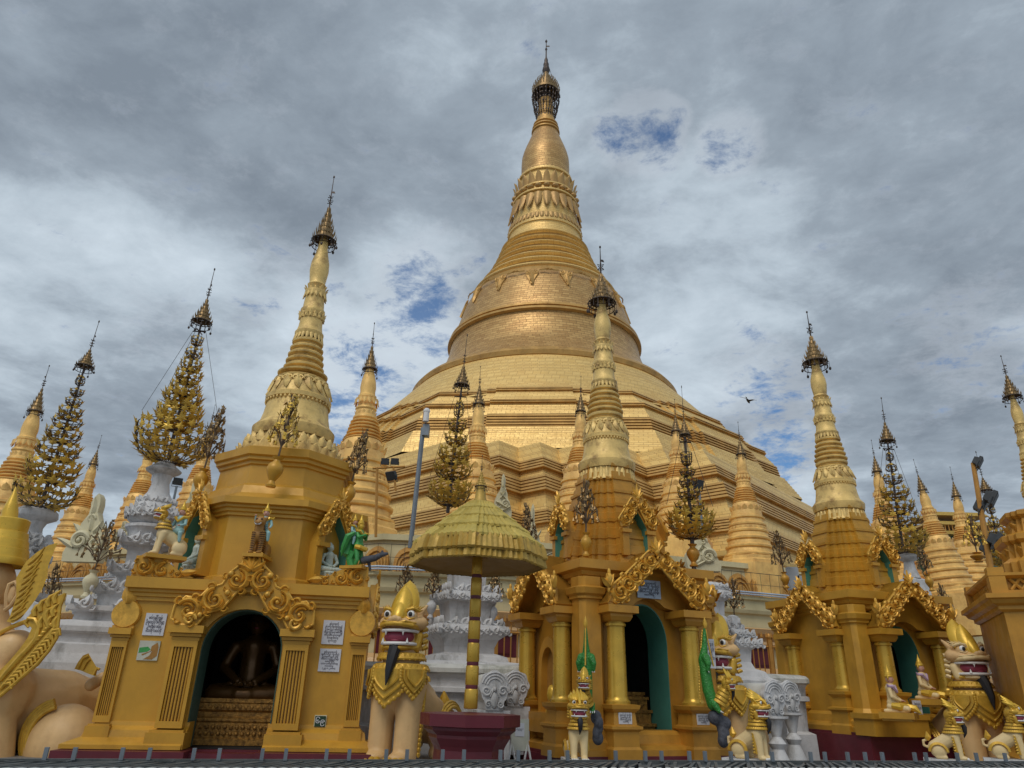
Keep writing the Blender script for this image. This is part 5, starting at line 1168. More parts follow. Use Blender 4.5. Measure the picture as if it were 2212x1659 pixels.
def shield(m, ang, R, cz, w_, h_, cy=0.):
    """layered pointed breast plate bent round the chest"""
    for q, k in enumerate((1., .78, .55)):
        rows = []; n = 10
        for i in range(n + 1):
            t = i / n; z = cz + h_ * .35 - h_ * k * t - (1 - k) * h_ * .1; ww = w_ * k * (1 if t < .35 else (1 - ((t - .35) / .65) ** 1.5)); ww = max(ww, .004)
            rr = R + .03 * q + .035 - .08 * t * 0
            rows.append([m.pv((rr * sin(ang + ww * f / R), cy - rr * cos(ang + ww * f / R), z)) for f in (-1, -.6, -.2, .2, .6, 1)])
        for i in range(n):
            for j in range(5): m.face((rows[i][j], rows[i][j + 1], rows[i + 1][j + 1], rows[i + 1][j]))
        rim = [Vector(m.v[rows[i][0]]) for i in range(n + 1)] + [Vector(m.v[rows[i][5]]) for i in range(n, -1, -1)]
        M0 = m.M; m.M = Matrix()
        sc = (M0.to_scale().x)
        m.tube(rim, .022 * sc, 5); 
        if q == 0:
            for i in range(0, len(rim), 1): m.ell(rim[i], (.045 * sc, .04 * sc, .045 * sc), 6, 5)
        m.M = M0
def big_lion(label, loc, S, yaw, hyaw=0., vx=.03, hz=2.28, gold='statue_gold'):
    r = empty('guardian_lion', loc, yaw, label, 'lion statue', 'large guardian lion statues'); r.scale = (S,) * 3
    pr = []
    for s in (-1, 1):
        pr += [('c', [((s * .27, -.08, .14), .225), ((s * .27, -.06, .7), .235), ((s * .24, 0, 1.25), .32)]), ('e', (s * .24, -.2, .09), (.2, .28, .11)),
               ('e', (s * .36, 1.25, .48), (.26, .50, .46)), ('c', [((s * .40, .85, .12), .13), ((s * .40, 1.3, .12), .14)]), ('c', [((s * .27, .1, 1.1), .27), ((s * .25, .9, .85), .27)])]
    pr += [('e', (0, .05, 1.30), (.56, .44, .46)), ('c', [((0, .15, 1.25), .42), ((0, .75, .95), .42), ((0, 1.35, .6), .38)]), ('c', [((0, .0, 1.5), .38), ((0, -.02, 2.1), .32)]),
           ('c', [((0, 1.7, .3), .08), ((.0, 1.95, .5), .07), ((0, 1.9, .9), .07)])]
    body = blob('body', pr, vx, 'skin_cream', r, 5)
    for s in (-1, 1):
        m = MB()
        for q in range(4): m.ell((s * .24 + (q - 1.5) * .1, -.44, .06), (.055, .09, .055), 8, 6)
        m.build('toes', 'statue_gold', body)
        m = MB(); pts = [(s * .52, .06, 1.32), (s * .52, .05, 1.0), (s * .50, .04, .6), (s * .49, .0, .2)]; m.tube(pts, .03, 6)
        for q in range(16): t = q / 15; m.ell((s * (.52 - .02 * t), .06 - .05 * t, 1.34 - 1.2 * t), (.03, .055, .05), 6, 5)
        m.scroll(s * .52, 1.36, .09, s, 0, 1.2, .05, .03); m.build('leg_fringe', 'statue_gold', body)
        m = MB(); 
        for q in range(3):
            R = .50 + q * .045; m.tube([(s * (.56 - .03 * q), 1.25 - R * cos(a) * 1.0, .42 + R * sin(a) * 1.0) for a in [k * pi / 12 for k in range(0, 11)]], .035, 6)
        m.build('thigh_band', 'statue_gold', body)
    m = MB(); collar_rings(m, 0, 0, 1.60, 1.98, .54, .38, 3)
    m.build('collar', 'statue_gold', r)
    m = MB(); shield(m, 0, .47, 1.36, .40, .66); shield(m, 1.0, .52, 1.40, .24, .50); shield(m, -1.0, .52, 1.40, .24, .50); m.build('breast_plate', 'statue_gold', r)
    m = MB(); m.leaf(0, 1.0, pi / 2, .1, .1, 1.9, .05); m.tube([(0, 1.92, .85), (.0, 1.95, 1.0), (0, 1.9, 1.2)], [.07, .14, .02], 8); m.build('tail_tuft', 'statue_gold', body)
    m = MB(); m.box((0, .6, -.5), (1.5, 2.8, 1.0)); m.build('base', 'white_stone', r, smooth=0)
    Hm = Matrix.Translation((0, -.04, hz)) @ Matrix.Rotation(hyaw, 4, 'Z') @ Matrix.Scale(1.0, 4)
    lion_head(r, Hm, vx=.02, gold=gold)
    m = MB(); m.M = Hm; m.tube([(0, -.36, -.34), (.0, -.46, -.5), (-.01, -.56, -.74), (-.03, -.60, -1.0)], [.12, .11, .075, .01], 8); m.build('beard', 'black_paint', r)
    return r
def place_h(u, vtop, Y, href, zb=.4):
    t = at(u, vtop, Y); return (t.z - zb) / href
def hz_at(u, v, Y): return at(u, v, Y).z
# --- three big lions
b = at(850, 1640, 13.1); b.z = hz_at(850, 1646, 13.1); L1 = big_lion('big cream guardian lion with a smooth yellow crest, beside the parasol pedestal', (b.x, 13.1, b.z), place_h(905, 1268, 13.1, 3.1, b.z), radians(-22), radians(10))
b = at(1566, 1640, 14.4); L2 = big_lion('big guardian lion half hidden behind a column of the orange shrine and a dragon', (b.x + .05, 14.4, .40), place_h(1530, 1345, 14.4, 3.0), radians(-32), radians(-5))
b = at(2095, 1640, 15.4); L3 = big_lion('big guardian lion with leaf-shaped crest and black beard beside the ochre shrine', (b.x + .32, 15.4, .35), place_h(2070, 1340, 15.4, 3.2, .35), radians(4), radians(2), gold='skin_pale')

# --- small lions
def small_lion(label):
    r = empty('small_lion', (0, 0, 0), 0, label, 'lion statue', 'small cream guardian lion statues in front of the shrines')
    pr = []
    for s in (-1, 1):
        pr += [('c', [((s * .10, -.06, .06), .065), ((s * .10, -.05, .25), .075), ((s * .09, 0, .48), .11)]), ('e', (s * .10, -.11, .035), (.07, .10, .04)),
               ('e', (s * .15, .36, .17), (.09, .17, .15)), ('c', [((s * .17, .24, .04), .045), ((s * .17, .40, .05), .05)])]
    pr += [('e', (0, .02, .48), (.18, .16, .17)), ('c', [((0, .05, .45), .16), ((0, .25, .33), .15), ((0, .42, .24), .14)]), ('c', [((0, .54, .22), .03), ((0, .64, .26), .028), ((.0, .64, .36), .028), ((0, .56, .38), .028)])]
    body = blob('body', pr, .014, 'skin_pale', r, 4)
    for s in (-1, 1):
        m = MB()
        for q in range(3): R = .165 + q * .016; m.tube([(s * (.235 - .012 * q), .36 - R * cos(a), .15 + R * sin(a) * .95) for a in [k * pi / 10 for k in range(0, 11)]], .014, 5)
        m.build('thigh_band', 'statue_gold', body)
        m = MB(); m.tube([(s * .18, .02, .46), (s * .175, .01, .3), (s * .165, -.01, .1)], [.022, .024, .018], 5)
        for q in range(7): m.ell((s * .185, .03, .46 - q * .055), (.012, .03, .022), 5, 4)
        m.build('leg_fringe', 'statue_gold', body)
        m = MB()
        for q in range(4): m.ell((s * .10 + (q - 1.5) * .034, -.2, .025), (.018, .03, .02), 6, 5)
        m.build('toes', 'white_paint', body)
    m = MB(); m.tube([(0, .56, .38), (0, .52, .44), (0, .54, .56)], [.05, .07, .008], 7); m.build('tail_tuft', 'statue_gold', body)
    m = MB(); m.M = Matrix.Translation((0, 0, 0)); collar_rings(m, 0, .0, .56, .76, .215, .14, 4, -.03); m.build('collar', 'statue_gold', r)
    m = MB(); m.box((0, .2, -.35), (.5, 1.0, .7)); m.build('base', 'white_stone', r, smooth=0)
    Hm = Matrix.Translation((0, -.05, .90)) @ Matrix.Scale(.46, 4); lion_head(r, Hm, face='statue_gold', small=True, vx=.02 * .5)
    m = MB(); m.M = Hm; m.tube([(0, -.38, -.34), (.0, -.44, -.5), (-.0, -.42, -.75), (-.02, -.34, -.98)], [.10, .12, .09, .01], 8); m.build('beard', 'black_paint', r)
    return r
def hz_at(u, v, Y): return at(u, v, Y).z
sl_b = at(1250, 1641, 11.2); ZB = hz_at(1250, 1642, 11.2); sz = (hz_at(1252, 1490, 11.2) - ZB) / 1.25
SL0 = small_lion('small cream lion statue looking straight at the camera below a green dragon'); SL0.location = (sl_b.x, 11.2, ZB); SL0.scale = (sz,) * 3; SL0.rotation_euler = (0, 0, radians(4)); slt = tree_of(SL0)
for u, vt, Y, zb, yaw, lab in ((1643, 1503, 11.6, .40, 48, 'small cream lion statue standing between the orange and the ochre shrine'),
                           (2070, 1522, 12.4, .42, 62, 'small cream lion statue in profile in front of the big black-bearded lion'),
                           (2205, 1517, 12.2, .40, 60, 'small cream lion statue cut off by the photo edge')):
    p = at(u, 1641, Y); zb = p.z; dup(SL0, slt, lab, (p.x, Y, zb), (0, 0, radians(yaw)), (hz_at(u, vt, Y) - zb) / 1.15)

# --- green tailed creatures standing on their forelegs on a rock
def green_dragon(label, loc, S, yaw):
    r = empty('green_dragon', loc, yaw, label, 'dragon statue', 'green scaly dragon statues at the orange shrine'); r.scale = (S,) * 3
    body = blob('body', [('c', [((0, -.05, .16), .12), ((0, .02, .45), .12), ((0, .05, .8), .115), ((0, .06, 1.02), .12), ((0, .05, 1.15), .085), ((0, .02, 1.35), .055), ((0, .0, 1.6), .035), ((0, -.01, 1.72), .012)]),
                         ('c', [((-.10, .02, 1.06), .09), ((-.16, -.02, .95), .06), ((-.15, .0, .82), .04)]), ('c', [((.10, .02, 1.06), .09), ((.16, -.02, .95), .06), ((.15, .0, .82), .04)]),
                         ('c', [((-.1, -.08, .16), .08), ((-.14, -.16, .04), .05)]), ('c', [((.1, -.08, .16), .08), ((.14, -.16, .04), .05)])], .013, 'green_scale', r, 3)
    m = MB()
    for q in range(26): t = q / 25; m.ell((0, .17 - .12 * t ** 2 + (.03 if t < .6 else -.0), .2 + 1.4 * t), (.018, .022, .035), 5, 4)
    m.tube([(0, -.13, .9), (0, -.08, 1.2), (0, -.045, 1.5), (0, -.02, 1.7)], .018, 5); m.tube([(0, -.02, 1.66), (0, -.02, 1.75), (0, -.02, 1.9)], [.03, .055, .003], 7); m.build('spine_crest', 'statue_gold', body)
    m = MB()
    for s in (-1, 1):
        for q in range(3): m.tube([(s * .14 + (q - 1) * .035, -.18, .04), (s * .14 + (q - 1) * .045, -.24, .01)], [.018, .006], 5); m.tube([(s * .15 + (q - 1) * .02, .0, .82), (s * .15 + (q - 1) * .025, -.02, .77)], [.015, .005], 5)
    m.build('claws', 'white_paint', body)
    m = MB(); m.M = Matrix.Translation((0, -.16, .16)) @ Matrix.Rotation(radians(32), 4, 'X'); collar_rings(m, 0, 0, .05, .30, .16, .105, 4); m.build('collar', 'statue_gold', r)
    Hm = Matrix.Translation((0, -.38, .56)) @ Matrix.Scale(.33, 4); lion_head(r, Hm, face='statue_gold', small=False, vx=.009)
    m = MB(); m.M = Hm; m.tube([(0, -.3, -.34), (.0, -.3, -.6), (-.0, -.2, -1.0)], [.12, .1, .01], 8); m.build('beard', 'black_paint', r)
    m = MB(); rnd = random.Random(5); rk = [('e', (rnd.uniform(-.1, .1), rnd.uniform(-.12, .1), -.08 - .1 * q), (rnd.uniform(.12, .2), rnd.uniform(.12, .2), rnd.uniform(.1, .16))) for q in range(5)]
    return r, rk
g1z = hz_at(1258, 1540, 12.35); p = at(1268, 1540, 12.35)
sc1 = (hz_at(1263, 1330, 12.35) - g1z) / 1.9
G1, rk = green_dragon('green scaly dragon seen head-on, tail raised, at the near corner of the orange shrine', (p.x, 12.35, g1z), sc1, radians(-14))
ro = blob('rock', rk, .02, 'dark_rock', None, 2); ro.location = (p.x + .14, 12.4, g1z); ro.scale = (sc1 * .62, sc1 * .62, sc1 * .95); tag(ro, 'dark grey rock under the green dragon that is seen head-on', 'rock')
g2z = hz_at(1540, 1540, 12.9); p = at(1536, 1540, 12.9); sc2 = (hz_at(1516, 1348, 12.9) - g2z) / 1.75
G2, rk2 = green_dragon('green scaly dragon seen in profile against a column of the orange shrine', (p.x, 12.9, g2z), sc2, radians(78))
r2 = ro.copy(); COL.objects.link(r2); r2.location = (p.x + .1, 12.9, g2z); r2.scale = (sc2 * .85, sc2 * .85, sc2 * 1.05); r2.rotation_euler = (0, 0, 1.2); tag(r2, 'dark grey lump of rock under the green dragon seen in profile', 'rock')

# --- little human figures (hats, robes) used by riders and seated princes
def doll(par, M, robe, vx=.008, pose='ride', hat=True, skin='face_pink', shawl='crest_gold', nm='person'):
    """about 0.62 tall seated, origin at the seat, facing -Y"""
    bd = [('e', (0, 0, .06), (.11, .10, .08)), ('c', [((0, 0, .08), .085), ((0, 0, .22), .075), ((0, 0, .30), .085)]), ('e', (0, 0, .31), (.115, .06, .05))]
    hands = []
    if pose == 'ride': legs = [('c', [((s * .07, -.02, .04), .055), ((s * .13, -.12, .0), .045), ((s * .13, -.10, -.15), .032)]) for s in (-1, 1)]; arms = [('c', [((s * .11, 0, .30), .035), ((s * .14, -.03, .19), .03), ((s * .10, -.12, .15), .022)]) for s in (-1, 1)]; hands = [(s * .09, -.145, .15) for s in (-1, 1)]
    elif pose == 'wave': legs = [('c', [((s * .07, -.02, .04), .055), ((s * .13, -.12, .0), .045), ((s * .13, -.10, -.15), .032)]) for s in (-1, 1)]; arms = [('c', [((-.11, 0, .30), .035), ((-.20, -.02, .27), .03), ((-.2, -.06, .36), .022)]), ('c', [((.11, 0, .30), .035), ((.15, -.03, .19), .03), ((.14, -.1, .12), .022)])]; hands = [(-.2, -.075, .385), (.135, -.125, .11)]
    elif pose == 'kneel': legs = [('c', [((s * .06, .04, .0), .06), ((s * .10, -.24, -.03), .05)]) for s in (-1, 1)] + [('c', [((s * .08, -.22, -.06), .045), ((s * .08, .12, -.07), .035)]) for s in (-1, 1)]; arms = [('c', [((s * .12, 0, .30), .036), ((s * .15, -.03, .16), .032), ((s * .05, -.13, .10), .024)]) for s in (-1, 1)]; hands = [(.03, -.16, .095), (-.03, -.155, .10)]
    elif pose == 'pray': legs = [('c', [((s * .06, 0, .0), .06), ((s * .09, -.05, -.25), .04), ((s * .09, -.02, -.32), .035)]) for s in (-1, 1)]; arms = [('c', [((s * .11, 0, .30), .035), ((s * .15, -.06, .20), .03), ((s * .03, -.15, .26), .022)]) for s in (-1, 1)]; hands = [(s * .015, -.165, .285) for s in (-1, 1)]
    else: legs = [('c', [((s * .05, -.0, .03), .065), ((s * .19, -.12, .02), .055), ((-s * .03, -.17, .015), .04)]) for s in (-1, 1)]; arms = [('c', [((s * .12, 0, .30), .036), ((s * .17, -.02, .17), .032), ((s * .05, -.13, .09), .024)]) for s in (-1, 1)]; hands = [(.03, -.155, .08), (-.03, -.155, .08)]
    o = blob(nm, bd + legs + arms, vx, robe, par, 3, M=M)
    hd = blob('head', [('c', [((0, 0, .32), .032), ((0, -.005, .38), .032)]), ('e', (0, -.008, .445), (.058, .066, .075)), ('e', (0, -.07, .437), (.012, .014, .016)), ('e', (-.06, .0, .44), (.012, .018, .028)), ('e', (.06, .0, .44), (.012, .018, .028))] + [('e', h, (.022, .026, .018)) for h in hands], vx * .8, skin, o, 2, M=M)
    for i, h in enumerate(hands):
        m = MB(); m.M = M
        for q in range(4): m.tube([(h[0] + (q - 1.5) * .010, h[1] - .012, h[2]), (h[0] + (q - 1.5) * .011, h[1] - .036, h[2] - .002 * q), (h[0] + (q - 1.5) * .010, h[1] - .042 + .003 * q, h[2] - .016)], [.0058, .005, .004], 4)
        m.tube([(h[0] + .02 * (1 if h[0] < 0 else -1), h[1], h[2] + .004), (h[0] + .028 * (1 if h[0] < 0 else -1), h[1] - .02, h[2] + .008)], [.006, .004], 4); m.build('fingers', skin, o)
    m = MB(); m.M = M
    for s in (-1, 1): m.ell((s * .022, -.066, .452), (.010, .006, .005), 6, 5)
    m.build('eyes', 'black_paint' if skin != 'marble' else 'marble', o); m = MB(); m.M = M; m.ell((0, -.068, .413), (.014, .006, .005), 8, 5); m.build('mouth', 'mouth_red' if skin != 'marble' else 'marble', o)
    m = MB(); m.M = M
    if hat:
        m.lathe([(.0, .50), (.068, .485), (.072, .50), (.062, .515), (.064, .525), (.048, .545), (.05, .555), (.034, .575), (.03, .60), (.016, .63), (.008, .67), (.0, .70)], 16)
        for s in (-1, 1): m.tube([(s * .062, 0, .43), (s * .078, .0, .47), (s * .085, .0, .53)], [.008, .02, .003], 5)
        m.build('crown', 'crest_gold', o)
        m = MB(); m.M = M; m.tube([(-.14, .0, .33), (-.09, -.05, .33), (0, -.095, .24), (.09, -.05, .33), (.14, .0, .33)], [.03, .034, .022, .034, .03], 6); m.tube([(-.14, 0, .33), (-.19, .01, .37)], [.03, .004], 5); m.tube([(.14, 0, .33), (.19, .01, .37)], [.03, .004], 5); m.build('shawl', shawl, o)
    else:
        m.ell((0, .01, .485), (.060, .064, .045), 12, 8); m.ell((0, .015, .53), (.028, .028, .028), 10, 6); m.build('hair', skin, o)
    return o
# seated prince on the ledge of the right shrine
p = at(1932, 1536, 15.0); S_ = (hz_at(1928, 1436, 15.0) - p.z) / .76
pr_ = doll(None, Matrix.Identity(4), 'skin_pale', .007, 'kneel', shawl='robe_lilac'); pr_.name = 'kneeling_prince'; pr_.location = (p.x, 15.0, p.z + .07 * S_); pr_.scale = (S_,) * 3; pr_.rotation_euler = (0, 0, radians(52)); tag(pr_, 'kneeling prince statue with a pointed gold crown and lilac collar on a shrine ledge', 'statue', 'small painted statues')
m = MB(); m.tube([(-.11, -.0, .02), (-.12, -.12, .0), (0, -.26, -.02), (.12, -.12, .0), (.11, 0, .02)], [.05, .065, .06, .065, .05], 8); m.tube([(0, -.22, .0), (.0, -.34, -.02), (0, -.42, -.1)], [.06, .06, .01], 7); m.build('skirt', 'crest_gold', pr_)
m = MB(); m.box((0, -.06, -.14), (.42, .56, .1)); m.box((0, -.06, -.2), (.34, .48, .05)); m.build('seat_slab', 'shrine_ochre', pr_, smooth=0)
k2 = pr_.copy(); COL.objects.link(k2); p = at(2052, 1500, 15.0); k2.location = (p.x, 15.9, at(2052, 1500, 15.9).z); k2.rotation_euler = (0, 0, radians(40)); tag(k2, 'kneeling statue mostly hidden behind a column of the ochre shrine', 'statue', 'small painted statues')
for ch, gs in tree_of(pr_):
    x = ch.copy(); COL.objects.link(x); x.parent = k2
    for g_ in gs: y = g_.copy(); COL.objects.link(y); y.parent = x
# marble buddhas in the niches of the left shrine
def on_shrine(root, lx, ly, z): c_, s_ = cos(root.rotation_euler.z), sin(root.rotation_euler.z); return (root.location.x + lx * c_ - ly * s_, root.location.y + lx * s_ + ly * c_, z)
for k, (ph, lab) in enumerate(((-45, 'white marble seated buddha in full view in a teal tower niche'), (45, 'white marble seated buddha partly hidden in a teal tower niche beside the bird-man'))):
    a = radians(ph); d = 1.72; o = doll(None, Matrix.Identity(4), 'marble', .007, 'lotus', hat=False, skin='marble'); o.name = 'seated_buddha'
    o.location = on_shrine(s1, d * sin(a), -d * cos(a), 3.60); o.rotation_euler = (0, 0, PS1 + a - .25); o.scale = (.98,) * 3; tag(o, lab, 'buddha statue', 'marble buddhas in the shrine niches')
    m = MB(); m.lathe([(.0, -.2), (.2, -.2), (.22, -.15), (.18, -.1), (.22, -.05), (.2, -.02), (0, -.02)], 20); m.petals(.19, -.12, 14, .07, .02); m.build('lotus_seat', 'marble', o)
# dim golden image behind the throne of the left shrine
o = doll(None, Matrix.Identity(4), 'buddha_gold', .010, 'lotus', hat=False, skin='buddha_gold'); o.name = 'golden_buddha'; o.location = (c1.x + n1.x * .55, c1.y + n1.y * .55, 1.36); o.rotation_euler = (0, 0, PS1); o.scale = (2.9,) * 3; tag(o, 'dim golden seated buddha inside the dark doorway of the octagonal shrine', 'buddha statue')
m = MB(); m.tube([(.33 * cos(a), .08, .34 + .40 * sin(a)) for a in [k * pi / 16 for k in range(0, 17)]], .018, 6)
for k in range(15): a = pi * (k + 1) / 16; m.leaf(.33 * cos(a), .34 + .40 * sin(a), a, .11, .06, .08, .02)
m.build('halo', 'throne_gold', o)
# lion with rider, tiger with rider, green bird-man with rider
def mount(par, M, skin, stripes=False, vx=.012):
    pr = []
    for s in (-1, 1): pr += [('c', [((s * .07, -.10, .03), .04), ((s * .07, -.08, .2), .042), ((s * .06, -.04, .34), .075)]), ('e', (s * .07, -.14, .025), (.045, .065, .028)), ('e', (s * .10, .22, .12), (.06, .12, .11)), ('c', [((s * .11, .12, .03), .03), ((s * .11, .26, .03), .035)])]
    pr += [('e', (0, -.03, .34), (.12, .11, .13)), ('c', [((0, 0, .32), .11), ((0, .14, .24), .105), ((0, .26, .17), .10)]), ('c', [((0, -.05, .42), .09), ((0, -.07, .52), .08)])]
    if stripes: pr += [('e', (0, -.09, .57), (.10, .10, .10)), ('e', (0, -.17, .54), (.06, .05, .045)), ('e', (-.085, -.04, .64), .03), ('e', (.085, -.04, .64), .03)]
    return blob('mount_body', pr, vx, skin, par, 3, M=M)
mid = on_shrine(s1, 0, -HB - .2, 0)
tg = empty('tiger_rider', on_shrine(s1, .02, -HB - .20, 3.70), PS1 - .15, 'small figure in a pointed hat riding a striped tiger on top of the pediment', 'statue', 'small painted statues'); tg.scale = (1.02,) * 3
mb = mount(tg, Matrix.Identity(4), 'tiger_coat', True)
m = MB()
for s in (-1, 1):
    for q in range(9): z = .06 + q * .038; m.tube([(s * .035, -.145, z), (s * .08, -.14, z + .012), (s * .118, -.08, z + .02), (s * .125, -.02, z + .01)], .0065, 4)
    for q in range(4): m.tube([(s * .03, -.10 - .0 * q, .44 + q * .02), (s * .085, -.09, .43 + q * .025), (s * .10, -.03, .44 + q * .03)], .006, 4)
    m.ell((s * .043, -.175, .60), (.022, .012, .016), 6, 5)
m.tube([(-.05, -.225, .52), (0, -.235, .50), (.05, -.225, .52)], .007, 4); m.build('stripes', 'tiger_stripe', mb)
m = MB(); m.tube([(-.055, -.21, .525), (-.03, -.225, .50), (.03, -.225, .50), (.055, -.21, .525)], .012, 5); m.build('teeth', 'white_paint', mb)
m = MB(); m.box((0, .05, -.03), (.36, .55, .06)); m.build('base', 'shrine_yellow', tg, smooth=0)
doll(tg, Matrix.Translation((.04, .04, .38)) @ Matrix.Rotation(.1, 4, 'Z') @ Matrix.Scale(.82, 4), 'robe_blue', .006, 'wave', nm='rider')
lr = empty('lion_rider', on_shrine(s1, -1.62, -HB - .05, 3.63), PS1 - radians(62), 'small gold-maned lion statue with a rider on the octagonal shrine roof', 'statue', 'small painted statues'); lr.scale = (1.12,) * 3
mb = mount(lr, Matrix.Identity(4), 'skin_pale'); m = MB(); collar_rings(m, 0, -.05, .42, .53, .13, .09, 3); m.build('collar', 'statue_gold', mb)
lion_head(lr, Matrix.Translation((0, -.12, .64)) @ Matrix.Rotation(radians(-8), 4, 'X') @ Matrix.Scale(.24, 4), face='statue_gold', small=True, vx=.007)
m = MB(); m.box((0, .05, -.03), (.32, .6, .06)); m.build('base', 'shrine_yellow', lr, smooth=0)
doll(lr, Matrix.Translation((0, .18, .36)) @ Matrix.Rotation(.7, 4, 'Z') @ Matrix.Scale(.8, 4), 'robe_blue', .006, 'ride', nm='rider')
ga = empty('bird_man_rider', on_shrine(s1, 1.78, -HB - .1, 3.93), PS1 + radians(62), 'green winged bird-man statue with folded hands carrying a small rider', 'statue', 'small painted statues'); ga.scale = (.92,) * 3
doll(ga, Matrix.Identity(4) @ Matrix.Scale(1.0, 4), 'green_leafy', .008, 'pray', skin='crest_gold', nm='bird_man')
m = MB(); m.tube([(0, .12, .25), (0, .22, .1), (0, .26, -.1), (0, .3, -.15)], [.04, .12, .14, .02], 8); m.tube([(0, .1, -.05), (0, .16, -.2), (0, .1, -.36)], [.1, .09, .08], 8)
for s in (-1, 1): m.tube([(s * .12, .05, .3), (s * .18, .16, .22), (s * .17, .24, .0), (s * .12, .3, -.16)], [.03, .07, .06, .01], 6)
m.build('tail_feathers', 'green_leafy', ga)
m = MB(); m.tube([(-.1, 0, .02), (-.12, -.1, .0), (0, -.15, -.03), (.12, -.1, .0), (.1, 0, .02)], .05, 7); m.build('skirt', 'crest_gold', ga)
doll(ga, Matrix.Translation((0, .15, .2)) @ Matrix.Scale(.75, 4), 'robe_blue', .006, 'ride', nm='rider')
m = MB(); m.box((0, .05, -.38), (.3, .5, .06)); m.build('base', 'shrine_yellow', ga, smooth=0)
an = blob('grey_beast', [('c', [((0, 0, 0), .07), ((0, -.2, .04), .06), ((0, -.32, .1), .045), ((0, -.42, .12), .03)]), ('c', [((.04, -.08, 0), .03), ((.05, -.12, -.16), .025)]), ('e', (0, -.33, .16), .025)], .009, 'dark_rock', None, 2)
an.location = on_shrine(s1, 1.9, -HB - .12, 3.72); an.rotation_euler = (0, 0, PS1 + radians(75)); tag(an, 'little dark grey animal figure beside the green winged bird-man', 'statue')
# ------------------------------------------------------------------ fringed parasol on a maroon pedestal
pb = at(1016, 1532, 11.0); pt_ = at(1042, 976, 11.0)
par = empty('parasol', (pb.x, 11.0, .38), 0, 'yellow-green tiered stone parasol on a gold pole with maroon bands and a maroon pedestal', 'parasol')
par.rotation_euler = lean_rot((pb.x, 11.0, pb.z), pt_); PZ = .38
def poct(r): return ngon(r, 8, radians(20))
m = MB(); m.stack(poct, [(.52, .0), (.52, .22), (.46, .28), (.45, .45), (.47, .5), (.53, .6), (.53, .64), (.60, .70), (.60, .735), (.655, .75), (.655, .90), (.2, .915), (.05, .92)]); m.build('pedestal', 'maroon', par, smooth=0)
PT = at(1026, 1218, 11.0).z - PZ; m = MB(); zb = .91; n = 7; h = (PT + .1 - zb) / n
for k in range(n):
    r = .098 - .02 * k / n; m.lathe([(r * .9, zb + h * k + .05), (r, zb + h * k + .065), (r * .985, zb + h * (k + 1) - .015), (r * .9, zb + h * (k + 1))], 20)
m.build('pole', 'column_gold', par)
m = MB()
for k in range(1, n + 1): r = .088 - .018 * k / n; m.lathe([(r, zb + h * k - .01), (r * 1.06, zb + h * k + .025), (r, zb + h * k + .06)], 20)
m.build('pole_band', 'maroon', par)
def pleat(r, amp, n8=20, seed=0):
    base = ngon(r, 8, radians(20)); pts = []; rnd = random.Random(seed)
    for i in range(8):
        a = Vector(base[i]); b = Vector(base[(i + 1) % 8]); nn = Vector(((b - a).y, -(b - a).x)).normalized()
        for k in range(n8): p = a.lerp(b, k / n8) + nn * amp * ((k % 2) * 2.0 - 1. + rnd.uniform(-1.1, 1.1)); pts.append((p.x, p.y))
    return pts
ZR = at(884, 1222, 11.0).z - PZ; RC = .95
def tier(name, prof, amp, mt, seed, nn=20): m = MB(); m.stack(lambda r: pleat(r, amp, nn, seed), prof); m.build(name, mt, par, smooth=0)
tier('valance', [(RC + .0, ZR), (RC + .025, ZR + .02), (RC - .0, ZR + .14)], .018, 'parasol_gold', 1)
tier('valance', [(RC + .015, ZR + .12), (RC + .045, ZR + .15), (RC + .0, ZR + .30), (RC - .03, ZR + .36)], .018, 'parasol_gold', 2)
zt = ZR + .34; HR = (at(1039, 1071, 11.0).z - PZ - zt) * .84
rr = [(.86, .0), (.67, .28), (.47, .55), (.27, .80), (.12, 1.0)]
for i in range(4):
    (r0, f0), (r1, f1) = rr[i], rr[i + 1]; z0 = zt + HR * f0; z1 = zt + HR * f1
    tier('roof_tier', [(r0 - .05, z0 + .02), (r0 + .075, z0 - .03), (r0 + .08, z0 + .01), (r0 + .0, z0 + .07), (r0 - .03, z0 + .085), (r0 - .07, z0 + .13), (r1 + .02, z1 + .02)], .020 - .003 * i, 'parasol_green', 10 + i, 18 - i * 3)
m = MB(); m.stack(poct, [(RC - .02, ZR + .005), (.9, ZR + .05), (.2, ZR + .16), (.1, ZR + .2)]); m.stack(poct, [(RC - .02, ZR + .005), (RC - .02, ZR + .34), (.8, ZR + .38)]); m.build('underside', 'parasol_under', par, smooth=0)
m = MB(); m.lathe([(.13, zt + HR - .04), (.11, zt + HR + .04), (.085, zt + HR + .1), (.08, zt + HR + .22), (.06, zt + HR + .3)], 16); m.build('neck', 'parasol_gold', par)
hti_parts(par, zt + HR + .28, .095, .24, .28, 10, gold='parasol_gold')
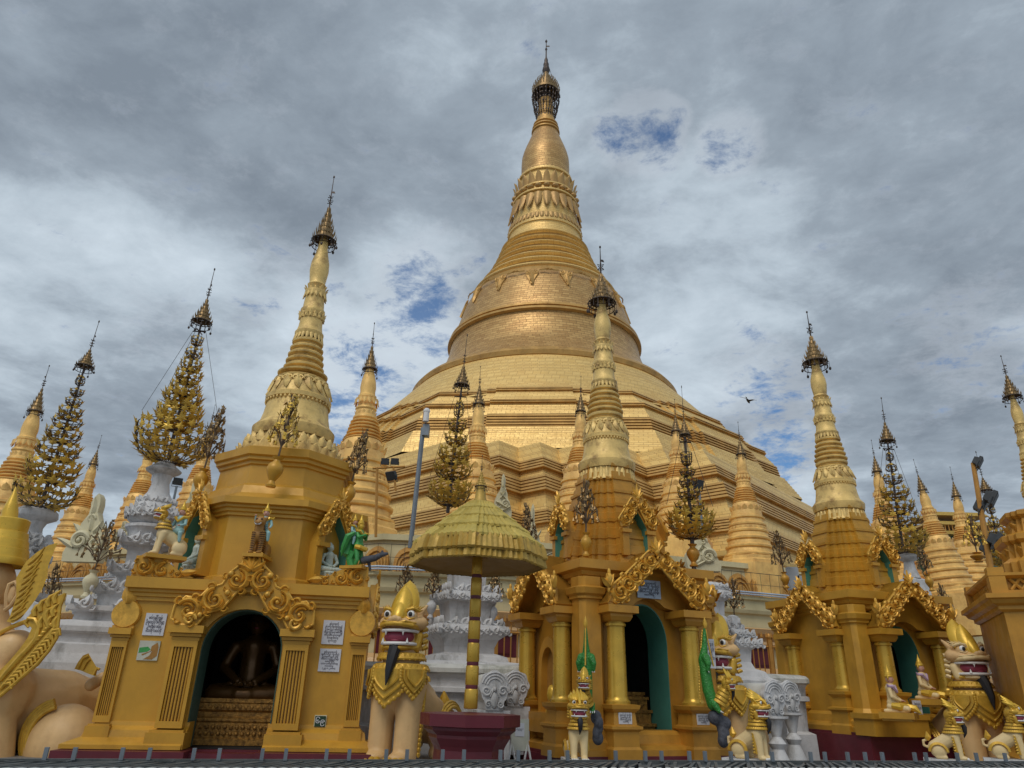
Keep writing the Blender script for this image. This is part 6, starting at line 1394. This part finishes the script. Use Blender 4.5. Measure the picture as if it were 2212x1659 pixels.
# ------------------------------------------------------------------ white carved towers under the gilded trees
def leafy_ring(m, r, z, n, s, sq=False):
    for k in range(n):
        a = 2 * pi * k / n
        if sq:
            t = 4 * k / n; sd = int(t); f = t - sd; ph = sd * pi / 2; M0 = m.M; m.M = M0 @ Matrix.Rotation(ph, 4, 'Z') @ Matrix.Translation(((f * 2 - 1) * r + s, -r, z))
        else: M0 = m.M; m.M = M0 @ Matrix.Rotation(a, 4, 'Z') @ Matrix.Translation((0, -r, z))
        m.scroll(0, s * .2, s * .38, 1 if k % 2 else -1, 1.2, 1.4, -s * .05, s * .13, 6); m.scroll(s * .45, -s * .05, s * .22, -1, .5, 1.2, -s * .03, s * .09, 5); m.leaf(s * .1, s * .1, 1.1, s * .62, s * .7, -.0, s * .35); m.ell((-s * .4, -s * .05, s * .1), (s * .16, s * .14, s * .16), 7, 5); m.leaf(-s * .2, 0, 2.4, s * .5, s * .5, 0, s * .25); m.M = M0
def white_tower(label, u, Y, rz, vase, tiers, orn, mt='white_stone', vr=1200):
    """vase: (hw px, v) lathe profile ; tiers: (hw px, v) square profile"""
    b = at(u, vr, Y); root = empty('white_pedestal', (b.x, Y, .35), rz, label, 'pedestal', 'white carved pedestals of the gilded trees')
    k = lambda v: px2m(at(u, v, Y)); z = lambda v: at(u, v, Y).z - .35
    if vase:
        m = MB(); m.lathe([(hw * k(v), z(v)) for hw, v in vase], 36); m.build('vase', mt, root)
        m = MB()
        for hw, v, n, s in orn.get('v', []): leafy_ring(m, hw * k(v) * .97, z(v), n, s)
        if m.f: m.build('vase_garland', mt, root)
    m = MB(); q = 1 / (cos(rz) + abs(sin(rz)))
    m.stack(lambda r: ngon(r, 4, 0), [(hw * k(v) * q, z(v)) for hw, v in tiers] + [(tiers[-1][0] * k(tiers[-1][1]) * q, 0)]); m.build('stepped_base', mt, root, smooth=0)
    m = MB()
    for hw, v, n, s in orn.get('t', []): leafy_ring(m, hw * k(v) * q, z(v), n, s, True)
    if m.f: m.build('carved_frieze', mt, root)
    return root
white_tower('tall white stepped pedestal with a shell-carved vase under the tallest gilded tree', 354, 17.6, radians(20),
    [(4, 994), (14, 996), (24, 1008), (36, 1017), (34, 1020), (20, 1028), (17, 1045), (22, 1066), (36, 1088), (48, 1105), (52, 1118), (48, 1130), (38, 1137), (50, 1140), (50, 1146), (44, 1152), (40, 1165), (48, 1172)],
    [(30, 1168), (58, 1170), (58, 1182), (40, 1188), (38, 1225), (62, 1230), (66, 1246), (50, 1252), (52, 1270), (86, 1274), (90, 1290), (80, 1296), (78, 1318), (134, 1322), (134, 1332), (116, 1336), (118, 1352), (150, 1356), (156, 1366), (156, 1376), (142, 1380), (144, 1398), (164, 1402), (168, 1420), (176, 1440)],
    {'v': [(36, 1092, 12, .22), (52, 1120, 14, .26), (46, 1108, 14, .2)], 't': [(56, 1178, 16, .3), (64, 1240, 20, .3), (88, 1284, 20, .34), (134, 1326, 12, .34)]}, 'white_stone', 1017)
white_tower('white pedestal with a wide-rimmed plain vase and leafy bulge behind the crowned sphinx', 78, 17.8, radians(20),
    [(4, 1096), (30, 1098), (40, 1106), (42, 1116), (40, 1120), (24, 1128), (19, 1140), (20, 1152), (34, 1165), (40, 1180), (34, 1192), (26, 1200)],
    [(20, 1196), (44, 1200), (48, 1215), (40, 1222), (42, 1260), (70, 1266), (74, 1290), (66, 1300), (100, 1310), (110, 1340), (130, 1400), (140, 1440)], {'v': [(38, 1186, 10, .34), (34, 1172, 10, .28)], 't': [(46, 1212, 12, .3)]}, vr=1116)
white_tower('white scroll-carved pedestal seen behind the parasol pole', 1002, 17.8, radians(18),
    [(8, 1092), (9, 1140), (14, 1180), (20, 1200), (24, 1215)],
    [(20, 1210), (52, 1214), (56, 1224), (44, 1230), (42, 1278), (70, 1284), (74, 1292), (74, 1302), (60, 1306), (56, 1322), (52, 1350), (90, 1354), (96, 1364), (92, 1374), (76, 1384), (68, 1400), (68, 1412), (96, 1420), (100, 1430), (140, 1434), (150, 1446)],
    {'t': [(60, 1284, 20, .26), (72, 1298, 24, .18), (78, 1356, 20, .26), (94, 1370, 28, .2)]}, vr=1365)
white_tower('slim white pedestal rising behind the half-hidden big lion', 1534, 17.0, radians(22),
    None,
    [(14, 1258), (26, 1262), (34, 1266), (34, 1276), (40, 1280), (38, 1292), (26, 1300), (24, 1330), (40, 1345), (60, 1350), (64, 1440)], {'t': [(32, 1272, 12, .16), (38, 1290, 12, .16)]}, vr=1280)
white_tower('low white pedestal with a scroll finial between the orange and ochre shrines', 1586, 16.2, radians(22),
    [(4, 1329), (12, 1332), (14, 1345), (14, 1358), (20, 1364)],
    [(22, 1362), (30, 1365), (34, 1376), (28, 1382), (36, 1388), (40, 1398), (30, 1404), (27, 1430), (34, 1444), (52, 1450), (60, 1462), (80, 1470)], {'v': [(9, 1352, 6, .22)], 't': [(33, 1374, 12, .18), (38, 1394, 14, .2)]}, vr=1370)
white_tower('small white vase under the gilded tree behind the ochre shrine', 1960, 21, radians(20),
    [(4, 1195), (16, 1198), (22, 1204), (20, 1208), (10, 1214), (12, 1230), (18, 1250)], [(18, 1250), (26, 1254), (30, 1300), (40, 1440)], {})
# ------------------------------------------------------------------ mossy white balustrade and carved bolsters
bal = empty('balustrade', (0, 0, 0), 0, 'mossy white balustrade wall running behind the lions and shrines', 'balustrade')
pl_ = [Vector((at(640, 1450, 15.4).x, 15.4)), Vector((at(1130, 1450, 15.4).x, 15.4)), Vector((at(1500, 1450, 15.6).x, 15.6)), Vector((at(1730, 1450, 16.9).x, 16.9))]
zc = at(1000, 1437, 15.4).z
m = MB(); sweep(m, pl_, [(-.3, zc - .2), (-.25, zc - .02), (-.1, zc + .03), (.12, zc), (.2, zc - .06), (.2, zc - .14), (.1, zc - .18)]); m.build('coping', 'mossy_stone', bal, smooth=40)
m = MB(); sweep(m, pl_, [(.12, zc - .17), (.06, zc - .24), (.05, zc - .4), (.14, zc - .42), (.14, zc - .5), (.02, zc - .52), (.0, zc - 1.1), (.2, zc - 1.15), (.22, .38)]); m.build('panel_wall', 'white_stone', bal, smooth=30)
def bolster(label, u, v, Y, rpx, rz, stand=0.):
    c = at(u, v, Y); k = px2m(c); R = rpx * k; root = empty('carved_bolster', c, rz, label, 'bolster', 'white carved bolsters of the balustrade')
    m = MB(); m.M = Matrix.Rotation(pi / 2, 4, 'X'); m.lathe([(0, .0), (R * .86, .0), (R * .9, -.04), (R * .9, -.9), (R * .8, -1.0), (0, -1.0)], 28); m.build('barrel', 'mossy_stone', root)
    m = MB(); P = [(cos(a) * R * (1 + .05 * cos(8 * a)), sin(a) * R * 1.02 * (1 + .05 * cos(8 * a)) + R * .06) for a in [radians(x) for x in range(-50, 231, 7)]] + [(-R * .55, -R * 1.3), (R * .55, -R * 1.3)]
    m.prism(P, -.07, .02); m.build('face_slab', 'white_stone', root, smooth=30)
    m = MB()
    for s in (-1, 1): m.scroll(s * R * .55, -R * .15, R * .3, s, 0, 1.4, -.075, R * .075); m.scroll(s * R * .4, -R * .95, R * .22, -s, 0, 1.3, -.075, R * .06); m.leaf(s * R * .3, -R * .5, pi / 2 + s * .5, R * .7, R * .3, -.075, .03)
    for k_ in (.86, .68, .5): m.tube([(cos(a) * R * k_, -.075, sin(a) * R * k_ + R * .1) for a in [radians(x) for x in range(10, 171, 12)]], R * .05, 6)
    m.ell((0, -.08, -R * .7), (R * .26, .04, R * .5), 12, 8); m.ell((0, -.1, -R * .05), (R * .12, .04, R * .16), 8, 6); m.build('carving', 'white_stone', root)
    if stand:
        m = MB(); hgt = c.z - R * 1.25 - .38; z0 = -(c.z - .38)
        m.lathe([(R * .95, -R * 1.25), (R * .95, -R * 1.4), (R * .6, -R * 1.5), (R * .3, z0 + hgt * .62), (R * .62, z0 + hgt * .5), (R * .42, z0 + hgt * .4), (R * .8, z0 + hgt * .15), (R * .9, z0)], 20); m.build('stand', 'white_stone', root)
    else:
        m = MB(); m.box((0, .4, -R * 1.3 - .4), (R * 2.2, .9, .8)); m.build('plinth', 'white_stone', root, smooth=0)
bolster('white bolster with a carved shell face in full view beside the parasol pole', 1067, 1487, 14.0, 33, radians(14))
bolster('white carved bolster half hidden by the porch columns of the orange shrine', 1112, 1483, 14.5, 30, radians(14))
bolster('white carved bolster on a baluster stand between the orange and ochre shrines', 1668, 1505, 14.2, 30, radians(24), 1)
bolster('white carved bolster partly hidden by the ochre shrine wall', 1703, 1502, 15.4, 27, radians(24), 1)
# ------------------------------------------------------------------ notice board on a trestle
sb = empty('notice_board', (at(1123, 1600, 11.9).x, 11.9, 0), radians(6), 'weathered notice board with a white sheet on trestle legs beside the maroon pedestal', 'sign'); kx = px2m(at(1123, 1600, 11.9))
z1, z0 = at(1123, 1553, 11.9).z, at(1123, 1622, 11.9).z
m = MB(); m.box((0, 0, (z0 + z1) / 2), (38 * kx, .03, z1 - z0)); m.build('board', 'sign_board', sb, smooth=0)
m = MB(); m.box((-1 * kx, -.02, (z0 + z1) / 2 + .07), (20 * kx, .006, (z1 - z0) * .42)); o = m.build('notice', 'plaque_white', sb, smooth=0); text_mesh('lettering', [T_LOW[0], T_LOW[6]], 17 * kx, .05, o, Matrix.Translation((-1 * kx, -.024, (z0 + z1) / 2 + .07)))
for s in (-1, 1):
    m = MB()
    for q in (-1, 1): m.tube([(s * 17 * kx, 0, z0 + .12), (s * 17 * kx + q * .10, -.05, .38)], .014, 4)
    m.build('trestle_leg', 'white_paint', sb, smooth=0)
# ------------------------------------------------------------------ foreground gutter grating with upright pins
zr = at(1106, 1644, 5.28).z
gr = empty('rail_grating', (0, 5.28, 0), radians(15), 'dark slatted metal grating along the very bottom edge of the photo', 'grating')
m = MB(); m.box((0, -.30, zr - .05), (13, .62, .06)); m.box((0, -.56, zr - .2), (13, .04, .3)); m.box((0, .01, zr - .02), (13, .03, .05)); m.build('frame', 'grate', gr, smooth=0)
m = MB(); n = 170
for q in range(n):
    x = -5.2 + q * 10.4 / n + random.uniform(-.006, .006); m.M = Matrix.Translation((x, -.31, zr - .005)) @ Matrix.Rotation(random.uniform(-.25, .1) - .5, 4, 'Z'); m.box((0, 0, 0), (.022, .56, .014))
m.build('slats', 'grate', gr, smooth=0)
m = MB()
for q in range(n):
    x = -5.18 + q * 10.4 / n; m.M = Matrix.Translation((x + .12, -.54, zr + .004)) @ Matrix.Rotation(-.5, 4, 'Z'); m.box((0, 0, 0), (.030, .07, .01))
m.build('slat_ends', 'grate_light', gr, smooth=0)
PU = [97, 159, 262, 321, 417, 472, 565, 616, 704, 753, 833, 878, 955, 1001, 1080, 1118, 1186, 1225, 1329, 1393, 1428, 1488, 1522, 1578, 1612, 1667, 1750, 1781, 1830, 1868, 1905, 1975, 1999, 2067, 2108, 2170]
for i, u in enumerate(PU):
    Y_i = 5.28
    for _ in range(6): Y_i = 5.28 + tan(radians(15)) * at(u, 1640, Y_i).x
    X_i = at(u, 1640, Y_i).x / cos(radians(15)); h = .065; m = MB(); m.box((X_i, -.01, zr + h / 2), (.022, .022, h)); m.build('pin', 'steel', gr, smooth=0)
# ------------------------------------------------------------------ far right shrine, cut by the frame
O4 = at(2157, 1524, 12.6); s4 = empty('shrine', (0, 0, 0), 0, 'brown-orange shrine with a pierced parapet, cut off by the photo edge', 'shrine', 'spired shrines in front of the pagoda')
ps = radians(-24); nF = Vector((sin(ps), -cos(ps))); tF = Vector((cos(ps), sin(ps))); hw = 1.35; cc = Vector((O4.x + .87, 13.2)) - nF * hw + tF * hw; s4.location = (cc.x, cc.y, 0); s4.rotation_euler = (0, 0, ps)
zc0, zc1, zc2 = at(2150, 1310, 12.6).z, at(2130, 1283, 12.6).z, at(2110, 1226, 12.6).z
m = MB(); square_prof(m, Matrix(), [(.3, .3), (.3, .75), (.2, .8), (.06, .95), (0, 1.0), (0, zc0)], hw); m.build('wall', 'shrine_orange', s4, smooth=0)
m = MB(); square_prof(m, Matrix(), [(.02, zc0 - .02), (.08, zc0 + .02), (.08, zc0 + .08), (.16, zc0 + .12), (.2, zc1 - .02), (.26, zc1), (.26, zc1 + .08), (-.2, zc1 + .1)], hw); m.build('cornice', 'shrine_orange', s4, smooth=0)
m = MB()
square_prof(m, Matrix(), [(.12, zc1 + .08), (.12, zc1 + .14), (.04, zc1 + .15), (.0, zc1 + .15)], hw); square_prof(m, Matrix(), [(.0, zc2 - .1), (.05, zc2 - .1), (.14, zc2 - .05), (.14, zc2), (-.2, zc2 + .02)], hw)
for x, y in ((-hw - .0, -hw - .0), (hw, -hw), (-hw, hw)): m.box((x, y, (zc1 + zc2) / 2 + .05), (.26, .26, zc2 - zc1 + .1))
m.build('parapet', 'shrine_orange', s4, smooth=0)
for k in (0, -1):
    m = MB(); m.M = FM(k, hw); z0_, z1_ = zc1 + .15, zc2 - .1; nx = 14
    for q in range(nx):
        x = -hw + .2 + (2 * hw - .4) * (q + .5) / nx; dx = (2 * hw - .4) / nx / 2
        for s in (-1, 1): m.tube([(x - dx, -.02, z0_ if s > 0 else z1_), (x + dx, -.02, z1_ if s > 0 else z0_)], .03, 6)
    m.box((0, .04, (z0_ + z1_) / 2), (2 * hw, .03, z1_ - z0_)); m.build('lattice', 'recess_brown' if False else 'shrine_orange', s4, smooth=30)
m = MB(); m.M = FM(0, hw)
for x in (.62, 1.15, 2.2): q = MB(); q.M = m.M; q.box((x - 1.5, -.05, 1.9), (.14, .1, 1.9)); q.build('pilaster', 'shrine_orange', s4, smooth=0)
m.prism([(-.95, 2.55), (-.55, 3.0), (-.1, 2.55), (-.1, 2.43), (-.55, 2.86), (-.95, 2.43)], -.1, 0); m.box((-.9, -.08, 2.3), (.3, .18, .1)); m.box((-.9, -.08, 2.05), (.2, .14, .06)); m.build('blind_gable', 'shrine_orange', s4, smooth=0)
m = MB(); m.stack(lambda r: redent(4, r, r * .45, 2, r * .15, r * .1, pi / 2), [(1.0, zc1 + .1), (1.0, 4.1), (.86, 4.2), (.84, 4.45), (.92, 4.52), (.92, 4.62), (.70, 4.7), (.66, 4.95), (.74, 5.02), (.74, 5.1), (.5, 5.16)]); m.petals(.66, 4.7, 14, .2, .06); m.petals(.84, 4.2, 18, .2, .06); m.build('tower', 'shrine_orange', s4, smooth=0)
tz = at(2170, 782, 14.2).z; spire_parts(s4, 5.2, tz - 5.2, R=.85)
# ------------------------------------------------------------------ crowned sphinx cut by the left edge
YS = 13.2; k_ = px2m(at(80, 1400, YS)); org = at(60, 1640, YS)
sx_ = empty('crowned_sphinx', (org.x, YS, .35), 0, 'huge crowned human-headed lion statue with gold wing-like ornaments', 'sphinx statue')
def S(zx, zy, dy=0.):
    p = at(zx / 2.852, 1065.7 + zy / 2.852, YS + dy); return (p.x - org.x, p.y - YS, p.z - .35)
kz = k_ / 2.852
sb_ = blob('body', [('c', [(S(-60, 1250, .2), 230 * kz), (S(60, 1330, .6), 250 * kz), (S(330, 1330, 1.1), 240 * kz), (S(600, 1420, 2.0), 230 * kz)]), ('c', [(S(-80, 960), 170 * kz), (S(-90, 1250), 260 * kz)]), ('c', [(S(90, 960, -.1), 115 * kz), (S(-30, 1100, -.1), 150 * kz)]),
                    ('e', S(385, 1545, .3), (215 * kz, .5, 225 * kz)), ('c', [(S(260, 1700, .1), 95 * kz), (S(500, 1720, .3), 90 * kz)]), ('c', [(S(-60, 1200, -.1), 150 * kz), (S(-100, 1800, -.2), 140 * kz)]), ('c', [(S(560, 1180, .4), 40 * kz), (S(640, 1130, .5), 35 * kz), (S(700, 1170, .6), 35 * kz)]),
                    ('c', [(S(-60, 760), 100 * kz), (S(-60, 900), 120 * kz)])], .035, 'skin_cream', sx_, 8)
hd_ = blob('head', [('e', S(-50, 590), (120 * kz, .40, 190 * kz)), ('e', S(-110, 680, -.15), (70 * kz, .2, 60 * kz))], .025, 'skin_cream', sx_, 5)
m = MB(); m.tube([S(40, 700, -.28), S(42, 620, -.3), S(60, 560, -.32), S(95, 545, -.32), S(118, 575, -.32), S(110, 630, -.32), S(70, 690, -.3), S(30, 720, -.28)], 14 * kz, 8); m.ell(S(75, 620, -.28), (28 * kz, .05, 60 * kz), 12, 8); m.build('ear', 'skin_cream', hd_)
m = MB(); cx, cy, _ = S(-10, 430); zz = lambda y: S(0, y)[2]
m.M = Matrix.Translation((cx, cy, 0)); m.lathe([(168 * kz, zz(445)), (172 * kz, zz(425)), (165 * kz, zz(400)), (160 * kz, zz(398)), (150 * kz, zz(345)), (144 * kz, zz(343)), (134 * kz, zz(290)), (128 * kz, zz(288)), (118 * kz, zz(240)), (108 * kz, zz(236)), (110 * kz, zz(165)), (104 * kz, zz(158)), (60 * kz, zz(155))], 36); m.M = Matrix()
m.tube([S(55, 160), S(62, 110), S(75, 60), S(88, 10), S(98, -40)], [50 * kz, 48 * kz, 34 * kz, 18 * kz, 3 * kz], 16); m.build('crown', 'crest_gold', sx_)
def plate(name, outline, dy, th, ribs, mt='statue_gold'):
    m = MB(); a = [m.pv(S(x, y, dy)) for x, y in outline]; b = [m.pv(S(x, y, dy + th)) for x, y in outline]; m.face(a); m.face(b[::-1]); n = len(a)
    for i in range(n): j = (i + 1) % n; m.face((a[j], a[i], b[i], b[j]))
    for pts, rad in ribs: m.tube([S(x, y, dy - .01) for x, y in pts], [r * kz for r in rad] if hasattr(rad, '__len__') else rad * kz, 7)
    m.build(name, mt, sx_, smooth=35)
ribs = []
for q in range(9):
    t = q / 8; x0, y0 = 60 + 110 * t, 770 - 330 * t
    ribs += [([(x0, y0), (x0 + 30, y0 - 22), (x0 + 70, y0 - 60), (x0 + 105, y0 - 110)], [3, 8, 7, 2]), ([(x0 + 5, y0 + 15), (x0 + 40, y0 + 5), (x0 + 85, y0 - 25)], [3, 6, 2])]
plate('ear_wing', [(40, 790), (60, 760), (100, 640), (100, 520), (160, 420), (230, 360), (300, 318), (356, 305), (335, 350), (300, 440), (290, 520), (260, 590), (215, 660), (170, 720), (130, 770), (80, 800)], -.42, .07, ribs)
ribs = [([(0, 1150), (60, 1080), (120, 1010), (180, 950), (225, 890), (240, 820), (215, 775), (175, 770), (155, 800), (175, 825)], [16, 16, 16, 16, 15, 14, 13, 12, 10, 7]), ([(0, 1250), (70, 1190), (150, 1120), (230, 1050), (300, 970), (350, 890), (358, 800), (370, 700), (400, 615)], 10)]
rnd = random.Random(3)
for q in range(15):
    t = q / 14; x0, y0 = 20 + 300 * t, 1190 - 330 * t
    ribs += [([(x0 - 20, y0 + 20), (x0 + 10, y0 - 15), (x0 + 45, y0 - 22), (x0 + 50, y0 + 12), (x0 + 25, y0 + 20)], [8, 14, 12, 9, 4]), ([(x0 - 40, y0 - 20), (x0 - 10, y0 - 50), (x0 + 15, y0 - 60)], [4, 12, 3])]
for x, y in ((215, 720), (250, 690), (300, 660), (340, 640), (290, 740), (330, 720), (300, 790), (340, 790), (250, 790), (320, 860)): ribs.append(([(x, y + 40), (x - 8, y + 5), (x + 10, y - 25), (x + 38, y - 45)], [12, 16, 12, 2]))
ribs.append(([(330, 820), (290, 800), (270, 750), (290, 715), (330, 710), (345, 735)], [9, 13, 14, 13, 11, 8]))
plate('shoulder_band', [(-60, 1290), (0, 1255), (80, 1190), (160, 1120), (240, 1060), (310, 970), (360, 880), (355, 790), (370, 700), (402, 614), (330, 640), (240, 690), (190, 740), (150, 790), (195, 830), (170, 890), (120, 960), (60, 1030), (0, 1090), (-60, 1150)], -.52, .12, ribs)
m = MB()
for q in range(4):
    R = 1 + q * .055; m.tube([S(400 - 235 * R * cos(a) , 1560 - 250 * R * sin(a), -.02 + q * .03) for a in [radians(x) for x in range(-20, 84, 8)]], 15 * kz, 7)
m.build('thigh_band', 'statue_gold', sx_)
plate('tail_ornament', [(458, 1082), (480, 1040), (510, 1000), (545, 985), (565, 1020), (600, 1080), (592, 1128), (540, 1110), (500, 1092)], .1, .16, [([(480, 1080), (510, 1020), (545, 1000)], 8), ([(510, 1085), (535, 1040), (555, 1020)], 8), ([(575, 1120), (600, 1075), (612, 1085)], 9)])
m = MB(); m.tube([S(-40, 900, -.2), S(20, 850, -.3), S(80, 820, -.35), S(160, 790, -.4)], 14 * kz, 8); m.build('neck_band', 'statue_gold', sx_)
